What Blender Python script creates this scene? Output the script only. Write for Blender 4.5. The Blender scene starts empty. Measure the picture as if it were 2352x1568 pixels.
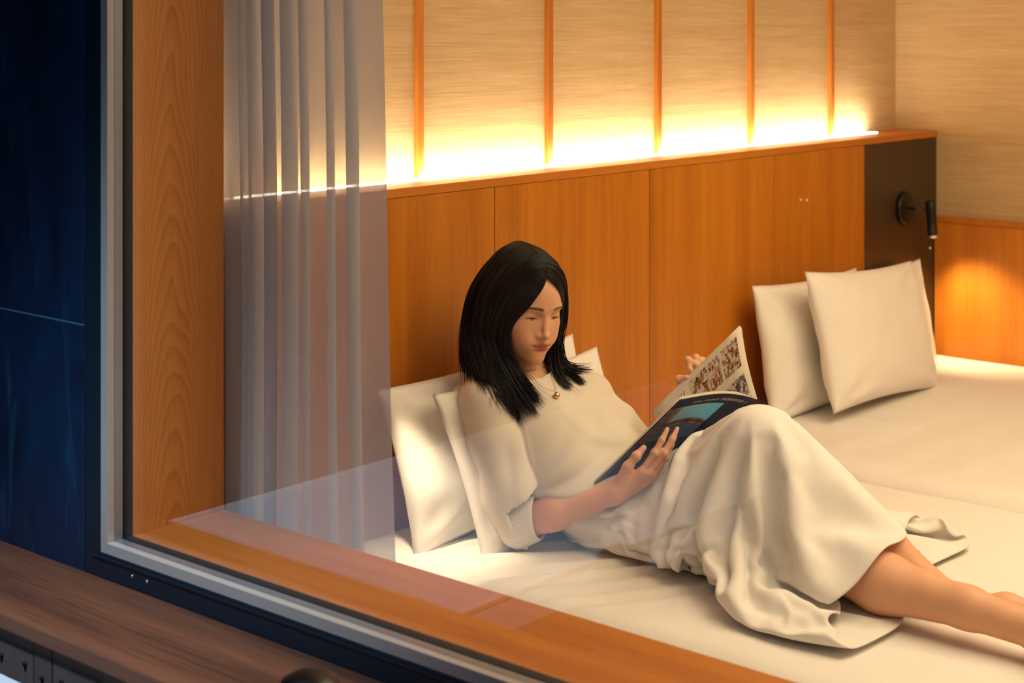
import bpy, bmesh, math, random
import numpy as np
from mathutils import Vector, Matrix, noise
random.seed(7); np.random.seed(7)
S = bpy.context.scene
COL = S.collection
PI = math.pi

# ------------------------------------------------------------------ camera
cam = bpy.data.cameras.new('camera'); camo = bpy.data.objects.new('camera', cam); COL.objects.link(camo)
camo.location = (-2.524, -2.546, 1.66)
camo.rotation_euler = (PI/2, 0, -math.radians(49.294))
cam.sensor_width = 36; cam.lens = 57.36; cam.shift_y = -0.3082
cam.clip_start = 0.05; cam.clip_end = 200
cam.dof.use_dof = True; cam.dof.focus_distance = 3.48; cam.dof.aperture_fstop = 4.5
S.camera = camo
# ------------------------------------------------------------------ world, lights, exposure
w = bpy.data.worlds.new('dusk'); S.world = w; w.use_nodes = True
nt = w.node_tree; bg = nt.nodes['Background']
tc = nt.nodes.new('ShaderNodeTexCoord'); sx = nt.nodes.new('ShaderNodeSeparateXYZ'); cr = nt.nodes.new('ShaderNodeValToRGB')
nt.links.new(tc.outputs['Generated'], sx.inputs[0]); nt.links.new(sx.outputs['Z'], cr.inputs[0]); nt.links.new(cr.outputs[0], bg.inputs[0])
cr.color_ramp.elements[0].position = 0.0; cr.color_ramp.elements[0].color = (0.42, 0.55, 0.80, 1)
cr.color_ramp.elements[1].position = 0.8; cr.color_ramp.elements[1].color = (0.16, 0.30, 0.62, 1)
bg.inputs[1].default_value = 0.30
WARM = (1.0, 0.70, 0.40)
def area_light(name, loc, rot, sx_, sy_, power, color):
    l = bpy.data.lights.new(name, 'AREA'); l.shape = 'RECTANGLE'; l.size = sx_; l.size_y = sy_; l.energy = power; l.color = color
    o = bpy.data.objects.new(name, l); COL.objects.link(o); o.location = loc; o.rotation_euler = rot; return o
def spot_light(name, loc, target, power, color, angle, blend=0.6, rad=0.02):
    l = bpy.data.lights.new(name, 'SPOT'); l.energy = power; l.color = color; l.spot_size = math.radians(angle); l.spot_blend = blend; l.shadow_soft_size = rad
    o = bpy.data.objects.new(name, l); COL.objects.link(o); o.location = loc
    o.rotation_euler = (Vector(target)-Vector(loc)).to_track_quat('-Z', 'Y').to_euler(); return o
area_light('ceiling_light', (0.75, -1.85, 2.45), (0, 0, 0), 2.2, 1.6, 58, (1.0, 0.77, 0.48))
spot_light('reading_light_left', (-0.13, -0.16, 1.02), (-0.045, -0.19, 0.55), 12.0, (1.0, 0.80, 0.52), 50, 0.8, 0.015)
spot_light('reading_light_right', (2.475, -0.086, 0.945), (2.65, -0.22, 0.48), 15.0, (1.0, 0.74, 0.38), 96, 1.0, 0.03)
spot_light('added_terrace_spot', (-2.0, -0.4, 3.1), (-1.30, -0.12, 0.6), 270, (0.62, 0.80, 1.0), 46, 0.9, 0.12)  # added unseen spot, brightens the walkway for its reflection in the glass
S.view_settings.view_transform = 'Standard'; S.view_settings.look = 'None'; S.view_settings.gamma = 1.0
S.view_settings.use_curve_mapping = False
S.view_settings.exposure = 0.08

# ------------------------------------------------------------------ materials
def lin(h):
    h = h.lstrip('#'); c = [int(h[i:i+2], 16)/255 for i in (0, 2, 4)]
    return tuple((x/12.92 if x <= 0.04045 else ((x+0.055)/1.055)**2.4) for x in c) + (1,)
def M(name, col=(0.8, 0.8, 0.8, 1), rough=0.6, metal=0.0, spec=0.5):
    m = bpy.data.materials.new(name); m.use_nodes = True; b = m.node_tree.nodes['Principled BSDF']
    b.inputs['Base Color'].default_value = col; b.inputs['Roughness'].default_value = rough
    b.inputs['Metallic'].default_value = metal; b.inputs['Specular IOR Level'].default_value = spec
    return m
def N(m, t, **k):
    n = m.node_tree.nodes.new(t)
    for a, v in k.items(): setattr(n, a, v)
    return n
def L(m, a, b): m.node_tree.links.new(a, b)
def B(m): return m.node_tree.nodes['Principled BSDF']
def mapped(m, scale, rot=(0, 0, 0), coord='Object'):
    t = N(m, 'ShaderNodeTexCoord'); p = N(m, 'ShaderNodeMapping'); p.inputs['Scale'].default_value = scale; p.inputs['Rotation'].default_value = rot
    L(m, t.outputs[coord], p.inputs[0]); return p.outputs[0]
def ntex(m, vec, scale, detail=3, rough=0.5, dist=0.0):
    n = N(m, 'ShaderNodeTexNoise'); n.inputs['Scale'].default_value = scale; n.inputs['Detail'].default_value = detail
    n.inputs['Roughness'].default_value = rough; n.inputs['Distortion'].default_value = dist; L(m, vec, n.inputs['Vector']); return n.outputs[0]
def ramp(m, fac, stops):
    r = N(m, 'ShaderNodeValToRGB'); e = r.color_ramp.elements
    while len(e) < len(stops): e.new(0.5)
    for i, (p, c) in enumerate(stops): e[i].position = p; e[i].color = c if len(c) == 4 else tuple(c)+(1,)
    L(m, fac, r.inputs[0]); return r.outputs[0]
def mixc(m, fac, a, b, mode='MIX'):
    n = N(m, 'ShaderNodeMix', data_type='RGBA', blend_type=mode)
    for s, v in ((n.inputs[0], fac), (n.inputs[6], a), (n.inputs[7], b)):
        if isinstance(v, (int, float)): s.default_value = v
        elif isinstance(v, tuple): s.default_value = v
        else: L(m, v, s)
    return n.outputs[2]
def bump(m, h, dist=0.001, strength=0.5):
    b = N(m, 'ShaderNodeBump'); b.inputs['Distance'].default_value = dist; b.inputs['Strength'].default_value = strength
    L(m, h, b.inputs['Height']); L(m, b.outputs[0], B(m).inputs['Normal'])
def wood(name, dark, mid, light, axis, rough=0.42, rings=None, scale=1.0):
    """grain runs along axis (0 x, 1 y, 2 z); rings adds cathedral figure"""
    m = M(name, rough=rough)
    fine = [38.0*scale]*3; fine[axis] = 1.3*scale
    broad = [6.0*scale]*3; broad[axis] = 0.35*scale
    oi = N(m, 'ShaderNodeObjectInfo')
    def off(v):
        a = N(m, 'ShaderNodeVectorMath', operation='ADD'); L(m, v, a.inputs[0])
        mul = N(m, 'ShaderNodeVectorMath', operation='SCALE'); mul.inputs[0].default_value = (13.7, 9.1, 5.3); L(m, oi.outputs['Random'], mul.inputs['Scale'])
        L(m, mul.outputs[0], a.inputs[1]); return a.outputs[0]
    f = ntex(m, off(mapped(m, fine)), 4.0, 5, 0.6)
    g = ntex(m, off(mapped(m, broad)), 2.2, 3, 0.5)
    c1 = ramp(m, f, [(0.30, dark), (0.52, mid), (0.74, light)])
    c2 = ramp(m, g, [(0.30, dark), (0.5, mid), (0.70, light)])
    c = mixc(m, 0.6, c1, c2)
    if rings is not None:
        # cathedral figure: growth rings cut as stacked arches round the line x = rings
        tcn = N(m, 'ShaderNodeTexCoord'); sp = N(m, 'ShaderNodeSeparateXYZ'); L(m, tcn.outputs['Object'], sp.inputs[0])
        wob = ntex(m, mapped(m, (5, 5, 1.6)), 1.0, 3, 0.5)
        dx = N(m, 'ShaderNodeMath', operation='ADD'); L(m, sp.outputs[0], dx.inputs[0]); dx.inputs[1].default_value = -rings
        wv0 = N(m, 'ShaderNodeMath', operation='MULTIPLY_ADD'); L(m, wob, wv0.inputs[0]); wv0.inputs[1].default_value = 0.07; L(m, dx.outputs[0], wv0.inputs[2])
        sq = N(m, 'ShaderNodeMath', operation='MULTIPLY'); L(m, wv0.outputs[0], sq.inputs[0]); L(m, wv0.outputs[0], sq.inputs[1])
        hh = N(m, 'ShaderNodeMath', operation='MULTIPLY_ADD'); L(m, sq.outputs[0], hh.inputs[0]); hh.inputs[1].default_value = 75.0; L(m, sp.outputs[2], hh.inputs[2])
        h2 = N(m, 'ShaderNodeMath', operation='MULTIPLY_ADD'); L(m, wob, h2.inputs[0]); h2.inputs[1].default_value = 0.50; L(m, hh.outputs[0], h2.inputs[2])
        fr = N(m, 'ShaderNodeMath', operation='MULTIPLY'); L(m, h2.outputs[0], fr.inputs[0]); fr.inputs[1].default_value = 15.0
        fc = N(m, 'ShaderNodeMath', operation='FRACT'); L(m, fr.outputs[0], fc.inputs[0])
        c = mixc(m, 0.40, c, ramp(m, fc.outputs[0], [(0.0, light), (0.55, mid), (0.9, dark), (1.0, light)]))
    L(m, c, B(m).inputs['Base Color']); bump(m, f, 0.0006, 0.35)
    return m
def wallpaper_mat(name):
    m = M(name, rough=0.85, spec=0.2)
    t = N(m, 'ShaderNodeTexCoord')
    p = N(m, 'ShaderNodeMapping'); p.inputs['Scale'].default_value = (3.0, 3.0, 110.0); L(m, t.outputs['Object'], p.inputs[0])
    q = N(m, 'ShaderNodeMapping'); q.inputs['Scale'].default_value = (1.1, 1.1, 26.0); L(m, t.outputs['Object'], q.inputs[0])
    a = ntex(m, p.outputs[0], 2.0, 4, 0.6); b = ntex(m, q.outputs[0], 2.0, 3, 0.55)
    c = mixc(m, 0.5, ramp(m, a, [(0.3, (0.45, 0.29, 0.135)), (0.5, (0.55, 0.37, 0.18)), (0.72, (0.68, 0.49, 0.27))]), ramp(m, b, [(0.3, (0.48, 0.315, 0.15)), (0.7, (0.62, 0.43, 0.23))]))
    L(m, c, B(m).inputs['Base Color']); bump(m, a, 0.001, 0.5)
    return m
def linen(name, col, stripe=None, rough=0.9):
    m = M(name, col, rough, spec=0.15)
    B(m).inputs['Sheen Weight'].default_value = 0.15
    v = mapped(m, (1, 1, 1)); a = ntex(m, v, 14, 4, 0.55)
    L(m, mixc(m, 0.35, col, ramp(m, a, [(0.3, tuple(x*0.93 for x in col[:3])), (0.7, tuple(min(1, x*1.03) for x in col[:3]))])), B(m).inputs['Base Color'])
    fine = ntex(m, v, 900, 2, 0.5)
    if stripe:
        wv = N(m, 'ShaderNodeTexWave', wave_type='BANDS', bands_direction='DIAGONAL' if stripe == 'D' else stripe, wave_profile='SIN')
        wv.inputs['Scale'].default_value = 24.0; wv.inputs['Distortion'].default_value = 0.6; wv.inputs['Detail Scale'].default_value = 0.4; L(m, v, wv.inputs[0])
        ad = N(m, 'ShaderNodeMath', operation='ADD'); L(m, wv.outputs[1], ad.inputs[0]); L(m, fine, ad.inputs[1]); bump(m, ad.outputs[0], 0.0009, 0.28)
    else: bump(m, fine, 0.0006, 0.3)
    return m

m_wallp = wallpaper_mat('grasscloth_wallpaper')
m_hb = wood('headboard_wood', (0.34, 0.098, 0.004), (0.49, 0.158, 0.006), (0.60, 0.22, 0.011), 2, 0.40)
m_shelf = wood('shelf_wood', (0.40, 0.11, 0.008), (0.52, 0.165, 0.014), (0.60, 0.21, 0.022), 0, 0.4)
m_batten = wood('batten_wood', (0.34, 0.085, 0.006), (0.52, 0.16, 0.014), (0.62, 0.22, 0.03), 2, 0.45)
m_wains = wood('wainscot_wood', (0.42, 0.115, 0.008), (0.56, 0.18, 0.014), (0.68, 0.24, 0.025), 2, 0.42)
m_jamb = wood('jamb_wood', (0.34, 0.115, 0.020), (0.56, 0.21, 0.040), (0.68, 0.29, 0.065), 2, 0.5, rings=0.125)
m_sillw = wood('inner_sill_wood', (0.36, 0.10, 0.010), (0.50, 0.165, 0.018), (0.60, 0.22, 0.03), 1, 0.42)
m_outw = wood('outer_sill_wood', (0.035, 0.010, 0.005), (0.15, 0.052, 0.022), (0.24, 0.09, 0.040), 1, 0.6)
m_plank = wood('weathered_plank_wood', (0.10, 0.075, 0.072), (0.15, 0.11, 0.10), (0.20, 0.15, 0.135), 2, 0.7)
m_white = M('plain_white_paint', (0.80, 0.74, 0.64, 1), 0.8)
m_floor = wood('floor_wood', (0.16, 0.07, 0.03), (0.26, 0.12, 0.05), (0.34, 0.17, 0.08), 1, 0.45)
m_niche = M('dark_brown_panel', (0.045, 0.024, 0.010, 1), 0.35)
m_black = M('black_metal', (0.006, 0.005, 0.004, 1), 0.38, 0.0, 0.4)
m_gasket = M('black_gasket', (0.004, 0.004, 0.005, 1), 0.7)
m_alu = M('grey_aluminium', (0.34, 0.36, 0.38, 1), 0.35, 0.6)
m_alu2 = M('pale_aluminium', (0.55, 0.50, 0.44, 1), 0.45, 0.2)
m_frame = M('dark_blue_frame_paint', (0.006, 0.018, 0.034, 1), 0.45)
m_bright = M('bright_steel', (0.7, 0.7, 0.68, 1), 0.25, 0.9)
def facade_mat():
    m = M('dark_blue_facade', (0.004, 0.02, 0.06, 1), 0.5)
    a = ntex(m, mapped(m, (1, 2.0, 1.1)), 2.0, 4, 0.6, 1.2)
    b = ntex(m, mapped(m, (3, 9.0, 2.0), (0.55, 0, 0)), 1.2, 3, 0.6, 1.5)
    c = ramp(m, a, [(0.3, (0.0012, 0.008, 0.026)), (0.55, (0.0025, 0.020, 0.062)), (0.75, (0.004, 0.032, 0.085))])
    L(m, mixc(m, ramp(m, b, [(0.56, (0, 0, 0)), (0.74, (0.6, 0.6, 0.6))]), c, (0.012, 0.07, 0.13, 1)), B(m).inputs['Base Color'])
    return m
m_facade = facade_mat()
def emit(name, col, st):
    m = bpy.data.materials.new(name); m.use_nodes = True; t = m.node_tree; t.nodes.remove(t.nodes['Principled BSDF'])
    e = t.nodes.new('ShaderNodeEmission'); e.inputs[0].default_value = col; e.inputs[1].default_value = st
    t.links.new(e.outputs[0], t.nodes['Material Output'].inputs[0]); return m
m_led = emit('led_strip_glow', (1.0, 0.88, 0.68, 1), 52.0)
m_lens = emit('lamp_lens_glow', (1.0, 0.82, 0.55, 1), 6.0)
def glass_mat():
    m = bpy.data.materials.new('window_glass'); m.use_nodes = True; t = m.node_tree; t.nodes.remove(t.nodes['Principled BSDF'])
    tr = t.nodes.new('ShaderNodeBsdfTransparent'); tr.inputs[0].default_value = (0.97, 0.98, 0.98, 1)
    gl = t.nodes.new('ShaderNodeBsdfGlossy'); gl.inputs['Roughness'].default_value = 0.0; gl.inputs[0].default_value = (0.95, 0.97, 1, 1)
    fr = t.nodes.new('ShaderNodeFresnel'); fr.inputs[0].default_value = 1.5
    ge = t.nodes.new('ShaderNodeNewGeometry'); mi = t.nodes.new('ShaderNodeMapRange'); mi.inputs[3].default_value = 1.5; mi.inputs[4].default_value = 1/1.5
    t.links.new(ge.outputs['Backfacing'], mi.inputs[0]); t.links.new(mi.outputs[0], fr.inputs[0])
    mx = t.nodes.new('ShaderNodeMixShader')
    t.links.new(fr.outputs[0], mx.inputs[0]); t.links.new(tr.outputs[0], mx.inputs[1]); t.links.new(gl.outputs[0], mx.inputs[2])
    t.links.new(mx.outputs[0], t.nodes['Material Output'].inputs[0]); return m
m_glass = glass_mat()
def sheer_mat():
    m = bpy.data.materials.new('sheer_curtain'); m.use_nodes = True; t = m.node_tree; t.nodes.remove(t.nodes['Principled BSDF'])
    tr = t.nodes.new('ShaderNodeBsdfTransparent'); tr.inputs[0].default_value = (1, 1, 1, 1)
    df = t.nodes.new('ShaderNodeBsdfDiffuse'); df.inputs[0].default_value = (0.78, 0.78, 0.80, 1)
    tl = t.nodes.new('ShaderNodeBsdfTranslucent'); tl.inputs[0].default_value = (0.46, 0.44, 0.44, 1)
    a = t.nodes.new('ShaderNodeMixShader'); a.inputs[0].default_value = 0.34
    b = t.nodes.new('ShaderNodeMixShader'); lw = t.nodes.new('ShaderNodeLayerWeight'); lw.inputs[0].default_value = 0.5
    mr = t.nodes.new('ShaderNodeMapRange'); mr.inputs[3].default_value = 0.74; mr.inputs[4].default_value = 0.985
    t.links.new(lw.outputs['Facing'], mr.inputs[0]); t.links.new(mr.outputs[0], b.inputs[0])
    t.links.new(df.outputs[0], a.inputs[1]); t.links.new(tl.outputs[0], a.inputs[2])
    t.links.new(tr.outputs[0], b.inputs[1]); t.links.new(a.outputs[0], b.inputs[2])
    t.links.new(b.outputs[0], t.nodes['Material Output'].inputs[0]); return m
m_sheer = sheer_mat()
BED = (0.86, 0.82, 0.76, 1)
m_sheet = linen('striped_white_sheet', BED, 'Y'); m_pillow = linen('white_pillowcase', (0.87, 0.83, 0.77, 1))
m_base = M('bed_base_fabric', (0.25, 0.2, 0.15, 1), 0.9)

# ------------------------------------------------------------------ builders
def link(name, me, mat=None, parent=None, smooth=False, loc=None):
    o = bpy.data.objects.new(name, me); COL.objects.link(o)
    if mat is not None: me.materials.append(mat)
    if smooth:
        for p in me.polygons: p.use_smooth = True
    if parent is not None:
        o.parent = parent
        if loc is None: me.transform(Matrix.Translation(-world_loc(parent)))
        else: o.location = loc
    elif loc is not None: o.location = loc
    return o
def world_loc(o):
    v = Vector(o.location)
    while o.parent: o = o.parent; v = v + Vector(o.location)
    return v
def tag(o, label, cat, group=None):
    o['label'] = label; o['category'] = cat
    if group: o['group'] = group
    return o
def thing(name, label, cat, loc=(0, 0, 0), group=None):
    o = bpy.data.objects.new(name, None); COL.objects.link(o); o.location = loc; o.empty_display_size = 0.05
    return tag(o, label, cat, group)
def struct(o): o['kind'] = 'structure'; return o
def boxes(name, lst, bev=0.0, seg=2):
    bm = bmesh.new()
    for x0, x1, y0, y1, z0, z1 in lst:
        r = bmesh.ops.create_cube(bm, size=1.0)
        for v in r['verts']: v.co = Vector(((x0+x1)/2+v.co.x*(x1-x0), (y0+y1)/2+v.co.y*(y1-y0), (z0+z1)/2+v.co.z*(z1-z0)))
    if bev: bmesh.ops.bevel(bm, geom=bm.edges[:], offset=bev, segments=seg, affect='EDGES', profile=0.6)
    me = bpy.data.meshes.new(name); bm.to_mesh(me); bm.free(); return me
def box(name, b, mat, parent=None, bev=0.0): return link(name, boxes(name, [b], bev), mat, parent)
def lathe(name, prof, n=32, axis=(0, 0, 1), loc=(0, 0, 0)):
    """prof: (radius, height) pairs, capped where radius is 0"""
    q = Vector((0, 0, 1)).rotation_difference(Vector(axis)); bm = bmesh.new(); rings = []
    for r, h in prof:
        if r < 1e-6: rings.append([bm.verts.new(q @ Vector((0, 0, h))+Vector(loc))])
        else: rings.append([bm.verts.new(q @ Vector((r*math.cos(2*PI*i/n), r*math.sin(2*PI*i/n), h))+Vector(loc)) for i in range(n)])
    for a, b in zip(rings, rings[1:]):
        for i in range(n):
            j = (i+1) % n
            if len(a) == 1 and len(b) > 1: bm.faces.new((a[0], b[j], b[i]))
            elif len(b) == 1 and len(a) > 1: bm.faces.new((a[i], a[j], b[0]))
            elif len(a) > 1: bm.faces.new((a[i], a[j], b[j], b[i]))
    bmesh.ops.recalc_face_normals(bm, faces=bm.faces[:])
    me = bpy.data.meshes.new(name); bm.to_mesh(me); bm.free(); return me
def mesh(name, v, f):
    me = bpy.data.meshes.new(name); me.from_pydata([tuple(map(float, p)) for p in v], [], [tuple(map(int, q)) for q in f]); me.update(); return me
def grid_faces(nu, nv, wrap=False):
    f = []
    for i in range(nu-1):
        for j in range(nv if wrap else nv-1):
            k = (j+1) % nv; f.append((i*nv+j, i*nv+k, (i+1)*nv+k, (i+1)*nv+j))
    return f
def tube(name, pts, rad, n=10, taper=None):
    pts = [Vector(p) for p in pts]; v = []; up = Vector((0.13, 0.2, 0.97))
    for i, p in enumerate(pts):
        t = (pts[min(i+1, len(pts)-1)]-pts[max(i-1, 0)]).normalized(); a = t.cross(up).normalized(); b = t.cross(a)
        r = rad if taper is None else rad*taper[i]
        for k in range(n): v.append(p+a*(r*math.cos(2*PI*k/n))+b*(r*math.sin(2*PI*k/n)))
    f = grid_faces(len(pts), n, True); f.append(tuple(range(n))[::-1]); f.append(tuple(range((len(pts)-1)*n, len(pts)*n)))
    return mesh(name, v, f)

# ------------------------------------------------------------------ room shell
RX, RY, CZ = 2.67, -3.6, 2.5        # right wall, foot end, ceiling
WX = -0.487                          # inner face of the window wall
J, SZ, HZ, J2 = -0.055, 0.72, 2.32, -2.75   # window opening: jamb, sill, head, far jamb
floor = struct(box('floor', (-0.70, RX+0.1, RY, 0.26, -0.05, 0.0), m_floor))
ceiling = struct(box('ceiling', (-0.70, RX+0.1, RY, 0.26, CZ, CZ+0.06), m_white))
wall_back = struct(box('wall_back', (-0.70, RX+0.1, 0.155, 0.26, 0, CZ), m_wallp))
for k in range(6):
    x = -0.216+0.4855*k
    o = box('batten', (x-0.010, x+0.010, 0.1415, 0.156, 1.299, CZ-0.01), m_batten, wall_back, 0.0012)
wall_right = struct(box('wall_right', (RX, RX+0.1, RY, 0.155, 0, CZ), m_wallp))
ys = [0.0, -0.60, -1.20, -1.80, -2.40, -3.0, -3.6]
for a, b in zip(ys, ys[1:]):
    box('wainscot_panel', (RX-0.018, RX+0.002, b+0.0008, a-0.0008, 0.0, 0.992), m_wains, wall_right, 0.0006)
box('wainscot_cap', (RX-0.024, RX+0.002, RY, -0.001, 0.992, 1.010), m_shelf, wall_right, 0.002)
wall_front = struct(box('wall_front', (-0.70, RX+0.1, RY-0.1, RY, 0, CZ), m_white))
wall_left = struct(link('wall_left', boxes('wall_left', [(-0.70, WX, J+0.022, 0.26, 0, CZ), (-0.70, WX, RY, J2, 0, CZ),
        (-0.70, WX, J2, J+0.022, 0, SZ-0.022), (-0.70, WX, J2, J+0.022, HZ, CZ)]), m_white))
for z0, z1 in ((-0.02, 0.652), (0.652, 1.106), (1.110, 2.05), (2.054, 3.0)):
    box('facade_panel', (-0.757, -0.702, 0.014, 1.4, z0, z1), m_facade, wall_left, 0.0015)
box('joint_highlight_strip', (-0.7565, -0.71, 0.016, 1.4, 1.1062, 1.1098), M('painted_joint_highlight', (0.05, 0.16, 0.22, 1), 0.4), wall_left)  # pale strip filling the gap, painted in as the joint's highlight
box('facade_panel', (-0.757, -0.702, J2-1.2, J2-0.09, -0.02, 3.0), m_facade, wall_left, 0.0015)
box('facade_panel', (-0.757, -0.702, J2-0.09, 0.014, HZ+0.09, 3.0), m_facade, wall_left, 0.0015)
# vertical planks of the weathered cladding below the outer sill, each with its dark screws
yy = 0.62; k = 0
plank_screw = lathe('screw', [(0, 0.003), (0.0035, 0.0025), (0.0048, 0.0), (0.0048, -0.004)], 12, (-1, 0, 0))
plank_screw.materials.append(m_gasket)
rp = random.Random(3)
while yy > -2.9:
    wd = (0.055, 0.145, 0.060, 0.120)[k % 4]
    p = box('plank', (-0.966+rp.uniform(-0.002, 0.002), -0.946, yy-wd+0.002, yy-0.002, -0.02, 0.628), m_plank, wall_left, 0.0015)
    for q in ((0.5,) if wd < 0.1 else (0.2, 0.8)):
        s = bpy.data.objects.new('screw', plank_screw); COL.objects.link(s); s.parent = p; s.location = Vector((-0.9665, yy-wd*q, 0.575+rp.uniform(-0.008, 0.008)))
    yy -= wd; k += 1
box('cladding_backing', (-0.948, -0.757, J2-0.2, 0.62, -0.02, 0.62), m_gasket, wall_left)
# ---- window 1
window = bpy.data.objects.new('window_1', None); COL.objects.link(window); struct(window); window.location = (-0.70, J, SZ)
def trapz(name, prof, mat, parent, bev=0.0):
    """frame member running round the opening: prof = (x0,x1,inset0,inset1)  inset positive = outside the jamb"""
    x0, x1, a, b = prof; y1, y0, zb, zt = J, J2, SZ, HZ
    l = [(x0, x1, y1+a, y1+b, zb-b, zt+b), (x0, x1, y0-b, y0-a, zb-b, zt+b), (x0, x1, y0-a, y1+a, zb-b, zb-a), (x0, x1, y0-a, y1+a, zt+a, zt+b)]
    return link(name, boxes(name, l, bev), mat, parent)
trapz('jamb_lining', (-0.700, WX, 0.0, 0.0215), m_jamb, window, 0.0)
trapz('gasket', (-0.7225, -0.700, 0.0, 0.02), m_gasket, window)
trapz('glazing_bead', (-0.741, -0.7225, 0.0, 0.02), m_alu, window, 0.001)
trapz('glazing_trim', (-0.7565, -0.741, 0.0, 0.02), m_alu2, window, 0.0012)
trapz('outer_frame', (-0.7572, -0.700, 0.0202, 0.066), m_frame, window, 0.0015)
box('frame_ridge', (-0.7605, -0.757, J2, J+0.042, SZ-0.030, SZ-0.0255), m_frame, window, 0.001)
for q in (-0.131, -0.174):
    link('weep_screw', lathe('weep_screw', [(0, 0.002), (0.0028, 0.0015), (0.0036, 0.0), (0.0036, -0.003)], 14, (-1, 0, 0), (-0.7575, q, 0.677)), m_bright, window, True)
box('glass_pane', (-0.7218, -0.7168, J2, J, SZ, HZ), m_glass, window)
box('inner_sill', (-0.6995, WX-0.004, J2, J-0.0005, SZ-0.02, SZ+0.0006), m_sillw, window, 0.0015)
trim = struct(box('trim_1', (-0.978, -0.757, J2-0.2, 0.62, 0.628, 0.655), m_outw, None, 0.003))

# ------------------------------------------------------------------ headboard
hb = thing('headboard', 'orange-brown panelled wood headboard with lit shelf along the whole back wall', 'headboard', (1.1, 0, 0))
jx = [-0.487, -0.25, 0.373, 0.996, 1.619, 2.162]
for a, b in zip(jx, jx[1:]):
    box('panel', (a+0.0012, b-0.0012, 0.0, 0.022, 0.02, 1.2785), m_hb, hb, 0.0008)
box('backing', (WX+0.001, RX-0.001, 0.022, 0.085, 0.0, 1.276), m_gasket, hb)
nz = box('niche_panel', (2.163, RX-0.001, 0.001, 0.022, 0.02, 1.2785), m_niche, hb, 0.0005); nz['label'] = 'dark brown end panel behind the lamp'
box('shelf', (WX+0.001, RX-0.001, -0.002, 0.100, 1.2795, 1.300), m_shelf, hb, 0.0015)
led = box('light_strip', (WX+0.02, 2.44, 0.102, 0.124, 1.284, 1.3022), m_led, hb); led['label'] = 'glowing warm light strip behind the shelf edge'
box('slot_floor', (WX+0.001, RX-0.001, 0.100, 0.155, 1.268, 1.280), m_white, hb)
box('slot_blank', (2.445, RX-0.001, 0.101, 0.154, 1.2805, 1.2995), m_shelf, hb)
dot = lathe('button', [(0, 0.003), (0.003, 0.0025), (0.004, 0.0), (0.004, -0.002)], 16, (0, -1, 0)); dot.materials.append(M('white_button', (0.9, 0.88, 0.82, 1), 0.4))
for x, z in ((1.767, 1.136), (1.805, 1.132), (2.62, 0.903)):
    s = bpy.data.objects.new('button', dot); COL.objects.link(s); s.parent = hb; s.location = Vector((x, 0.0, z))-world_loc(hb)
def reading_lamp(x, z, label, lit):
    t = thing('reading_lamp', label, 'lamp', (x, 0, z), 'wall reading lamps of the headboard')
    link('wall_plate', lathe('wall_plate', [(0, 0.016), (0.048, 0.016), (0.054, 0.013), (0.055, 0.0), (0.0, 0.0)], 40, (0, -1, 0)), m_black, t, True, (0, 0.0005, 0))
    link('arm', tube('arm', [(0, -0.012, 0), (0.01, -0.04, 0.0), (0.03, -0.078, 0.0)], 0.0045), m_black, t, True, (0, 0, 0))
    ax = Vector((0.11, -0.02, -1)).normalized(); c = Vector((0.032, -0.080, 0.026))
    link('lamp_head', lathe('lamp_head', [(0, -0.001), (0.014, 0), (0.0165, 0.003), (0.0165, 0.115), (0.0, 0.115)], 32, ax, c), m_black, t, True, (0, 0, 0))
    r = link('lamp_rim', lathe('lamp_rim', [(0.0168, 0.112), (0.0168, 0.121), (0.0125, 0.121), (0.0125, 0.117)], 32, ax, c), m_bright, t, True, (0, 0, 0)); r['label'] = 'bright metal rim'
    link('lens', lathe('lens', [(0, 0.1185), (0.0125, 0.1185), (0.0125, 0.1165)], 24, ax, c), m_lens, t, True, (0, 0, 0))
    return t
reading_lamp(2.428, 1.055, 'small black cylinder reading lamp on dark end panel above the far pillows', True)

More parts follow.
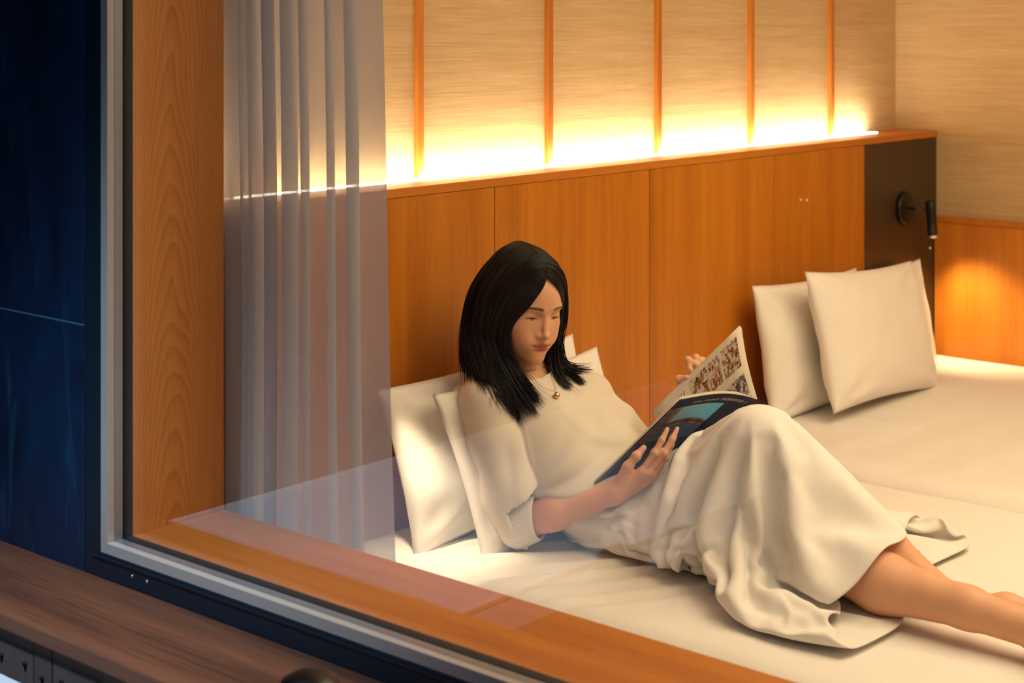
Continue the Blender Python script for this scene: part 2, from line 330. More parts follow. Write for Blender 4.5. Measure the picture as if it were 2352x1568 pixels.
# ------------------------------------------------------------------ beds
def smoothstep(a, b, x): t = np.clip((x-a)/(b-a), 0, 1); return t*t*(3-2*t)
def vnoise(X, Y, sx, sy, seed):
    return np.array([noise.noise(Vector((x*sx+seed*7.3, y*sy-seed*3.1, seed*1.7))) for x, y in zip(X.ravel(), Y.ravel())]).reshape(X.shape)
def bed(label, x0, x1, ztop, seed, folds):
    t = thing('bed', label, 'bed', ((x0+x1)/2, -1.02, 0), 'twin beds pushed together')
    box('bed_base', (x0+0.03, x1-0.03, -2.02, -0.02, 0.06, 0.30), m_base, t, 0.01)
    for xx in (x0+0.12, x1-0.12):
        for y in (-1.92, -0.14): link('leg', lathe('leg', [(0, 0), (0.025, 0), (0.03, 0.062), (0, 0.062)], 16, (0, 0, 1), (xx, y, 0.0)), m_base, t, True)
    nx, ny = 110, 170; U = np.linspace(0, 1, nx); V = np.linspace(0, 1, ny)
    v = []; r = 0.075
    X, Y = np.meshgrid(x0+(x1-x0)*U, -0.012+(-2.05+0.012)*V, indexing='ij')
    ex = np.minimum(X-x0, x1-X); ey = Y+2.05
    drop = lambda e: np.where(e < r, r-np.sqrt(np.maximum(0, r*r-(r-e)**2)), 0)
    Z = ztop-drop(ex)-drop(ey)
    Z += 0.0035*vnoise(X, Y, 3, 3, seed)+0.0022*vnoise(X, Y, 9, 2.2, seed+1)+folds(X, Y)
    P = np.stack([X, Y, Z], -1).reshape(-1, 3).tolist(); F = grid_faces(nx, ny)
    # side skirts down to the base
    base = len(P); ring = [i*ny for i in range(nx)] + [(nx-1)*ny+j for j in range(1, ny)] + [i*ny+ny-1 for i in range(nx-2, -1, -1)] + [j for j in range(ny-2, 0, -1)]
    for i in ring: P.append([P[i][0], P[i][1], 0.28])
    n = len(ring)
    for i in range(n): j = (i+1) % n; F.append((ring[i], ring[j], base+j, base+i))
    o = link('bed_cover', mesh('bed_cover', P, F), m_sheet, t, True)
    return t
def folds_near(X, Y):
    # ripples radiating from where she sits, running towards the window
    d = np.exp(-(((X-0.10)/0.22)**2+((Y+0.42)/0.28)**2))
    ph = (Y+0.30)*0.95+(X-0.1)*0.62
    return 0.0075*d*np.sin(ph*85)*(0.6+0.4*np.sin(ph*31+1)) + 0.010*np.exp(-(((X-0.02)/0.12)**2+((Y+0.27)/0.14)**2))
def folds_far(X, Y):
    return 0.004*np.sin(X*2.1+Y*6.5)*0.5+0.0015*np.sin(Y*38+X*3)*np.exp(-((X-1.6)/0.5)**2)
bed('near white twin bed under the reading woman, beside the window', -0.14, 1.105, 0.550, 2, folds_near)
bed('far white twin bed with leaning pillows along the right wall', 1.118, 2.650, 0.552, 5, folds_far)
# ------------------------------------------------------------------ pillows
def pillow(label, c, w, h, T, tilt, roll, yaw, seed, bend=0.0, group=None, ears=0.05):
    """c = centre; stands in x/z, leans back by tilt about x, roll in its own plane, yaw about z (degrees)"""
    n = 44; U, V = np.meshgrid(np.linspace(-1, 1, n), np.linspace(-1, 1, n), indexing='ij')
    px = w/2*U*(1-ears*(1-V**2)**1.0*np.abs(U)**2.0); pz = h/2*V*(1-ears*1.5*(1-U**2)*np.abs(V)**2.0)
    prof = (np.clip(1-np.abs(U)**2.6, 0, 1)*np.clip(1-np.abs(V)**2.4, 0, 1))
    th = T/2*prof**0.55
    low = 1+0.22*(-V)*(1-np.abs(U)*0.3); th = th*low
    verts = []; faces = []
    for s in (-1, 1):
        cr = (np.abs(U)*np.abs(V))**1.5
        ang = np.arctan2(1.02-np.abs(V), 1.02-np.abs(U))
        wr = 0.007*np.sin(ang*9+seed*s)*cr*np.exp(-((np.hypot(1-np.abs(U), 1-np.abs(V))-0.45)/0.28)**2)*6*(prof > 0)*np.minimum(1, prof*6)
        nz = 0.006*vnoise(U, V, 1.6, 1.9, seed+s)+0.003*vnoise(U, V, 4.5, 3.2, seed+2*s)
        py = s*(th+(nz+wr*0.35)*np.minimum(1, prof*5))+bend*(U**2-0.3)
        verts.append(np.stack([px, py, pz], -1).reshape(-1, 3))
        f = grid_faces(n, n); faces += [tuple(i+(0 if s < 0 else n*n) for i in (q if s < 0 else q[::-1])) for q in f]
    P = np.concatenate(verts)
    R = Matrix.Rotation(math.radians(yaw), 3, 'Z') @ Matrix.Rotation(math.radians(tilt), 3, 'X') @ Matrix.Rotation(math.radians(roll), 3, 'Y')
    P = P @ np.array(R).T
    bm = bmesh.new(); vs = [bm.verts.new(p) for p in P]
    for q in faces:
        try: bm.faces.new([vs[i] for i in q])
        except ValueError: pass
    bmesh.ops.remove_doubles(bm, verts=bm.verts[:], dist=1e-5); bmesh.ops.recalc_face_normals(bm, faces=bm.faces[:])
    me = bpy.data.meshes.new('pillow'); bm.to_mesh(me); bm.free()
    return tag(link('pillow', me, m_pillow, None, True, c), label, 'pillow', group)
GF, GN = 'white pillows on the far bed', 'white pillows behind the reading woman'
pillow('white pillow at the back left of the far bed, against the wood headboard', (1.70, -0.095, 0.728), 0.63, 0.39, 0.12, -11, 2, 2, 1, group=GF)
pillow('white pillow at the back right of the far bed, against the dark end panel', (2.19, -0.062, 0.718), 0.54, 0.33, 0.08, -10, -2, -3, 3, group=GF)
pillow('front white pillow of the far bed, overlapping the others, upper edge creased', (1.815, -0.222, 0.757), 0.69, 0.395, 0.13, -15, 4, 3, 2, group=GF)
pillow('white pillow flat against the headboard behind the reading woman', (0.27, -0.105, 0.722), 0.68, 0.36, 0.13, -16, -2, 0, 6, group=GN)
pillow('white pillow directly at the back of the reading woman, upper corner curled', (0.275, -0.232, 0.716), 0.54, 0.37, 0.075, -22, -3, -4, 7, group=GN)

# ------------------------------------------------------------------ sheer curtain
def curtain():
    ns, nz = 360, 30; s = np.linspace(0, 1, ns); v = []; ztop, zb = 2.42, 0.60
    for k in range(nz):
        t = k/(nz-1); z = ztop+(zb-ztop)*t
        # lays itself back and forth: deep folds overlap one another
        ph = s*2*PI*9.0+0.35*np.sin(3.1*s*2+t*0.6)
        w_ = 0.30*s+0.70*s**2.0
        y = -0.006-(0.385+0.050*t)*w_-0.020*np.sin(2*ph*0.5+0.9)*(0.5+0.5*np.sin(7*s+1)**2)*smoothstep(0, 0.08, s)
        x = -0.437+0.015*np.cos(ph)+0.006*np.sin(ph*0.43+t)+0.003*np.sin(9*t+4*s)
        y = np.minimum(-0.004, y+0.003*np.sin(3*t+8*s))
        for a, b in zip(x, y): v.append((a, b, z))
    return link('sheer_curtain', mesh('sheer_curtain', v, grid_faces(nz, ns)), m_sheer, None, True)
tag(curtain(), 'translucent white sheer curtain gathered at the left end of the window', 'curtain')

# ------------------------------------------------------------------ outside the window
ground = struct(box('floor_outside', (-9.0, -0.757, -9.0, 6.0, -0.12, -0.03), M('dark_gravel', (0.03, 0.035, 0.04, 1), 0.8)))
opposite = struct(box('wall_added_opposite', (-9.3, -9.0, -12.0, 9.0, -0.1, 6.5), M('added_wall_dark', (0.012, 0.016, 0.022, 1), 0.7)))  # added unseen wall, keeps the upper part of the glass reflection dark
side = struct(box('wall_added_side', (-9.0, -0.757, 5.0, 5.3, -0.1, 6.5), M('added_side_wall_dark', (0.012, 0.016, 0.022, 1), 0.7)))  # second added wall, out of view, darkens what the pane reflects
deck = thing('terrace_walkway', 'pale blue-grey terrace walkway just outside, seen at the lower left corner', 'walkway', (-1.9, -0.15, -0.03))
m_deck = M('pale_deck_coating', (0.66, 0.74, 0.80, 1), 0.5)
m_trim = M('white_edge_trim', (0.92, 0.93, 0.94, 1), 0.4)
box('deck_top', (-2.9, -1.0355, -0.555, 0.289, 0.570, 0.594), m_deck, deck, 0.003)
for y in (0.283, -0.549): box('edge_trim', (-2.9, -1.04, y-0.009, y+0.009, 0.5935, 0.601), m_trim, deck, 0.001)
box('side_board', (-2.9, -1.08, -0.66, -0.5555, 0.565, 0.590), M('grey_deck_coating', (0.30, 0.33, 0.36, 1), 0.6), deck, 0.003)
box('joist', (-2.85, -1.06, -0.50, 0.24, 0.40, 0.570), m_gasket, deck, 0.0)
for x in (-2.7, -1.2):
    for y in (-0.45, 0.19): box('deck_post', (x-0.04, x+0.04, y-0.04, y+0.04, -0.03, 0.401), m_gasket, deck, 0.0)
b = thing('lantern', 'black round-topped outdoor lantern in the foreground below the window', 'lantern', (-1.062, -0.935, 0.612))
link('lantern_base', lathe('lantern_base', [(0, -0.642), (0.03, -0.642), (0.03, 0), (0.048, 0), (0.048, 0.012), (0.028, 0.02), (0.028, 0.13), (0, 0.13)], 28), m_black, b, True, (0, 0, 0))
link('lantern_cap', lathe('lantern_cap', [(0.030, 0.125), (0.043, 0.13), (0.043, 0.165), (0.038, 0.182), (0.02, 0.192), (0, 0.194)], 32), m_black, b, True, (0, 0, 0))
# ------------------------------------------------------------------ signed-distance modelling tools
V3 = lambda *a: np.array(a, float)
def unit(v): v = np.asarray(v, float); return v/np.linalg.norm(v)
def cone(a, b, ra, rb): return ('c', np.array(a, float), np.array(b, float), ra, rb)
def ell(c, r, R=None): return ('e', np.array(c, float), np.array(r, float), np.eye(3) if R is None else np.array(R, float))
def d_prim(p, X):
    if p[0] == 'c':
        _, a, b, ra, rb = p; ab = b-a; t = np.clip(((X-a) @ ab)/max(ab @ ab, 1e-12), 0, 1)
        return np.linalg.norm(X-a-t[:, None]*ab, axis=1)-(ra+(rb-ra)*t)
    _, c, r, R = p; q = (X-c) @ R.T; k0 = np.linalg.norm(q/r, axis=1); k1 = np.linalg.norm(q/(r*r), axis=1)
    return k0*(k0-1)/np.maximum(k1, 1e-9)
def bound(p):
    if p[0] == 'c': m = max(p[3], p[4]); return np.minimum(p[1], p[2])-m, np.maximum(p[1], p[2])+m
    m = max(p[2]); return p[1]-m, p[1]+m
def smin(a, b, k):
    if k <= 0: return np.minimum(a, b)
    h = np.clip(0.5+0.5*(b-a)/k, 0, 1); return b+(a-b)*h-k*h*(1-h)
class Sdf:
    """groups: list of (k_join, [(prim, k, sign)])  sign -1 carves"""
    def __init__(s): s.g = []
    def group(s, kj=0.01): s.g.append((kj, [])); return s
    def add(s, p, k=0.01, sign=1): s.g[-1][1].append((p, k, sign)); return s
    def bounds(s):
        lo = np.full(3, 9e9); hi = -lo
        for _, l in s.g:
            for p, k, sg in l:
                if sg > 0: a, b = bound(p); lo = np.minimum(lo, a); hi = np.maximum(hi, b)
        return lo, hi
    def __call__(s, X, m=0.05):
        out = np.full(len(X), 1.0)
        lo, hi = X.min(0), X.max(0)
        for kj, l in s.g:
            d = None
            for p, k, sg in l:
                a, b = bound(p)
                if np.any(a-m > hi) or np.any(b+m < lo): continue
                q = d_prim(p, X)
                if sg > 0: d = q if d is None else smin(d, q, k)
                elif d is not None: d = -smin(-d, q, k)
            if d is not None: out = smin(out, d, kj)
        return out
def surface(sdf, lo, hi, h, warp=None):
    """surface nets on a sparse set of blocks"""
    nb = 12; n = np.ceil((np.array(hi)-lo)/(h*nb)).astype(int); N = n*nb+1
    D = np.full(N, 1.0, np.float32)
    I = np.stack(np.meshgrid(*[np.arange(k) for k in n], indexing='ij'), -1).reshape(-1, 3)
    cen = lo+(I+0.5)*nb*h; half = nb*h*0.5*math.sqrt(3)
    dc = np.concatenate([sdf(cen[i:i+1], 9) for i in range(0)] or [sdf(cen, 9)])
    o = np.stack(np.meshgrid(*[np.arange(nb+1)]*3, indexing='ij'), -1).reshape(-1, 3)
    for i, dcv in zip(I, dc):
        s0 = i*nb; sl = tuple(slice(a, a+nb+1) for a in s0)
        if dcv > half*1.6+0.02: continue
        if dcv < -half*1.6-0.02: D[sl] = np.where(D[sl] == 1.0, -1.0, D[sl]); continue
        D[sl] = sdf(lo+(s0+o)*h).reshape(nb+1, nb+1, nb+1)
    return nets(D, lo, h)
def nets(D, lo, h):
    s = D < 0
    c = [(a, b, e) for a in (0, 1) for b in (0, 1) for e in (0, 1)]
    sh = np.array(D.shape)-1; sub = lambda A, t: A[t[0]:t[0]+sh[0], t[1]:t[1]+sh[1], t[2]:t[2]+sh[2]]
    cnt = np.zeros(sh, np.int8)
    for t in c: cnt += sub(s, t)
    act = (cnt > 0) & (cnt < 8); idx = np.argwhere(act); ID = np.full(sh, -1, np.int64); ID[act] = np.arange(len(idx))
    acc = np.zeros((len(idx), 3)); num = np.zeros(len(idx))
    vals = {t: sub(D, t)[act].astype(float) for t in c}
    for t in c:
        for ax in range(3):
            if t[ax] == 0:
                u = list(t); u[ax] = 1; u = tuple(u); a, b = vals[t], vals[u]; cr = (a < 0) != (b < 0)
                f = np.where(cr, a/np.where(cr, a-b, 1), 0); p = np.tile(np.array(t, float), (len(idx), 1)); p[:, ax] += f
                acc += p*cr[:, None]; num += cr
    V = lo+h*(idx+acc/num[:, None]); F = []
    for ax in range(3):
        u, v = (ax+1) % 3, (ax+2) % 3; a = s; 
        sl0 = [slice(None)]*3; sl1 = [slice(None)]*3; sl0[ax] = slice(0, -1); sl1[ax] = slice(1, None)
        E = np.argwhere(s[tuple(sl0)] != s[tuple(sl1)]); E = E[(E[:, u] > 0) & (E[:, v] > 0) & (E[:, u] < sh[u]) & (E[:, v] < sh[v])]
        flip = s[tuple(E.T)]
        q = []
        for du, dv in ((0, 0), (1, 0), (1, 1), (0, 1)):
            e = E.copy(); e[:, u] -= du; e[:, v] -= dv; q.append(ID[tuple(e.T)])
        q = np.stack(q, 1); q[~flip] = q[~flip][:, ::-1]; F.append(q)
    return V, np.concatenate(F)
def np_mesh(name, V, F):
    me = bpy.data.meshes.new(name); nv, nf = len(V), len(F)
    me.vertices.add(nv); me.vertices.foreach_set('co', np.ascontiguousarray(V, np.float32).ravel())
    me.loops.add(nf*4); me.loops.foreach_set('vertex_index', F.astype(np.int32).ravel())
    me.polygons.add(nf); me.polygons.foreach_set('loop_start', np.arange(0, nf*4, 4, dtype=np.int32))
    me.update(calc_edges=True); me.validate(); return me

# ------------------------------------------------------------------ the reading woman: skeleton (metres, world)
HO = V3(0.2005, -0.237, 1.0555)                       # midpoint between the ears, at eye level
yaw_f = unit((-0.281, -0.960, 0)); pt = math.radians(13); rl = math.radians(-4)
Hf = yaw_f*math.cos(pt)+V3(0, 0, -math.sin(pt)); Hl = unit(np.cross((0, 0, 1), yaw_f)); Hu = np.cross(Hf, Hl)
Hl, Hu = Hl*math.cos(rl)+Hu*math.sin(rl), Hu*math.cos(rl)-Hl*math.sin(rl)
HB = np.stack([Hl, Hf, Hu])                         # rows: her left, forward, up
hw = lambda x, y, z: HO+HB.T @ V3(x, y, z)          # head-local to world
SR, SL = V3(0.105, -0.225, 0.845), V3(0.366, -0.290, 0.831)     # shoulders (her right is by the window)
ER, WR = V3(0.098, -0.306, 0.608), V3(0.192, -0.490, 0.686)     # right elbow, wrist
EL, WL = V3(0.474, -0.400, 0.675), V3(0.505, -0.525, 0.850)
NB = V3(0.215, -0.205, 0.900)                       # neck base
PR, PL = V3(0.286, -0.445, 0.586), V3(0.408, -0.434, 0.582)     # hip joints
KR, KL = V3(0.244, -0.949, 0.639), V3(0.281, -0.791, 0.828)     # knees
AR, AL = V3(0.234, -1.397, 0.601), V3(0.353, -1.170, 0.568)     # ankles
RH = dict(wr=(0.1934,-0.4913,0.6856), pal1=(0.2089,-0.517,0.7079), tc=(0.1949,-0.5083,0.7147), tm=(0.1985,-0.5202,0.745), ti=(0.2103,-0.5339,0.7676), tt=(0.226,-0.5414,0.7829),
 im=(0.218,-0.5428,0.736), ip=(0.2351,-0.5627,0.7739), id=(0.2508,-0.5702,0.7992), it=(0.2661,-0.5727,0.8194),
 mm=(0.2331,-0.5497,0.7322), mp=(0.2515,-0.5741,0.7726), md=(0.2693,-0.5825,0.7995), mt=(0.2846,-0.585,0.8188),
 rm=(0.2448,-0.5479,0.7222), rp=(0.2656,-0.5675,0.7596), rd=(0.279,-0.5724,0.7832), rt=(0.2916,-0.5747,0.7994),
 lm=(0.2517,-0.5406,0.7122), lp=(0.2697,-0.5523,0.7397), ld=(0.2789,-0.5569,0.7569), lt=(0.2886,-0.559,0.77))
LH = dict(wr=(0.4961,-0.5364,0.8473), im=(0.4848,-0.5233,0.8982), ip=(0.4461,-0.5013,0.9253), id=(0.4397,-0.5092,0.9073), it=(0.4411,-0.5185,0.8969),
 mm=(0.4995,-0.525,0.8903), mp=(0.4739,-0.503,0.926), md=(0.4627,-0.513,0.9099), mt=(0.4581,-0.523,0.8967),
 rm=(0.5129,-0.5253,0.8785), rp=(0.4911,-0.5076,0.9182), rd=(0.482,-0.518,0.909), rt=(0.474,-0.5261,0.9022), lm=(0.5202,-0.5262,0.8658), lp=(0.5034,-0.5143,0.9075), ld=(0.496,-0.522,0.900), lt=(0.4898,-0.5292,0.8953),
 tc=(0.4742,-0.5339,0.865), tm=(0.4399,-0.5171,0.8731), ti=(0.413,-0.5012,0.8877), tt=(0.4136,-0.5203,0.895))
def hand(s, H):
    H = {k: V3(*v) for k, v in H.items()}
    s.group(0.012)                                                                   # palm
    s.add(cone(H['wr'], H['im'], 0.0185, 0.0105), 0.01).add(cone(H['wr'], H['mm'], 0.0185, 0.0105), 0.01)
    s.add(cone(H['wr'], H['rm'], 0.0185, 0.010), 0.01).add(cone(H['wr'], H['lm'], 0.017, 0.0095), 0.01)
    s.add(cone(H['wr']*0.6+H['tc']*0.4, H['tm'], 0.0155, 0.0105), 0.010)
    for f, r in (('t', 0.0094), ('i', 0.0079), ('m', 0.0080), ('r', 0.0077), ('l', 0.0068)):
        j = [H[f+q] for q in (('m', 'i', 't') if f == 't' else ('m', 'p', 'd', 't'))]
        s.group(0.0045 if f != 't' else 0.008)
        for n, (a, b) in enumerate(zip(j, j[1:])):
            w = 1-0.08*n; s.add(cone(a, b, r*w, r*(w-(0.08 if n+2 < len(j) else 0.26))), 0.004)
        s.add(ell(j[1], (r*0.98,)*3), 0.006)                                             # knuckle swell
body = Sdf()
he = lambda c, r: ell(hw(*c), r, HB)
hc = lambda a, b, ra, rb: cone(hw(*a), hw(*b), ra, rb)
body.group(0.02)
body.add(he((0, -0.016, 0.036), (0.073, 0.092, 0.080)))
body.add(he((0, 0.022, -0.026), (0.0585, 0.062, 0.082)), 0.03)
body.add(he((0, 0.040, 0.030), (0.054, 0.048, 0.052)), 0.03)
for q in (-1, 1):
    body.add(he((q*0.039, 0.050, -0.026), (0.021, 0.022, 0.020)), 0.025)
    body.add(hc((q*0.047, 0.004, -0.058), (q*0.010, 0.070, -0.097), 0.016, 0.012), 0.028)
    body.add(he((q*0.030, 0.066, -0.052), (0.020, 0.020, 0.022)), 0.02)
body.add(he((0, 0.079, -0.097), (0.014, 0.012, 0.0115)), 0.016)
body.add(he((0, 0.079, -0.068), (0.026, 0.0135, 0.020)), 0.018)
for q in (-1, 1):
    body.add(hc((q*0.012, 0.081, 0.017), (q*0.038, 0.072, 0.019), 0.006, 0.005), 0.014)
    body.add(he((q*0.0305, 0.092, -0.001), (0.019, 0.0135, 0.0095)), 0.012, -1)         # eye socket
    body.add(he((q*0.0305, 0.0655, -0.0015), (0.0150, 0.0140, 0.0125)), 0.004)          # lid over the eyeball
    body.add(he((q*0.0305, 0.0800, -0.0068), (0.0130, 0.0035, 0.0011)), 0.0016, -1)     # lid slit
body.add(hc((0, 0.0790, 0.012), (0, 0.0975, -0.034), 0.0062, 0.0072), 0.010)             # nose
body.add(he((0, 0.1010, -0.0385), (0.0085, 0.0080, 0.0072)), 0.006)
for q in (-1, 1):
    body.add(he((q*0.0105, 0.0900, -0.0420), (0.0062, 0.0080, 0.0054)), 0.006)
    body.add(he((q*0.0058, 0.0950, -0.0500), (0.0028, 0.0040, 0.0014)), 0.002, -1)
    body.add(he((q*0.0075, 0.0888, -0.0625), (0.0120, 0.0066, 0.0036)), 0.0035)         # upper lip
body.add(he((0, 0.0878, -0.0708), (0.0165, 0.0070, 0.0046)), 0.004)
for q in (-1, 1):
    body.add(hc((0, 0.0972, -0.0663), (q*0.012, 0.0958, -0.0661), 0.0011, 0.0010), 0.0022, -1).add(hc((q*0.012, 0.0958, -0.0661), (q*0.0235, 0.0870, -0.0650), 0.0010, 0.0008), 0.0022, -1)
    body.add(he((q*0.0125, 0.0775, -0.029), (0.010, 0.0095, 0.017)), 0.012)
body.add(he((0, 0.0965, -0.0565), (0.0028, 0.0032, 0.0060)), 0.004, -1)
for q in (-1, 1): body.add(he((q*0.074, -0.012, -0.012), (0.008, 0.018, 0.030)), 0.008)
body.group(0.03).add(cone(hw(0, -0.012, -0.055), NB, 0.049, 0.052)).add(cone(NB, NB+V3(0.02, -0.0, -0.06), 0.055, 0.075), 0.03)
# trunk
body.group(0.05)
CH = (SR+SL)/2+V3(0.035, -0.0, -0.06); BE = (PR+PL)/2*0.55+CH*0.45
body.add(cone(CH, BE, 0.100, 0.092)).add(cone(BE, (PR+PL)/2, 0.092, 0.088), 0.06).add(cone(SR+V3(0.04, 0, 0), SL-V3(0.04, 0, 0), 0.045, 0.045), 0.05)
for a in (PR, PL): body.add(cone(a, a+V3(0, 0.02, 0), 0.080, 0.080), 0.05)
# arms
for Sh, E_, W_ in ((SR, ER, WR), (SL, EL, WL)):
    body.group(0.03).add(cone(Sh, E_, 0.044, 0.034)).add(cone(E_, E_*0.62+W_*0.38, 0.034, 0.035), 0.02).add(cone(E_*0.62+W_*0.38, W_, 0.035, 0.0215), 0.02)
hand(body, RH); hand(body, LH)
# legs
for Hp, K_, A_, side in ((PR, KR, AR, -1), (PL, KL, AL, 1)):
    body.group(0.02).add(cone(Hp, K_, 0.076, 0.055)).add(ell(K_, (0.052, 0.055, 0.055)), 0.02)
    sh = A_-K_; back = unit(np.cross(np.cross(sh, (0, 0, 1)), sh))*-1
    C1 = K_+sh*0.30+back*0.010
    body.add(cone(K_, C1, 0.050, 0.052), 0.03).add(cone(C1, K_+sh*0.68, 0.051, 0.036), 0.03).add(cone(K_+sh*0.68, A_, 0.036, 0.0305), 0.02)
    fd = unit(V3(-0.07, -0.62, 0.78)) if side < 0 else unit(V3(0.16, -0.97, 0.10)); hl = A_+(V3(0, -0.012, -0.024) if side < 0 else V3(0, 0.008, -0.010))
    body.add(cone(A_, hl, 0.032, 0.027), 0.02).add(cone(hl, A_+fd*0.10, 0.028, 0.026), 0.03).add(cone(A_+fd*0.10, A_+fd*0.175+V3(0, 0, 0.0), 0.027, 0.015), 0.02)
    sd = unit(np.cross(fd, (0, 0, 1)))
    for n in range(5): tb = A_+fd*0.165+sd*side*(0.026-0.013*n); body.add(cone(tb, tb+fd*(0.034-0.004*n), 0.0095 if n == 0 else 0.0070, 0.0085 if n == 0 else 0.006), 0.004)

m_skin = M('skin', (0.62, 0.33, 0.20, 1), 0.48, spec=0.35)
def skin_nodes():
    m = m_skin; b = B(m); b.inputs['Subsurface Weight'].default_value = 0.18; b.inputs['Subsurface Radius'].default_value = (0.012, 0.005, 0.003); b.inputs['Subsurface Scale'].default_value = 1.0
    a = N(m, 'ShaderNodeAttribute', attribute_name='tint'); sp = N(m, 'ShaderNodeSeparateColor'); L(m, a.outputs['Color'], sp.inputs[0])
    n = ntex(m, mapped(m, (1, 1, 1)), 35, 3, 0.5)
    base = mixc(m, 0.25, (0.74, 0.40, 0.235, 1), ramp(m, n, [(0.3, (0.68, 0.35, 0.20)), (0.7, (0.78, 0.45, 0.28))]))
    c = mixc(m, sp.outputs[0], base, (0.34, 0.06, 0.045, 1))
    c = mixc(m, sp.outputs[1], c, (0.030, 0.014, 0.008, 1))
    c = mixc(m, sp.outputs[2], c, (0.74, 0.42, 0.32, 1)); L(m, c, b.inputs['Base Color'])
skin_nodes()
def tint(V):
    X = (V-HO) @ HB.T; x, y, z = X.T; ax = np.abs(x); front = y > 0.04
    R = np.zeros(len(V)); G = np.zeros(len(V)); Bc = np.zeros(len(V))
    up = np.exp(-np.clip(((x/0.0235)**2+((z+0.0628)/0.0048)**2), 0, 50)**2); lo_ = np.exp(-np.clip(((x/0.0195)**2+((z+0.0706)/0.0060)**2), 0, 50)**2)
    R = np.maximum(up, lo_)*front*0.95; G = np.maximum(G, 0.55*np.exp(-((z+0.0661-2.2*x*x)/0.0009)**2)*(ax < 0.0225)*front)  # lip colour, and a dark line painted for the shaded crease between them
    R = np.maximum(R, 0.16*np.exp(-(((ax-0.040)/0.016)**2+((z+0.030)/0.015)**2))*front)
    # eyebrows: low arch thinning outwards
    t = np.clip((ax-0.012)/0.036, -1, 2); arch = 0.0165+0.0045*np.sin(np.clip(t, 0, 1)*PI*0.75)-0.0035*t
    G = np.maximum(G, 0.88*np.exp(-((z-arch)/(0.0040-0.0016*np.clip(t, 0, 1)))**4)*smoothstep(-0.05, 0.12, t)*(1-smoothstep(0.85, 1.05, t))*front)
    # lash line on the lowered lids
    G = np.maximum(G, 0.9*np.exp(-np.clip(np.abs((np.hypot(x+0.0285*np.sign(-x)*-1*0-np.sign(x)*0.0285, z+0.0078))/0.0040), 0, 9)**6)*(z < -0.0052)*(z > -0.0105)*(y > 0.055))
    G = np.maximum(G, 0.97*np.exp(-((z+0.0058+1.2*(ax-0.0305)**2*8)/0.0021)**2)*np.exp(-((ax-0.0315)/0.0125)**4)*(y > 0.055))
    for H in (RH,):
        for f, (a, b) in (('t', ('ti', 'tt')), ('i', ('id', 'it')), ('m', ('md', 'mt')), ('r', ('rd', 'rt'))):
            p, q = V3(*H[a]), V3(*H[b]); tip = q+unit(q-p)*0.003+V3(-0.006, -0.004, 0.0); Bc = np.maximum(Bc, 0.8*np.exp(-(np.linalg.norm(V-tip, axis=1)/0.0062)**6))
    return np.stack([R, G, Bc, np.ones(len(V))], 1)
person = thing('person', 'woman in cream knit top and long skirt reclining on near bed, reading magazine', 'person', (0.25, -0.45, 0.55))
def build_body():
    lo, hi = body.bounds(); zc = NB[2]+0.012
    hlo = V3(HO[0]-0.11, HO[1]-0.14, zc); hhi = V3(HO[0]+0.11, HO[1]+0.13, HO[2]+0.15)
    V1, F1 = surface(body, hlo, hhi, 0.0015)
    A = lambda a, b, m: (np.minimum(a, b)-m, np.maximum(a, b)+m)
    V2, F2 = surface(body, V3(0.06, -0.62, 0.54), V3(0.36, -0.24, 0.85), 0.0019)
    V3_, F3 = surface(body, V3(0.38, -0.58, 0.80), V3(0.56, -0.46, 0.96), 0.0019)
    V4, F4 = surface(body, lo-0.01, hi+0.01, 0.0048)
    # the coarse whole keeps only what the fine pieces do not cover
    def inside(V, lo_, hi_, m): return np.all((V > np.array(lo_)+m) & (V < np.array(hi_)-m), axis=1)
    cut = inside(V4, hlo, hhi, 0.004) | inside(V4, V3(0.06, -0.62, 0.54), V3(0.36, -0.24, 0.85), 0.004) | inside(V4, V3(0.38, -0.58, 0.80), V3(0.56, -0.46, 0.96), 0.004)
    F4 = F4[~np.any(cut[F4], axis=1)]
    Vs, Fs, o = [], [], 0
    for V, F in ((V1, F1), (V2, F2), (V3_, F3), (V4, F4)):
        Vs.append(V); Fs.append(F+o); o += len(V)
    V = np.concatenate(Vs); F = np.concatenate(Fs); used = np.zeros(len(V), bool); used[F.ravel()] = True; re = np.cumsum(used)-1; V = V[used]; F = re[F]
    me = np_mesh('body', V, F); at = me.color_attributes.new('tint', 'FLOAT_COLOR', 'POINT'); at.data.foreach_set('color', tint(V).astype(np.float32).ravel())
    o = link('body', me, m_skin, person, True); o['label'] = 'bare skin of face, forearms, hands and shins'; return o
build_body()
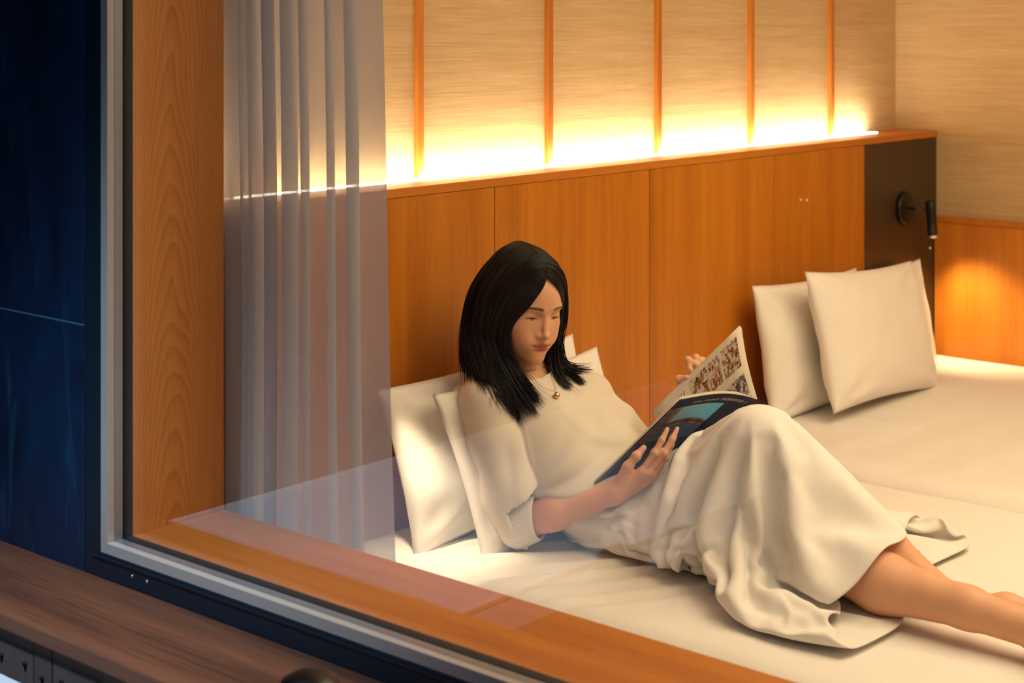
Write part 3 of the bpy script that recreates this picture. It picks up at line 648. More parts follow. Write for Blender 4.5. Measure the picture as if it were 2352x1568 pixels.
# rows of the draped skirt in half millimetres, each number the step from its neighbours
SKIRT_ROWS, SKIRT_ROUND = 56, 104
SKIRT_X = [
924,-1,-1,-3,-4,-5,-5,-7,-8,-9,-10,-11,-11,-13,-13,-14,-15,-15,-16,-16,-17,-17,-17,-18,-18,-18,-18,-18,-18,-18,-18,-17,-17,-17,-16,-16,-15,-15,-14,-13,-13,-11,-11,-10,-9,-8,-7,-5,-5,-4,-3,-1,-1,1,1,3,4,5,5,7,
8,9,10,11,11,13,13,14,15,15,16,16,17,17,17,18,18,18,18,18,18,18,18,17,17,17,16,16,15,15,14,13,13,11,11,10,9,8,7,5,5,4,3,1,5,0,-1,1,0,0,-1,1,0,0,1,0,0,0,1,0,
1,0,0,0,1,0,0,1,0,0,1,0,0,1,0,0,0,1,0,1,0,0,1,0,1,-1,1,0,0,1,0,-1,0,0,1,-1,1,-1,1,-1,0,0,1,0,-1,0,0,-1,1,-1,0,-1,0,0,-1,0,-1,0,0,0,
-1,0,0,-1,0,0,-1,0,0,-1,0,0,0,-1,0,-1,0,0,0,-1,0,0,-1,1,0,0,-1,1,25,-6,6,-5,5,4,-4,-3,-6,5,0,2,1,8,-5,0,1,-1,6,-9,-4,3,13,1,-22,-7,-1,0,0,-6,-14,-1,
-4,-5,5,5,-3,11,-9,1,20,8,-7,-4,-1,-6,13,-2,-3,-1,6,7,4,2,0,-1,-1,1,-1,-5,0,2,1,3,0,1,-17,2,3,6,3,-18,-12,-5,-10,-1,1,2,4,3,21,6,-3,-8,-4,-7,1,-40,-2,3,12,28,
7,13,2,0,1,2,1,3,-1,3,0,3,21,2,-3,3,-3,-5,5,-1,3,0,-3,1,-1,-4,2,4,0,-1,1,8,-3,-9,-8,9,9,-30,12,-8,12,-21,4,2,21,-10,-3,-3,3,-9,10,3,-17,0,17,2,13,5,-22,3,
20,1,-7,-16,-9,-6,6,-9,-2,-4,1,8,6,0,0,-11,-5,5,22,-4,3,-31,-19,0,0,9,25,1,0,10,5,-10,-12,25,17,13,-4,0,-15,30,-31,-9,-10,-7,13,-1,2,7,5,2,0,-2,3,-1,0,-2,-9,5,-3,1,
-1,2,-4,1,4,-7,5,-1,-1,-9,4,3,0,4,-6,3,13,6,-3,-15,12,37,-12,12,-14,22,-23,18,-10,7,-17,-3,0,0,2,-2,-1,-4,-6,5,-33,7,26,-3,-19,0,-1,-1,11,5,-7,7,-6,8,3,2,1,1,-7,3,
3,-17,-22,1,-14,14,6,23,11,-11,12,52,7,-7,-11,-8,-3,-39,10,-3,6,16,1,7,25,2,3,-36,-12,-28,-10,0,-2,-2,2,2,0,0,0,0,26,-2,-1,-1,-2,-3,2,2,-4,1,-1,1,1,5,0,0,2,1,1,-5,
-5,1,1,-2,-2,-10,1,-7,-3,-19,28,-21,-5,-4,18,2,9,7,-8,-9,1,-13,-7,19,38,-30,-20,-8,3,-3,3,11,8,25,-3,9,-4,2,-16,-19,-2,2,17,6,-36,-33,-10,6,-3,-28,26,-13,20,-47,-25,211,13,-1,54,20,
-7,-3,-35,-8,-28,-5,5,1,-4,3,-14,-5,-25,-2,-13,-5,4,3,-1,-5,2,1,0,-1,5,-9,-2,-1,-3,0,4,0,3,5,0,-1,21,9,5,5,0,3,2,7,1,-2,3,6,6,12,0,0,4,19,20,-3,-5,4,-5,9,
-18,-18,10,12,-10,5,-6,-11,-7,18,-8,2,-12,-16,-11,-13,-24,-32,8,0,36,-16,0,-18,-21,3,-7,-14,-20,55,-23,-2,14,54,-32,96,-7,49,-56,-219,60,-8,-26,19,-10,37,-5,28,79,-6,20,41,16,-3,-18,-10,-24,24,20,-39,
-17,-5,15,12,-15,-31,-3,-14,8,10,-7,-9,3,-3,-8,-1,-1,-2,22,-2,-20,-3,-2,-2,2,-1,3,3,4,13,-6,2,-1,-1,-2,3,0,3,-14,3,5,12,5,-12,6,7,-9,-8,3,-1,5,-14,-11,6,11,3,8,13,-2,6,
16,1,-19,-5,-33,10,-4,24,7,-19,-12,3,27,-23,25,24,-36,81,24,-76,-6,2,52,-49,-80,10,-26,-19,17,-18,26,-12,-39,13,-1,-28,102,13,-7,14,12,-15,-17,47,-29,-10,-17,-12,7,18,-3,25,-5,6,6,3,-3,5,2,1,
-1,-4,1,5,0,-4,-5,-5,5,1,-2,1,3,-5,3,0,-2,0,0,-3,-2,-3,-4,0,-3,-2,1,3,2,3,3,2,3,5,3,1,-4,-6,-6,-5,-5,0,-1,-1,15,6,13,-10,-3,-20,21,-14,6,1,0,-2,8,4,-1,-7,
91,-90,-7,-6,-3,7,4,7,-1,-4,6,0,1,-2,-1,-1,0,-7,-3,-6,-101,65,31,-11,19,16,-2,-14,32,18,0,-12,-17,-1,-7,-19,-9,-18,-5,5,2,0,7,19,10,9,-32,6,3,5,5,0,-6,-1,1,-3,-4,-2,1,1,
0,-1,0,1,2,2,2,1,-1,-4,-7,-2,0,-1,0,0,1,2,3,5,7,5,4,6,2,-2,2,-6,-37,22,-6,-6,-7,10,-28,34,5,5,0,1,4,4,9,-48,-56,69,10,-1,-3,-1,3,1,5,2,0,2,1,2,0,-1,
-3,3,-15,2,-17,10,17,2,-4,-1,15,-24,-8,-6,3,11,15,-5,1,-2,-4,6,8,-6,-1,-3,-8,-18,0,11,7,-15,0,0,7,-3,0,-1,-1,1,0,0,2,12,0,0,0,2,0,0,-2,-1,6,4,3,2,0,-4,5,-2,
-3,-4,-5,-3,-1,1,3,3,-1,4,5,-2,1,-33,2,5,21,1,6,-21,0,-6,3,14,7,-9,2,18,-25,-97,38,51,7,3,3,5,3,3,1,2,1,2,1,-1,-6,10,9,30,46,-114,-11,20,-4,-17,-6,32,5,-5,-9,-16,
-14,4,2,10,-3,11,2,1,-1,2,2,-4,-13,-22,0,8,1,-1,-4,13,5,5,3,3,1,1,-9,-14,1,0,1,0,4,4,0,-2,-8,-4,1,2,11,10,-1,5,1,-2,-3,-5,-5,-4,-2,2,7,-7,-2,17,9,4,-7,-9,
-17,-2,29,13,-1,2,3,-8,-12,-12,-13,-9,0,-7,-62,-11,78,12,6,4,4,4,3,2,4,3,0,4,10,80,9,-76,-38,3,-40,6,18,15,24,-7,-32,-20,10,0,5,2,3,2,-19,5,15,9,-6,7,1,-1,-2,-2,-4,-3,
-5,-4,-1,-7,-1,0,2,2,8,2,9,2,1,1,-1,-3,-3,-4,1,0,1,-1,-6,-4,-8,0,1,5,12,8,2,0,-2,-5,-5,-7,-3,15,-6,-12,-2,3,16,17,6,-5,-38,-11,6,-4,-2,16,11,13,-9,-1,5,8,0,-18,
4,-2,1,2,25,9,-6,-17,1,0,37,56,-10,-73,-2,12,-38,-17,0,12,-7,-9,-4,-6,21,35,-2,-10,11,3,-8,-9,18,-20,-4,4,-3,-20,-1,17,11,9,6,1,-1,-1,1,0,-2,-2,-5,-8,-11,-3,-2,1,1,3,8,-2,
-4,-1,1,0,-1,-1,15,-5,0,-2,-1,-3,-5,2,10,3,2,2,-2,-2,-5,-13,17,6,-7,-10,-12,-3,7,19,17,-12,-22,25,11,-18,13,-33,-12,32,14,2,2,-22,-7,0,0,3,32,-7,-8,-7,17,-1,-34,-33,37,-12,9,-4,
-22,9,26,22,-4,-20,-11,16,15,-13,-28,11,19,14,6,-4,15,-3,-5,-15,-1,7,-9,-12,-3,2,5,7,14,12,8,-1,-1,-2,-1,0,2,-2,-3,-2,-3,-5,-8,0,0,5,-1,-2,-1,-2,-15,21,0,0,2,1,-2,-3,-6,2,
2,0,-3,-2,-2,0,-8,2,20,9,-4,-13,-9,-15,17,4,24,-14,-12,12,-25,23,18,-17,3,16,-11,-4,-18,0,-7,-8,-34,40,11,-6,-5,37,-20,-20,-16,4,-2,-4,18,11,17,-33,1,32,-11,6,0,-11,28,-6,-21,-9,27,5,
9,5,-25,1,4,-3,18,-7,-1,4,4,10,3,2,-11,-1,1,1,2,3,-1,-3,-2,-3,-1,-2,1,1,-2,-9,-4,0,-2,0,0,-18,10,-1,-3,-3,0,0,3,3,4,6,9,4,5,-2,-11,-9,-12,7,18,15,5,-12,-29,12,
1,18,-13,5,-7,26,-2,-16,-12,4,14,-9,25,-2,21,10,-23,-28,-27,27,-30,-30,13,-1,-9,-5,-6,3,30,40,5,-14,14,-15,14,-11,10,-4,8,14,-4,-19,-28,6,2,-1,6,-3,3,-2,3,6,-5,9,1,-7,-7,-10,-2,-3,
-2,0,1,2,3,4,5,2,2,1,-4,-2,-1,0,-1,-1,0,-2,-1,-2,-15,0,0,2,-1,0,-2,-3,-2,1,2,4,-2,17,13,5,-6,-21,-12,-5,12,23,-5,4,-7,0,7,0,10,-6,9,-7,-6,4,-7,14,-5,2,15,23,
-19,-25,15,-32,-3,-9,12,-7,-17,-7,-6,36,14,-11,-33,9,3,17,2,-9,1,26,-16,22,-12,25,-8,5,-19,-1,28,4,-4,2,-24,22,12,-11,-7,-6,-8,-7,0,-2,-1,1,-1,2,-2,1,5,-2,0,10,0,2,2,-1,-1,-2,
0,2,0,-1,-2,-6,-4,-5,-1,-2,-1,1,0,-2,-2,0,7,-5,4,8,15,13,0,-11,-30,16,43,1,-26,-29,24,-23,24,7,-2,-5,9,-7,27,46,-64,-1,-11,0,1,-9,-13,21,5,-25,-6,3,16,2,3,5,1,-29,35,6,
-8,-2,-14,19,9,-22,20,-14,26,-12,2,-23,15,-7,-28,7,-5,15,15,-19,-16,5,3,0,-4,1,-4,1,-1,-3,1,-3,26,-9,-9,4,15,-15,-1,-1,7,4,-1,4,14,1,1,0,-2,-6,-5,-6,-8,-5,-5,-4,-3,-1,0,2,
-1,-4,1,5,-3,0,5,15,30,-24,1,-22,33,-11,-16,19,8,-3,4,-3,13,-27,-16,12,5,25,16,-46,8,0,6,-8,6,5,-4,0,-3,-3,1,-10,-1,36,-8,-3,2,-8,17,-7,-18,22,0,11,-25,-14,24,-2,-3,14,-3,-18,
3,-18,0,9,9,-16,4,0,8,-2,2,1,2,1,-1,0,-5,23,-7,-7,-3,0,8,0,-11,5,-1,4,-13,-1,1,1,15,8,0,-1,-4,-5,-5,-7,-6,-4,-5,-4,-2,3,-2,-3,-1,14,4,-8,-9,12,-20,19,1,38,6,-5,
-23,10,-12,35,-55,19,-4,-26,17,20,-6,11,-8,11,-19,23,-33,15,5,-1,-6,9,-11,4,10,-7,-12,8,-3,6,1,6,19,1,-4,-9,3,2,-29,22,10,-10,-4,8,-1,-4,-16,-3,-4,10,-8,-1,-1,13,6,5,3,2,-5,1,
-18,-3,30,1,-20,14,-4,-4,7,-10,1,-9,6,-4,4,-4,-3,-1,13,3,5,2,-1,-1,-6,-9,1,-5,-4,-7,-6,-7,3,-3,2,16,10,0,13,10,-4,-6,-18,9,-3,-3,9,1,37,-13,-38,-7,14,-26,-16,21,10,0,29,-25,
29,-10,-13,3,6,-14,12,-4,-6,4,17,-14,13,6,-6,-3,-1,-3,9,5,-9,4,13,-16,14,-7,3,-5,-3,1,1,-23,-1,-7,0,0,2,-2,2,2,5,6,14,6,4,-12,-16,22,1,-16,-3,12,-9,-1,1,-1,-6,13,-9,0,
-4,11,-7,-1,-2,8,5,2,1,0,-12,6,4,5,4,0,-7,-12,-10,-6,-4,-2,1,-4,-4,5,28,-24,12,0,-12,2,18,20,7,-52,-28,45,3,-13,-5,9,-2,24,-17,2,14,-4,-3,15,-8,6,-4,1,-13,18,1,-4,2,0,
-3,7,-2,0,0,19,-6,-6,7,-1,4,-3,0,-1,-1,5,-6,-8,-8,-9,-5,-2,-1,1,-1,1,1,3,6,18,2,-10,13,-2,-5,-12,9,-3,-4,5,4,-8,-2,4,5,-4,-6,0,1,-9,0,7,8,9,27,6,2,-2,-6,5,
4,1,-6,-2,-23,-18,-11,-2,8,3,1,21,6,-4,2,-6,16,-25,-20,41,2,-32,-21,-12,11,15,9,3,5,6,-5,5,5,-17,11,-5,12,1,13,-13,-13,6,-3,8,-2,-3,-7,3,28,-19,1,0,2,2,0,3,-1,1,1,-5,
4,7,-2,-6,-11,-4,-3,0,3,2,2,-1,-2,-7,-6,-1,1,26,-1,-2,-11,4,-1,-1,-1,-4,1,6,0,-12,-2,-2,0,1,-4,-4,0,0,-8,-1,6,12,27,19,0,2,8,-5,5,-5,-21,2,-9,-11,-1,-31,5,8,39,8,
-32,30,-5,-37,-1,-24,31,13,11,-5,6,-19,24,-5,-3,0,2,9,-3,4,-3,1,2,-17,8,-10,10,-10,1,-7,1,11,8,6,-9,-4,7,1,-5,1,5,-1,-3,11,0,-9,-4,4,-2,-6,-3,-6,-6,-3,-2,-1,-1,0,11,13,
-11,-12,22,-2,2,-5,2,-5,-3,-2,6,2,-14,-1,0,0,-2,0,6,5,8,12,5,3,-3,-3,6,-32,-17,-4,6,5,6,31,21,-4,-21,2,-40,20,-5,4,6,-7,23,-5,15,4,-15,-13,-6,25,21,-8,-31,13,-12,7,6,-2,
1,9,-3,0,-6,-3,-24,20,5,3,-13,1,-1,5,6,-13,10,2,-3,2,13,-5,1,1,-4,-3,4,5,-4,1,3,-6,0,-3,1,0,-3,-7,-6,5,3,3,2,-7,3,-4,-13,16,0,0,-1,-1,-5,3,4,-13,-2,-1,-1,1,
7,11,10,9,9,4,2,2,2,-20,-35,1,21,-16,-22,-5,5,3,-7,10,34,0,27,-9,4,-28,-17,18,-17,13,49,-12,0,-19,40,4,-31,-19,10,-1,-17,8,-6,-5,0,1,8,-1,7,-20,16,15,-16,9,-18,9,4,9,-20,8,
0,-4,5,-4,-9,10,6,-3,-3,5,8,-12,11,-1,-4,1,-1,-4,1,5,5,-3,-8,-16,-4,-1,0,2,16,2,-1,-5,-1,0,-2,-1,0,3,-11,-2,-1,-1,7,15,12,7,5,6,1,0,0,0,-8,5,1,-5,-18,2,22,-4,
-21,-36,22,-26,-2,-1,3,17,-18,28,-2,-10,-5,-2,20,31,36,21,-29,-27,-1,-23,5,-26,34,-11,7,0,-4,-12,-1,8,-20,23,-3,-3,-3,-14,35,-3,-5,-2,-5,7,-7,-3,-3,-2,14,5,-9,-2,9,-1,-8,13,-15,2,1,0,
0,-2,-2,3,-1,8,4,-4,-14,-9,4,0,-5,-7,-1,0,15,-2,-2,0,2,-10,0,-2,0,21,20,4,2,1,-1,-6,-7,-8,-9,-25,-9,-1,12,-2,-2,6,-15,14,-3,12,-15,25,7,4,4,-4,31,-23,9,-36,-15,-2,24,51,
-60,19,-13,5,10,3,2,-18,-3,-1,4,10,6,6,-30,2,29,-14,12,-17,23,-2,-17,4,-9,1,7,2,-3,-13,-3,27,12,3,-4,-4,-4,5,15,-21,0,-5,-4,-2,4,12,5,-9,-1,-1,7,10,2,-9,-18,-9,-3,14,15,-6,
-16,11,-2,-4,-7,4,-5,3,36,6,-8,-4,-5,-6,-8,-8,-6,-4,0,14,8,-1,-23,1,0,4,-1,19,2,19,6,-2,-24,2,8,11,-16,20,-22,-21,14,8,-1,2,6,-23,6,7,-18,22,2,19,-37,15,0,2,-6,-29,25,5,
-9,-1,-2,6,-20,19,4,0,-2,2,6,0,-8,-3,16,0,18,-11,1,12,-4,7,-22,2,5,-1,0,-2,5,10,4,-5,-6,-5,-6,-1,10,9,1,-1,-2,-2,-19,0,7,-7,0,-2,0,-8,3,31,-23,-21,1,-3,-5,-3,-2,0,
-1,0,-1,4,10,8,-6,41,17,-12,12,-12,7,4,-34,1,16,-3,-7,-23,2,-8,5,13,7,10,28,-44,6,-9,-15,-1,31,-26,-4,-2,38,-11,0,-2,0,12,-8,-21,8,3,-18,11,13,-5,4,1,-7,-4,13,4,-9,-1,27,-11,
21,-6,0,-9,-2,-16,19,-1,1,-1,-1,-1,11,11,-10,3,-1,-3,-3,-4,-6,-2,4,0,-1,-2,5,0,-7,-1,-1,-3,-4,1,15,-28,-5,3,-8,-2,0,-1,0,-1,2,2,2,1,-7,23,44,-35,24,23,-27,-32,29,4,14,-28,
-9,2,6,32,-29,4,5,2,-4,-28,-7,40,13,29,-34,-31,-17,30,-31,33,-5,6,1,-1,-16,30,5,-21,-6,10,13,-7,-3,-17,5,0,-2,6,7,-28,9,36,-33,23,19,-1,-1,-5,0,1,-4,0,-5,0,1,5,10,-26,-11,-5,
-3,0,0,0,0,1,0,-1,0,3,5,9,11,-6,-3,0,-1,3,-18,3,4,2,-2,-3,-3,-2,-1,-1,-3,-3,-3,-4,13,-5,0,3,2,26,31,1,4,-5,5,-6,-23,-3,-26,5,19,0,14,21,2,-22,-29,35,21,-12,11,-51,
-7,0,38,-11,3,1,-37,-7,14,-1,-8,35,4,-36,14,-3,9,-4,-9,1,33,-8,-30,-4,26,-1,18,-3,14,-2,-5,4,-4,9,-15,8,-3,-1,-1,4,-11,-9,4,2,3,1,0,-1,-3,-3,-1,4,7,12,2,-5,-14,0,0,-1,
-1,-4,19,-2,12,4,0,-1,-3,-3,-4,-3,-4,-4,-6,-5,-12,-12,11,32,-2,-5,-18,53,-24,-50,28,44,-4,-18,23,-49,23,-37,8,34,7,22,-55,-20,68,-10,-14,-3,-12,-7,-10,6,-2,6,35,-10,-17,0,20,1,-41,40,-15,18,
-40,22,3,4,-17,13,18,-1,-2,8,-3,-9,16,-3,3,-5,0,0,1,-12,-1,2,7,3,-23,9,9,10,9,3,0,-1,0,0,0,-2,-4,-21,-16,12,-3,4,-1,-1,0,8,-22,25,-1,6,7,4,2,0,0,1,1,0,0,-4,
-15,20,-40,-9,-8,3,34,-38,34,23,-23,-8,34,2,-44,13,0,28,-38,-7,9,88,-31,67,-113,0,-24,14,-3,22,1,2,-4,-7,1,22,-5,-12,-39,0,45,2,-10,-16,7,-6,13,2,3,-4,5,10,-1,0,8,-13,14,0,-1,-3,
3,-14,4,-1,5,-4,-1,-15,15,18,9,-5,-10,2,8,4,-2,-4,-8,-10,-14,-9,28,-21,15,-6,-1,0,4,-9,20,-38,1,8,10,12,12,4,2,-1,-1,-2,-4,-11,27,-52,1,-11,-3,-1,6,14,-29,5,6,14,9,24,22,-2,
-41,16,-2,-1,24,20,66,-128,19,-36,16,2,14,-12,16,-10,-14,-4,6,7,35,-23,13,-17,2,-4,-20,5,28,11,-15,0,4,-1,-11,20,-19,6,14,-7,13,-1,-4,1,-6,3,-6,10,-8,1,-5,13,15,-2,-14,7,12,-1,-10,-16,
-9,-7,-6,-2,2,35,-24,15,-19,9,1,-1,-7,26,-6,6,-31,-12,-3,1,6,21,8,10,0,-1,1,4,-32,5,-13,-10,1,8,-4,25,-23,9,2,-4,-5,-18,32,27,24,-25,-25,2,-10,-23,45,-31,12,12,5,16,12,-28,-23,18,
24,-6,-30,2,6,22,10,-4,-32,2,6,12,0,0,-5,1,14,-14,2,7,-12,0,9,0,12,-3,-3,5,-1,-6,7,-8,4,3,-1,18,-15,-6,21,0,-13,-13,-16,-5,-1,1,4,9,27,-24,13,-23,20,-9,1,-2,-1,13,-4,13,
0,-24,-14,-7,7,-14,-1,1,16,10,0,-11,-6,5,-1,-1,6,1,5,-3,30,-7,-29,-15,-1,24,-4,7,6,6,19,-25,24,-8,-26,38,-30,21,-5,33,-15,3,-23,-18,-3,18,-14,-9,-5,-19,22,-9,9,-4,25,-12,6,-9,19,2,
-19,16,11,-4,-8,12,-4,1,11,-2,4,-8,0,2,-5,0,6,-5,22,-14,7,10,-8,-16,-20,0,-2,2,6,7,9,13,-10,-1,-20,23,-11,-4,1,0,-2,-17,38,-1,3,-1,-18,-12,-19,28,-22,-8,0,-4,5,26,2,-11,-8,0,
8,-4,7,-20,-7,34,13,-26,6,-1,2,-3,-11,21,22,6,-26,19,-16,-2,6,6,1,-11,11,22,4,-28,8,-25,13,-7,-3,-14,-4,-1,11,11,2,12,-19,8,-3,0,11,-6,14,-11,8,-3,-1,4,-2,11,-1,-3,-3,11,-6,3,
-7,14,4,1,4,-22,-2,-15,14,-15,10,9,2,4,10,-7,-12,-9,-1,10,-4,-1,0,0,-1,-11,-6,31,6,-1,0,-10,12,-37,39,-9,-35,-10,-4,-1,23,-1,0,-5,5,0,-5,-19,25,4,-18,42,-1,-6,-12,-9,22,-35,9,24,
-18,8,16,-13,4,-30,26,16,-15,-2,32,-8,-11,21,-27,13,-33,-6,1,24,17,-32,16,-16,23,-9,9,-12,-5,12,1,-30,35,1,-2,-6,-3,-4,14,-1,11,-14,-1,4,3,13,-8,5,-15,15,-30,17,-14,15,7,6,7,0,-11,-15,
-9,-9,31,-14,-2,-2,2,-2,0,-9,3,-1,23,5,-2,-4,-17,25,-13,0,5,-18,-16,-11,5,10,7,-7,-7,-5,0,3,12,-3,11,3,-11,-1,16,9,-23,24,12,-4,-8,-9,-21,3,23,6,-25,6,14,23,-30,21,-18,13,8,-12,
-44,19,1,5,-15,27,-2,13,-28,13,-9,12,6,0,-4,-11,1,1,11,-8,-1,12,-21,19,-11,0,13,-6,11,2,5,-6,-2,-16,17,-20,12,16,5,-1,-4,-10,-17,-9,-4,30,-9,-5,-2,-1,0,-1,-1,-7,5,-5,5,22,-1,3,
-17,-12,7,12,-5,1,-9,-17,-17,13,-1,-4,-1,3,-4,20,-5,-14,32,1,13,-9,1,3,17,1,8,9,56,-76,-20,0,12,-3,-14,-9,8,-21,44,14,-40,-2,43,-31,-2,-21,2,16,-4,4,-19,0,14,-1,6,2,-2,1,-29,39,
2,4,-13,-6,22,-16,5,-18,4,11,-12,8,15,3,-6,-8,-4,13,-23,14,15,7,-2,-4,-14,-14,-4,5,5,4,-2,-4,-2,-1,-8,11,-1,-6,-19,15,2,3,23,-3,2,-25,4,-3,-5,8,6,-5,-20,-13,6,4,-1,12,3,17,
-1,3,5,-11,-1,5,-1,2,9,6,9,15,-24,1,14,6,-14,-16,-2,-24,1,17,-24,14,15,-15,5,2,-4,5,-1,-9,-16,6,1,-3,13,3,4,-5,15,-15,7,8,4,2,-22,11,22,-10,-1,-2,10,-17,7,12,4,-14,-2,-6,
10,-20,10,11,16,-3,-5,-26,-3,-2,8,-5,14,-2,-4,-3,-1,-2,-1,0,5,-2,-18,-7,19,1,1,7,1,11,-40,-7,30,-13,5,7,-4,-13,-9,28,-14,0,8,-8,6,11,10,-3,-11,11,2,3,-6,7,0,-4,-4,4,-3,14,
2,3,5,-39,1,0,-16,-1,46,-48,5,22,2,4,-9,-7,-8,-1,2,6,7,-2,4,-1,-2,3,9,2,-5,-27,38,16,8,12,-5,6,-18,4,17,2,-4,-2,-10,0,2,-1,-1,13,5,-8,-12,-5,-10,9,-10,12,5,-3,-4,-2,
-3,0,-1,-4,7,0,-13,-9,5,11,0,9,-1,-1,0,-22,15,3,-15,6,2,-2,-4,-10,10,-2,2,13,7,-4,-13,15,6,4,-2,0,3,2,0,-8,-3,0,3,-1,6,20,-9,-7,-39,5,-3,6,1,-3,2,8,-1,31,1,-57,
18,4,23,-11,-9,4,-4,5,-3,6,12,11,-17,10,-2,6,23,-6,2,-9,-2,19,-12,9,-2,-14,-2,4,4,0,-2,17,-3,-10,-19,14,-5,-11,6,11,-6,-1,-1,-2,-1,-2,2,2,-1,-1,-10,-13,0,10,-2,-5,30,-13,0,26,
-47,0,22,-14,-2,12,-6,-8,6,7,6,-2,0,7,-4,-2,11,-1,-1,2,4,1,1,-1,-3,3,-6,-7,4,15,-19,17,7,-59,4,10,-5,5,3,-17,35,16,5,-8,0,-24,1,-4,9,2,4,-14,4,16,13,-32,24,2,1,3,
22,-4,-5,-3,-1,2,15,1,-13,-2,4,-1,2,0,1,7,-6,-25,20,-12,7,-2,-1,3,4,-10,2,0,-1,-1,2,3,-3,-1,-5,-18,-7,12,0,1,10,16,5,-18,-6,-9,-9,30,-2,-12,5,-11,9,1,1,3,-4,6,6,-2,
2,-1,5,-3,6,1,1,-9,-4,-6,25,-17,-18,-17,68,-19,-18,-4,-18,-5,2,9,3,-25,51,4,-1,5,-39,5,0,17,-3,1,-6,20,-4,-7,-6,22,-18,14,0,-14,15,-5,4,2,7,6,-1,-6,-12,10,-8,7,-27,5,28,-3,
-21,-3,3,12,5,-4,-8,4,-6,8,-10,4,-3,0,5,-3,-2,1,-1,-15,-10,5,-2,10,9,5,-15,3,0,14,-16,6,9,5,-4,-19,7,1,1,5,1,-5,10,2,-1,0,1,3,-4,3,-10,2,12,-26,10,10,-17,27,-3,-7,
-19,-20,34,-40,6,26,-32,58,-19,-9,14,15,-15,-18,2,1,6,1,9,-2,1,1,-16,20,0,4,1,11,12,7,-9,0,19,1,-3,-10,-6,-11,10,1,6,2,11,-22,-27,35,-17,27,-11,0,-7,1,-2,-1,-4,3,-1,-1,2,0,
-3,2,-2,-9,-13,2,3,32,-18,-25,29,-13,17,-13,13,-21,23,-9,-2,-4,2,0,1,6,6,6,-7,-3,-1,5,-3,-2,6,-5,9,6,-39,36,-51,23,32,-31,21,7,-28,11,26,-9,-46,15,20,6,21,-22,-1,3,-5,11,-26,4,
1,-1,1,-1,11,10,-5,2,0,2,1,5,17,-5,0,16,2,-1,-1,-18,-2,-1,15,-6,0,-5,-26,17,-4,-5,5,18,1,-5,-2,-1,0,-2,-3,0,1,-2,0,0,-9,-4,12,-4,-16,-2,29,-39,-4,62,-26,2,-14,26,-3,-1,
-13,-2,-2,4,-3,3,2,1,3,0,3,7,-6,-2,4,2,-4,5,1,-38,32,-26,35,-39,-13,59,-42,30,13,-30,-6,51,-43,-21,8,2,3,35,-15,3,-1,-10,-3,2,-2,0,-2,7,3,0,7,0,2,3,0,-1,17,-6,9,11,
-1,-2,-15,-4,-1,1,-1,-8,4,11,-14,-4,19,-22,9,10,2,2,-3,-23,20,-4,-2,-1,0,0,0,-7,-3,-3,9,-1,-15,-14,8,-2,26,11,-2,0,12,-14,-5,-10,0,1,2,1,0,1,2,2,0,3,4,0,-1,2,0,1,
3,-1,-42,34,0,22,1,-12,-14,-32,-1,4,-5,24,8,-6,6,7,-22,4,5,-17,-8,44,-2,14,-23,-6,1,1,3,0,0,3,10,1,1,1,2,-3,16,-2,16,-1,-6,1,-15,0,-1,2,-14,23,-13,-21,35,-42,22,-3,11,7,
-11,0,9,-14,1,7,-1,-3,2,-1,-2,-10,-2,12,-2,-2,-8,-11,-1,20,19,-8,3,4,-14,5,-10,8,-21,3,16,-4,0,1,1,2,0,1,7,-4,1,2,2,-2,-2,-28,38,3,2,-2,-11,-48,21,-17,1,7,6,24,23,-6,
-8,21,1,-44,-5,-13,7,14,18,9,-6,-20,3,3,1,-1,2,2,12,-2,3,1,0,-2,16,1,9,-2,-2,-10,-1,-3,2,3,8,-13,2,5,-33,3,13,-2,18,-28,38,1,-2,-3,-25,11,1,-4,2,-1,-6,-6,0,10,-3,1,
-6,-12,-11,42,-2,-4,0,4,-2,-15,12,-3,-5,19,-10,1,-9,1,2,1,2,1,0,0,2,-1,-3,-1,-6,25,3,0,1,3,-18,5,-55,13,-6,4,61,-14,-9,8,21,-2,-61,34,-27,10,-16,1,39,2,5,-24,-1,1,1,2,
1,0,1,6,6,1,1,-1,16,5,11,-2,1,-19,-1,-1,1,5,0,-6,2,-5,14,-17,-8,-3,36,-2,-5,0,-2,-2,2,-16,6,-7,1,1,-10,-2,-2,1,1,8,-6,-4,14,-2,1,3,-3,4,2,-6,8,-12,-3,8,7,-1,
-12,2,1,1,2,0,1,1,3,-3,1,5,10,-3,-1,3,4,-52,-5,57,2,-11,8,-8,-16,23,-52,19,-1,13,32,-20,-50,8,4,2,40,-6,-8,0,-7,1,0,2,3,0,5,2,7,1,1,-3,26,-3,4,-24,17,-9,-1,1,
2,10,-11,0,-2,1,9,2,-31,3,-13,43,-3,-8,1,3,-23,3,6,6,-4,1,-11,-1,-1,-3,2,-1,4,0,19,-3,-21,12,4,3,0,-3,-17,-4,47,-16,-9,6,-13,0,2,1,2,1,1,1,2,4,1,3,-1,6,-18,2,
-31,49,2,16,-13,5,-20,12,11,3,-43,-11,22,-42,56,-54,48,-26,-11,-1,-13,-1,45,-6,-1,-4,2,1,1,-1,7,1,7,2,0,-1,-5,31,-31,29,-9,-2,-1,-1,11,-3,-4,-2,-1,-2,-2,14,-21,10,3,-13,21,-2,-6,3,
0,-23,7,4,-1,-7,-2,-2,0,-4,0,6,2,6,5,7,-5,-24,27,-4,0,-1,3,-7,17,-4,1,-1,-17,0,2,2,1,1,1,4,4,0,3,0,0,-23,6,-9,24,-1,24,-1,10,-43,13,17,-45,2,23,5,-29,-26,12,43,
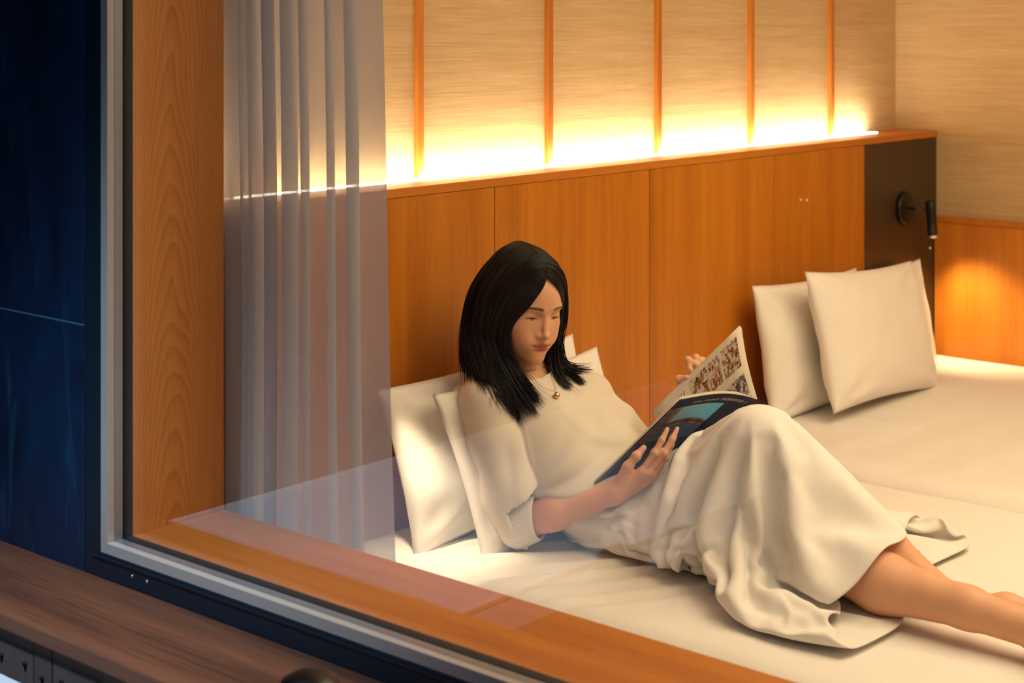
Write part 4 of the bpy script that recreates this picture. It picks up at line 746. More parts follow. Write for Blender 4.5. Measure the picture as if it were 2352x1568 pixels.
-49,-8,19,14,2,-24,-7,38,-3,1,-2,2,-1,6,1,2,7,0,0,-31,-9,2,33,4,-19,2,0,0,-3,-7,-6,16,0,1,-6,-13,6,13,-17,-16,-3,44,-2,-6,4,-1,-14,0,-4,-2,-2,-2,1,-3,-1,1,9,28,-31,-28,
31,-26,51,-12,-4,-1,-2,15,1,-1,0,-3,-16,-2,1,2,1,3,0,2,2,3,1,0,-10,19,8,1,0,-7,2,-63,12,17,36,-62,68,-47,10,-26,-1,35,-49,52,16,-6,-27,-27,5,22,16,12,-7,-12,0,0,4,2,2,3,
4,2,-35,-5,
]
SKIRT_Y = [
-739,-9,-8,-9,-9,-8,-8,-9,-7,-8,-7,-7,-7,-7,-6,-5,-5,-5,-4,-4,-4,-2,-3,-2,-1,-1,0,0,1,1,2,3,2,4,4,4,5,5,5,6,7,7,7,7,8,7,9,8,8,9,9,8,9,9,8,9,9,8,8,9,
7,8,7,7,7,7,6,5,5,5,4,4,4,2,3,2,1,1,0,0,-1,-1,-2,-3,-2,-4,-4,-4,-5,-5,-5,-6,-7,-7,-7,-7,-8,-7,-9,-8,-8,-9,-9,-8,-21,0,-1,1,0,0,0,1,-1,0,0,0,0,1,0,-1,
0,1,-1,0,1,-1,1,0,0,0,0,0,0,0,0,-1,1,-1,0,1,-1,0,1,0,-1,0,0,0,0,1,-1,0,0,0,-1,1,0,-1,1,0,-1,1,0,-1,1,-1,1,0,-1,0,0,0,0,0,0,0,-1,1,0,-1,
1,0,0,0,0,-1,1,0,-1,1,0,0,0,0,0,0,0,1,0,-1,1,-1,1,0,-1,1,0,-1,19,2,-9,7,-8,-5,0,0,9,-14,7,-14,9,19,4,-4,-7,-6,-18,-4,-21,18,-20,-12,-5,-3,2,0,1,12,0,8,
0,1,1,2,5,5,1,1,0,0,-7,1,-3,-3,8,-5,-2,1,2,5,5,5,1,2,3,0,4,5,2,-3,-3,-3,-4,2,22,-1,-3,-7,-23,15,6,5,-18,1,10,8,4,-5,0,-4,11,-6,8,-6,-10,24,8,6,-7,-7,
-4,3,2,-4,-1,0,-3,-1,2,-6,7,-9,5,-2,6,-9,5,1,-14,1,11,13,-15,-6,-3,1,1,-9,-4,8,-1,14,-2,-26,13,4,1,0,1,12,-17,-11,-8,-3,10,-4,5,-4,1,0,3,2,0,1,2,-7,10,5,-20,12,
9,11,4,-7,-8,-3,-1,-3,2,5,-3,-9,-5,1,5,11,11,-1,-28,-4,-1,7,38,1,18,1,19,-1,-6,-4,-3,12,-4,-3,-15,10,-7,-5,6,-38,-16,-8,0,8,17,9,6,8,-1,-1,-1,-2,-3,4,-9,9,-25,0,2,1,
1,2,13,-8,-18,10,5,10,-12,-12,8,-9,13,-16,18,-4,49,8,-5,-4,-2,-3,-1,-11,6,0,7,-18,-18,15,2,4,-4,-9,3,0,5,-6,-22,-13,-10,22,2,-4,5,-3,6,4,-16,9,2,0,1,-4,2,3,1,9,11,-3,
-17,-10,-12,-1,22,-28,5,-5,-16,33,2,9,-9,-8,0,-6,-2,3,1,-5,6,14,-2,9,26,-8,-1,-5,-12,-14,-3,10,-3,-2,3,1,0,0,2,-1,4,-2,1,0,2,-1,-6,2,-3,-8,1,5,4,-9,-11,-3,26,4,-6,-4,
-26,4,-13,8,-3,4,-13,-3,9,5,7,1,5,-8,-2,-4,13,9,-11,-4,2,3,27,-3,-30,-22,15,6,4,-3,1,2,2,-4,30,10,-25,2,-9,5,3,1,-8,-9,-5,16,-32,-30,3,64,-107,-14,56,-7,65,21,17,12,-17,10,
11,-6,-26,16,4,-1,-16,0,-19,11,11,9,-7,-4,-10,-2,-4,3,-3,-2,2,7,4,-1,-143,0,0,-3,-3,-1,2,2,-1,-2,1,-1,4,-1,-1,26,-24,4,13,3,5,0,23,5,10,3,10,4,5,-7,2,10,1,-7,-10,7,
-19,-10,7,4,-12,8,-7,18,26,-21,-11,-19,-19,-1,-15,-3,20,16,-22,5,55,-43,-15,-11,4,4,37,3,-44,3,-26,33,-8,-15,95,-2,-50,6,-60,21,3,25,0,-4,-29,37,-13,-16,24,-8,-2,-16,-24,16,-5,15,37,-9,-17,14,
-15,-14,-3,3,-5,1,-6,1,-27,1,0,2,0,0,2,1,-1,-1,6,0,-3,4,1,1,-4,6,-3,-3,-5,2,-1,-1,0,0,0,0,-2,3,-6,3,4,9,6,-11,2,4,-7,-2,4,-9,5,1,7,22,5,7,1,-8,-9,0,
7,-22,-17,-11,-20,39,-10,2,1,-9,-27,-2,7,-42,45,8,20,13,-3,8,-9,-28,4,-48,-1,-37,18,-7,24,-28,39,4,-31,10,25,20,-31,-30,48,5,18,0,11,-32,49,-3,-9,-6,13,-10,3,-2,-31,1,0,6,-1,2,3,1,
-3,-5,0,7,-1,-3,-4,-1,1,1,-1,0,3,-2,10,6,5,5,7,1,0,1,0,0,-2,-12,-12,-2,-2,-3,-4,-1,1,3,2,3,-3,-6,-1,2,0,2,11,-2,-14,3,3,-7,-13,9,12,-6,-7,3,-5,-5,-18,21,18,-4,
23,-20,-5,0,2,-3,-7,1,-11,7,2,1,2,3,3,-1,0,-1,3,5,33,-25,-28,14,-23,20,-4,1,-24,40,3,-1,-6,-7,-4,2,-10,3,-3,-8,0,-2,-4,-3,1,3,-2,-4,0,-1,2,0,-1,-1,1,1,-1,1,-1,1,
-1,1,-3,0,0,0,-1,0,-1,5,7,3,1,0,3,-4,-4,-3,-4,-3,0,2,2,2,2,-1,-2,-3,-1,-12,10,-3,-2,-4,17,-8,-6,0,-22,2,17,-4,39,38,-12,-48,-17,9,2,0,-3,0,-1,-1,0,3,2,2,1,1,
-2,-5,5,23,-20,-4,-9,3,0,-9,13,2,23,-28,14,7,2,2,-3,8,-12,-8,-2,-4,0,-1,3,8,-1,-5,-6,11,0,-2,-5,3,1,0,-1,1,0,0,-2,-6,1,0,4,6,5,2,-1,-2,-11,-7,0,2,-1,-2,1,0,
0,-1,1,1,0,-1,-1,-2,0,0,1,-1,1,6,-4,5,-7,-2,0,18,8,-8,-15,-4,16,-2,-15,39,-7,33,-33,-33,2,-2,-2,-3,-1,0,2,2,2,2,-1,-3,-9,12,17,24,14,-36,-19,-8,8,35,-8,2,-17,13,-5,7,
7,4,1,-13,-31,14,6,2,0,-4,-6,-4,1,12,-1,-11,0,2,2,-9,-1,0,2,0,2,0,-4,4,-1,-1,0,0,3,-7,1,3,11,8,-3,-6,-11,-3,0,1,1,-1,-2,-1,0,1,-1,-1,-1,1,1,-1,6,4,-4,-8,
1,3,-1,4,2,10,7,-18,7,5,-12,-24,16,14,19,-9,-18,-10,-3,-2,-2,1,2,4,2,2,-4,2,23,-30,52,-17,12,7,-36,-16,0,-4,37,-20,3,13,1,-11,0,-3,-1,-5,-22,-7,-2,4,4,2,-2,2,3,-6,-2,0,
0,1,0,4,0,1,-2,-1,-2,-1,5,4,3,4,-1,-4,-13,8,-6,-3,0,0,5,3,7,1,-5,-5,-7,0,1,-1,-1,-2,0,1,1,-4,0,5,-1,-2,-3,8,9,-7,-7,4,-13,6,25,-1,-19,-4,24,-31,-22,-6,30,4,
-1,-3,-2,-2,-32,-45,-5,87,1,0,-77,10,41,95,-38,-34,-13,21,15,-9,9,5,-9,1,-2,-10,3,9,-7,-2,0,4,-21,-5,-1,-1,1,17,5,-13,-5,-2,9,5,0,-10,2,0,-2,-2,-2,-1,2,2,2,-1,-2,-2,2,-2,
6,-6,12,0,1,1,-17,2,0,0,0,0,2,-3,-4,0,0,-1,0,-1,-2,5,-5,2,-3,0,6,1,-5,-2,13,-5,19,-7,-7,42,20,-9,-29,-12,-39,23,-23,15,-7,1,-1,-4,-31,45,-1,-67,-7,-2,83,-7,-5,-16,5,-6,
-20,44,14,3,-1,-5,10,21,-22,-14,5,-7,-3,6,10,1,-24,2,-3,4,11,-13,6,7,2,0,-8,-6,-4,9,17,3,4,1,2,-2,-11,-4,-4,-4,-3,-4,1,-2,-3,12,-13,0,0,-1,23,-20,-1,-1,0,-1,0,0,0,-2,
-2,1,-1,0,1,-2,4,-3,-4,3,-3,-2,1,8,-9,1,-8,-6,3,-4,33,-3,-15,-26,-22,-30,59,12,1,4,2,3,48,-27,4,-6,-3,-12,7,14,-16,-23,-26,7,43,-2,18,14,-14,-18,-13,0,9,1,3,0,-5,6,-1,1,
-22,-4,6,-3,3,1,-4,0,0,0,1,6,7,3,-15,0,0,3,4,7,14,6,4,2,2,1,-24,-5,-3,-12,6,2,-1,-2,-7,21,23,-1,-3,-9,-7,-7,-6,-7,-5,-6,-1,1,1,-1,-5,1,6,-6,-3,5,4,-8,1,-3,
0,-6,2,-2,9,24,-8,-24,-4,-20,-21,23,29,2,18,33,31,-1,-48,-30,19,26,-5,-10,-15,-13,-9,12,-3,1,-4,9,-9,15,-14,-4,6,0,12,4,-4,3,-7,-2,-23,0,-3,16,-15,0,2,3,-3,7,1,-5,-3,-1,0,2,
1,1,-1,-1,-1,0,2,3,3,0,21,9,6,2,0,-1,0,0,0,0,-17,3,3,7,2,0,-3,-7,-8,-8,-11,-7,1,-12,2,2,-3,-1,7,4,-12,-3,-4,-1,2,3,-2,-4,10,-5,-11,-2,10,-26,4,4,17,3,1,9,
18,42,10,-41,-13,-14,-2,1,9,-3,0,-9,9,17,33,-24,-20,-18,1,13,-2,15,-20,3,3,3,2,3,-6,1,-4,-14,-2,2,4,0,3,-8,-1,0,3,7,0,3,2,-3,4,-6,14,-6,-11,3,-1,-8,-1,1,3,0,3,2,
-4,-4,-2,-1,2,4,5,7,7,7,6,6,2,-2,-8,-13,-19,4,-6,-8,-5,5,-1,-6,14,-1,5,0,-12,-1,-5,9,-18,6,-10,8,-2,15,-48,49,-12,4,-17,-7,-12,-13,46,11,0,15,4,4,-25,-2,0,-2,8,12,-18,0,
9,-7,10,-9,9,-7,18,-12,18,-17,-2,8,-24,5,3,-6,19,-11,-9,-4,13,-4,-2,-2,4,-3,5,-2,1,4,-2,7,-21,3,8,-6,-5,10,1,-1,-9,5,-1,-8,7,3,1,1,-4,-8,-1,0,4,4,7,8,9,8,9,5,
-1,-11,6,8,-19,-15,-12,-14,3,11,-15,9,-7,4,-5,1,-4,-16,4,9,17,-13,12,-32,-4,7,-38,19,46,-11,-43,52,1,1,3,-4,6,-2,-2,12,8,-15,-5,0,1,14,-10,13,-18,6,-3,17,-18,6,-3,0,-24,-2,0,13,
-12,16,1,-7,-10,10,-4,1,-8,2,-2,-1,-1,0,1,0,2,3,-6,-1,1,0,3,0,-4,8,1,-11,10,-1,-2,-2,-7,4,2,-1,-5,-1,0,2,5,5,7,10,13,13,-5,-24,18,21,2,-7,-22,9,-8,-35,-2,-3,1,-16,
7,-1,12,11,-11,10,-12,-18,20,3,-20,-25,-29,71,12,-13,27,-21,-3,4,6,-10,11,-1,-9,4,11,-8,3,-2,4,-11,15,-9,-3,-2,2,-3,4,-3,-27,18,3,-13,-8,-1,12,1,5,-10,5,0,2,-13,-3,0,0,1,-1,0,
6,3,3,2,-13,4,-2,-3,17,-11,3,18,-29,4,-4,3,1,2,-8,-1,3,2,-1,-1,-4,0,0,1,2,5,7,21,11,-5,7,19,6,-23,12,4,-10,-26,-24,-7,4,2,0,-5,24,16,-3,-11,-21,3,58,-78,-32,-5,44,24,
-33,18,15,-7,-9,14,-10,4,13,-12,-7,3,-3,3,-1,2,-1,2,-3,1,1,-3,12,-4,-8,-18,0,5,3,-4,-5,11,1,10,4,-2,-9,3,-3,-5,-5,-5,-2,2,2,-3,5,0,14,-18,0,3,-6,1,-1,6,6,-14,5,-1,
2,-6,2,1,2,-6,-2,0,1,-1,-1,-1,-1,0,1,0,-2,2,6,5,5,8,-5,5,7,32,16,-17,-43,-12,26,-3,8,-11,-4,-21,11,2,19,14,-58,-26,55,-19,35,-14,-15,6,6,-12,10,-2,-4,15,-16,15,-5,-11,0,0,
3,-3,1,1,-2,28,-20,1,-21,1,-6,2,-1,0,-2,2,-3,1,4,8,8,1,0,1,0,-1,-3,-7,-6,-6,0,1,4,4,-7,0,4,-6,-1,3,-4,4,2,-5,-3,1,3,0,-2,11,16,-17,-11,-5,17,10,13,12,8,-5,
-9,-14,-17,-2,-14,0,15,19,27,0,12,0,3,-1,-40,26,-27,-11,8,7,-5,3,-28,3,-14,3,4,23,-33,19,-4,-2,0,11,-9,2,-2,0,19,-21,6,-5,0,6,-2,-3,4,6,13,-23,9,-3,-29,3,4,-4,2,-2,4,-5,
1,7,-4,-4,-1,2,1,-1,-2,-1,0,1,0,4,5,1,-2,2,4,-4,-11,7,-5,0,1,2,-3,-5,1,8,4,5,12,2,-10,16,9,3,-16,-11,-12,-10,-6,10,-1,2,10,-7,17,-14,-19,3,4,-8,2,16,-1,18,56,-11,
-10,-25,-29,17,-7,-29,-48,31,38,-6,-13,31,-12,-4,10,3,0,-11,10,-9,-4,-1,3,-6,0,10,-8,5,-1,6,0,-10,2,5,-1,3,-27,1,0,1,0,3,-4,11,-1,-10,-2,1,-1,-1,0,2,3,3,1,1,2,0,-8,-3,
1,8,-5,-6,6,-6,7,-3,0,3,-7,-1,20,-2,6,4,-7,-11,-9,-4,-3,2,0,1,-1,-1,0,0,16,8,-12,-4,16,-2,4,4,-21,15,-9,-5,35,17,-8,-24,17,17,-27,-4,-3,-34,38,-6,67,29,-40,-51,20,-16,-24,-2,
-4,4,6,6,-12,7,-9,-1,-1,2,15,-15,9,-8,0,1,-4,0,4,-2,-24,2,-5,1,0,1,-1,4,-4,0,4,-5,-1,-1,0,0,0,0,3,-1,-1,-1,1,0,0,0,6,12,-18,1,0,-1,5,-6,-2,25,-7,5,-3,-9,
-11,-4,1,2,7,3,3,3,3,-22,1,0,1,-3,19,15,-12,-5,24,-32,-4,-8,16,37,-23,-28,14,52,-7,29,1,-58,-10,20,16,34,-13,3,-13,-17,-28,-13,40,6,3,0,-26,-27,23,-22,0,16,-8,-5,-3,17,-14,14,-15,-1,
0,0,1,11,-18,-8,5,-5,0,0,7,-7,13,-4,-9,-1,0,-1,0,0,3,-1,-3,2,3,2,-1,0,-4,1,0,-3,17,-14,-2,1,-1,-3,26,-12,-1,-1,-10,-5,3,4,3,8,1,0,-1,-2,-11,17,1,-10,-11,4,13,-4,
-17,24,-26,31,-6,10,0,-20,-5,21,-32,4,75,49,51,-16,-98,8,11,-1,-40,-30,-6,35,27,-3,-42,-16,-3,13,-10,5,2,-7,2,-2,0,17,-10,3,3,-11,0,3,-3,-1,1,1,-27,5,-3,1,14,-3,-12,12,-13,0,1,1,
-1,-3,-1,1,-1,4,4,-3,-4,0,0,-1,2,2,0,1,-3,11,-11,0,-4,21,-16,3,-1,-9,9,6,2,1,-2,-8,-6,-4,-2,10,16,7,-26,11,9,14,-21,-15,20,-22,3,-12,15,-5,2,4,23,-24,33,17,8,-3,3,56,
56,-101,-17,27,-56,-12,-6,-5,7,33,18,-3,-13,-45,17,4,-17,17,-15,4,0,-1,8,-16,0,0,0,1,0,3,2,4,-26,0,1,20,-20,-1,19,-16,-1,4,3,1,-4,-8,1,-2,0,0,1,6,4,-8,-1,3,2,-4,5,-5,
-2,4,-1,-2,11,-14,7,-6,5,7,-9,-4,-2,-3,0,0,1,1,0,-1,0,-1,35,5,-20,-20,-2,24,-21,15,27,-12,24,-7,-18,-26,-2,46,9,0,-47,-3,1,-62,81,114,-65,11,2,-42,-12,-17,-9,-10,3,13,-7,2,-9,9,
-7,1,1,-2,21,-19,-1,1,1,0,0,1,-1,1,2,2,-10,-16,20,-14,-3,10,-12,-2,5,-2,-3,2,-1,6,5,-7,-4,-2,-1,0,2,10,2,-1,-3,-1,-9,0,3,-3,5,-7,-1,10,-8,2,-6,9,-1,3,5,7,12,-5,
-3,-2,-2,-11,-9,20,-25,3,16,-13,23,-21,9,14,-23,30,-7,5,20,17,-28,-12,9,-2,3,-45,-57,61,-26,37,120,-110,43,-37,31,3,-24,-30,-7,6,1,4,-6,2,-5,0,12,2,-7,-5,0,0,0,-1,1,1,-1,2,15,-13,
-15,9,-19,-2,17,-14,1,-3,-1,0,2,-1,2,11,-11,1,-1,-1,-2,0,-1,0,1,-1,1,-1,2,1,-4,-1,-1,-1,4,-3,-2,8,5,-3,11,6,3,2,-5,12,8,6,4,3,-30,-34,27,0,-25,37,-39,2,-1,-3,15,-1,
0,4,-8,-5,15,13,-5,-9,-17,24,61,-25,10,26,-44,20,-47,15,-10,-6,1,11,11,-38,-4,13,11,-20,26,-28,15,3,-8,8,-18,0,0,3,12,-14,-3,33,-29,28,-19,0,-1,2,-4,-2,-1,0,-1,1,5,-7,6,-6,6,6,
3,1,1,-1,-1,-1,0,1,-1,-5,-7,-4,1,-4,-1,0,0,-1,9,-4,-2,-1,1,2,1,0,1,0,2,3,5,6,35,-1,-48,-5,18,-30,30,1,11,-7,22,-38,-11,-5,6,11,-15,8,-10,-1,-9,22,44,-32,19,0,-16,-29,
41,-7,-1,-6,28,7,-46,2,-8,-4,12,-5,1,14,-16,13,-15,-1,20,0,-9,12,-16,3,26,-36,12,1,-25,0,1,5,-7,9,-8,0,8,1,-9,-1,-3,5,-3,-1,-1,0,0,1,0,1,0,-1,0,5,1,-5,-4,-1,-1,0,
-1,1,4,-2,8,4,1,-2,-3,-4,-2,-2,-2,-2,0,0,4,19,22,-31,-18,7,0,10,11,-2,-16,30,-17,15,6,8,31,-57,-13,-53,-30,-51,125,84,-18,-32,-16,-21,21,-18,24,7,-25,10,33,-15,-9,15,-33,43,-42,5,20,-20,
2,-10,0,6,-2,-4,12,-1,-2,13,-3,-11,-25,-2,8,-5,-2,1,2,10,-12,-2,1,0,5,-8,1,4,11,6,5,11,-1,-4,-6,-7,-9,-11,5,-5,0,-2,0,-1,1,8,-5,-3,0,2,5,4,2,2,-1,1,2,1,1,-9,
-11,5,4,-16,43,-3,-41,15,-15,13,-15,2,37,-18,-18,6,19,-16,-30,15,-34,1,-127,199,-1,-3,-83,53,23,13,-30,9,19,-22,4,29,-5,-27,27,3,11,-3,-36,0,-2,-2,0,2,2,-4,0,9,1,-1,14,-19,-22,-1,0,-4,
7,6,-6,-4,-1,6,-8,7,-8,7,20,19,9,-2,-7,-17,-10,-9,-6,-4,2,12,-14,4,-6,-1,3,-2,3,-3,14,-4,-1,-7,-4,1,6,3,3,-1,-2,-2,-4,-9,17,-13,31,30,-27,-19,35,-42,23,5,21,-5,-32,-18,17,10,
-40,46,-24,16,22,-3,11,-212,112,-9,56,-11,3,68,-35,11,-39,13,-13,1,26,38,-45,-26,10,-4,12,-8,1,20,-21,1,2,-3,4,-1,-1,-1,3,-3,-27,5,-6,7,-5,5,5,-10,16,-9,3,-10,16,27,10,-3,-19,-14,-14,-5,
3,4,11,2,-5,-11,-1,-4,13,-12,3,0,-5,10,-4,15,-19,11,3,-1,-9,-9,1,5,-1,0,1,13,-13,15,-24,12,-2,11,-13,13,-13,1,1,-13,1,36,-28,-13,48,-22,-11,-11,85,-11,-44,18,-137,9,85,17,-1,-8,24,-8,
16,-21,-19,2,4,3,21,-14,-13,1,-2,9,10,-4,-3,0,5,-13,1,4,-4,1,-1,0,-27,0,6,6,3,-13,1,20,-19,-3,1,22,28,2,-15,-25,-13,-2,9,15,1,-3,-12,-7,5,-8,-1,24,-25,4,3,1,-5,2,-2,11,
10,-24,6,6,-8,27,-4,-9,-19,-5,-1,2,6,-5,1,0,-3,-3,0,3,5,-4,0,22,10,-32,6,-10,-26,26,11,3,45,46,-11,-81,5,-13,-13,38,7,-19,-17,8,0,6,1,28,-2,-29,4,5,-7,18,-26,16,-15,4,8,-1,
-8,0,4,0,-5,6,-6,2,-28,2,3,-5,6,-3,24,-20,-3,10,9,29,-2,-15,-29,-7,14,-1,18,-17,-7,-4,-1,7,-7,0,36,-36,0,2,2,2,-2,6,1,0,8,-4,-17,1,21,-24,6,10,31,-7,-30,-12,2,-7,4,1,
-6,9,-9,21,12,-27,-5,3,3,14,12,2,-31,-16,26,25,-20,90,-7,-23,-28,-26,24,-43,-3,19,11,-28,35,-21,-2,10,-15,9,-7,2,-2,-8,26,-24,26,-27,31,-12,-13,14,-13,-3,3,-3,-1,1,-21,-6,0,0,1,22,-19,-1,
7,2,30,3,-9,-35,0,11,-13,30,-26,-3,0,2,7,-7,-3,40,-36,-4,2,0,2,1,1,-1,7,-4,9,12,-18,-9,4,10,13,-30,0,14,21,-11,-31,2,-3,3,12,-16,13,16,-25,-1,6,-10,3,-4,3,0,9,20,-22,-14,
2,42,26,15,-39,-25,1,23,-40,1,10,-4,7,26,-6,-18,-6,7,15,-27,35,-27,-6,20,-19,30,-26,1,5,-10,2,14,-13,0,-1,-1,-21,3,-8,0,9,-2,-2,-1,3,28,13,-4,-46,7,6,-12,34,-34,2,4,13,-1,-14,-3,
39,-25,-13,0,-1,1,1,2,0,-3,-1,1,7,14,5,-24,-2,6,-2,36,-42,-11,7,11,-6,0,-11,13,-6,31,-14,0,-23,6,6,-9,-4,1,-6,-2,13,-7,28,8,-95,12,25,-29,75,7,-42,22,6,-3,-13,3,-2,18,-2,-16,
33,-31,2,25,-18,3,29,-36,21,-22,4,8,11,-3,-16,0,10,-12,-2,1,-24,-3,5,-3,-1,1,3,1,30,10,-5,-24,1,-4,-13,36,-37,10,16,3,-18,-8,0,32,-5,-26,-3,0,1,0,0,-3,8,-5,-1,2,-1,13,16,-7,
-24,4,-2,6,3,-15,-8,9,25,-26,25,-6,9,-7,2,-31,16,6,-26,1,2,-4,1,1,7,2,6,-1,55,-162,22,93,-1,25,-38,1,14,-10,-1,12,-18,3,22,-23,1,8,-7,24,-24,32,-28,3,-6,8,5,-11,-1,9,18,-26,
1,5,-7,2,-19,-7,15,-5,-9,10,-9,30,8,-3,-14,-19,14,-14,29,-35,7,23,-10,-9,-7,5,31,6,-42,-1,0,0,0,1,-3,18,4,-18,12,-14,0,0,24,3,-14,-13,0,-1,32,-13,-20,-12,10,26,-26,9,-1,-18,-1,-2,
-1,1,1,6,-7,-1,2,0,1,4,13,-13,-2,28,-7,7,-5,-7,22,-33,0,2,37,-38,-2,2,1,0,0,-2,10,-10,31,-25,-1,12,-16,0,1,7,3,-9,-1,2,0,4,41,-21,-20,28,-33,0,17,-19,20,16,-4,-19,-2,-11,
6,15,-22,1,26,-13,-6,4,2,24,9,-39,-4,-1,-1,0,1,1,0,1,9,-7,1,12,-17,1,0,43,-2,-35,-2,6,-4,22,-10,-18,-14,5,18,-27,6,-3,-1,7,1,-2,-8,0,-1,2,-1,0,3,0,1,12,0,-3,10,-9,
-1,-1,3,-8,-2,5,6,2,-2,6,-8,-3,0,-1,39,-41,5,1,0,-3,7,-4,-4,1,1,0,0,1,6,32,-21,13,-18,0,4,7,-20,6,30,-7,7,6,-39,-2,1,-2,-1,10,8,-12,-4,4,34,9,-37,-8,0,-1,0,0,
0,2,0,-2,8,-1,-5,7,-5,-4,1,4,38,-1,-33,-13,-7,11,24,-9,-12,-14,-1,7,-8,0,17,-15,-7,0,7,-8,1,5,-5,0,1,1,9,1,-3,10,-15,0,0,9,-6,2,5,-8,11,21,-31,26,-4,-12,-2,11,-3,8,
-19,4,6,1,-11,2,17,-19,1,2,-1,11,23,-33,3,2,-12,-12,5,-9,3,27,-11,11,-1,-25,1,-3,1,-2,-1,24,-12,-8,17,30,-2,-36,-6,0,-1,-1,-1,0,0,0,1,4,0,3,-8,6,-1,-6,1,1,7,36,-3,-45,
9,-5,-13,29,2,-23,-9,2,-3,8,-11,0,0,-1,0,2,-1,1,5,0,-4,0,1,1,2,-2,-1,-4,-2,13,-4,1,28,-8,0,-12,2,6,25,-13,-26,39,-31,2,-1,-4,-5,2,7,19,-20,-2,-5,13,-3,20,-28,2,1,5,
-23,-5,2,14,-3,2,12,-1,-13,-12,2,-1,0,-2,0,7,-6,7,38,-12,-27,2,-1,0,0,0,-2,-2,1,-2,4,3,-2,6,-10,1,13,-16,1,0,-3,11,-14,3,-8,9,6,-17,5,10,-15,1,-4,0,0,-1,4,-4,0,0,
2,-1,0,1,2,-1,2,1,-1,1,-8,2,8,5,18,-16,-4,35,-37,4,63,-49,-8,15,-12,-3,-5,-1,-3,-1,-1,2,25,-13,-11,18,-7,17,-21,1,-8,1,1,-5,-31,5,2,-3,25,2,-4,3,-19,2,-5,-1,-5,15,-6,-5,
-7,30,3,-26,4,-2,3,0,-1,-1,2,-3,1,-3,6,-2,-1,12,-11,-7,8,-5,0,0,-3,1,24,-6,7,-33,1,-3,-1,1,9,-10,-2,-1,0,0,-1,2,-2,1,-1,0,1,0,3,0,1,1,-1,7,-9,-2,2,11,-9,31,
-23,-1,-9,62,0,-48,17,16,-12,-34,6,3,0,-3,3,8,-11,4,15,-8,-5,1,11,-17,-1,2,0,15,-24,-4,8,-5,22,0,5,-14,-15,1,0,24,-23,1,13,-20,8,29,-33,9,-5,0,2,1,-1,-1,2,-3,2,-4,3,0,
-1,4,1,-10,6,-2,0,-3,-1,5,0,16,-30,8,-7,4,-7,5,-5,-3,1,1,-2,4,-3,4,-5,0,2,-2,1,1,-2,2,2,0,8,-9,31,-26,2,7,-10,-17,22,-7,26,-24,12,34,-48,34,18,-41,-5,0,2,5,-4,-3,
-1,-2,1,1,25,-20,-4,0,0,0,1,4,-30,1,-1,24,3,1,0,-26,4,-4,17,-13,-2,-5,3,-4,10,0,-6,5,0,2,2,-2,0,0,0,-1,-6,4,0,1,-8,-1,21,-19,4,3,-5,14,13,-11,-14,-5,1,6,-13,0,
-2,1,2,-5,-1,1,2,-1,0,-2,1,1,-2,1,-1,0,3,2,-1,11,-10,14,-9,29,19,-37,22,-26,-29,19,27,6,-38,9,37,-37,0,23,-22,-1,0,-2,0,1,-2,0,1,7,-6,-1,2,-1,0,2,0,-1,-30,3,3,21,
0,1,-14,-7,-4,-1,-1,-2,28,-13,-18,1,24,-12,-7,6,1,-2,2,3,-2,-1,0,-1,-4,2,1,-4,-4,-1,3,2,-1,24,-13,0,-11,-4,6,0,5,-16,15,-15,-1,0,-2,-2,1,0,2,-1,-1,-2,2,-1,-1,2,-1,1,
1,-1,17,-14,7,-1,1,-11,3,42,-36,5,10,2,-17,-6,3,5,-4,4,6,-6,11,-12,1,11,-12,-3,0,1,1,-1,3,-3,4,-1,0,0,1,0,-31,1,20,9,0,-3,-23,0,2,-3,-3,27,-22,5,-4,0,0,-1,-2,6,
14,-2,-14,5,-1,-2,0,0,-4,3,-2,-6,0,1,0,5,-3,8,2,-1,-10,-6,5,3,-6,-3,0,12,9,-11,-8,-7,-1,0,0,1,-1,0,2,-3,1,0,2,3,-3,15,-12,1,5,-5,11,22,8,-2,11,-7,-22,11,-23,5,
-1,35,-3,-47,40,-18,-16,11,-12,8,-3,-7,1,0,1,2,-2,-1,10,-7,0,0,1,-1,-30,0,29,1,-16,-5,-6,2,-3,7,25,-34,0,3,5,-4,-1,0,3,-4,28,-9,2,-9,-4,-1,-1,0,-3,1,-2,-6,-1,3,-1,8,
-5,5,15,-24,-1,-1,-3,2,0,5,-8,0,-2,16,-16,1,-3,1,0,-1,0,-1,0,-1,0,2,2,4,3,-3,2,9,-9,5,0,10,6,6,8,10,-18,-7,1,4,18,-17,-6,52,-74,8,0,4,-4,1,4,-10,-1,0,0,0,
0,2,0,-1,2,1,0,-1,-31,22,4,0,7,-29,1,-1,2,8,-1,-6,-4,-4,22,-19,0,-2,27,13,-26,-1,-2,3,1,-4,-5,4,-4,4,-8,-4,1,0,0,10,-5,1,-4,0,-4,-1,0,-1,0,1,-2,-2,-1,2,7,-8,
-2,-1,-1,0,1,-1,0,0,1,-2,6,-2,4,2,1,-5,4,13,4,19,-33,3,3,59,-4,-50,32,-14,-7,-24,43,-29,6,-12,-6,0,11,-9,-1,0,-5,1,1,1,-1,0,-1,1,2,0,0,0,8,-18,-1,-18,9,-5,-2,1,
3,26,-29,-2,-2,-2,6,3,-8,-2,9,6,-2,5,-1,-6,8,-1,-5,-5,0,6,-14,0,0,0,1,0,5,1,-5,-1,5,-8,-1,-1,0,1,8,4,19,-33,-1,1,-4,-1,1,0,0,0,-1,0,-1,5,-3,3,6,-4,6,-1,
17,-7,1,13,0,-6,35,-40,26,-5,-22,-15,27,-10,-7,18,9,-8,-23,-2,43,-25,-16,-1,0,-4,0,0,0,3,2,-4,2,0,1,-1,-34,35,-4,18,-40,-1,1,-1,23,-9,-14,-1,-1,-4,0,17,-17,9,24,-30,8,0,4,-2,
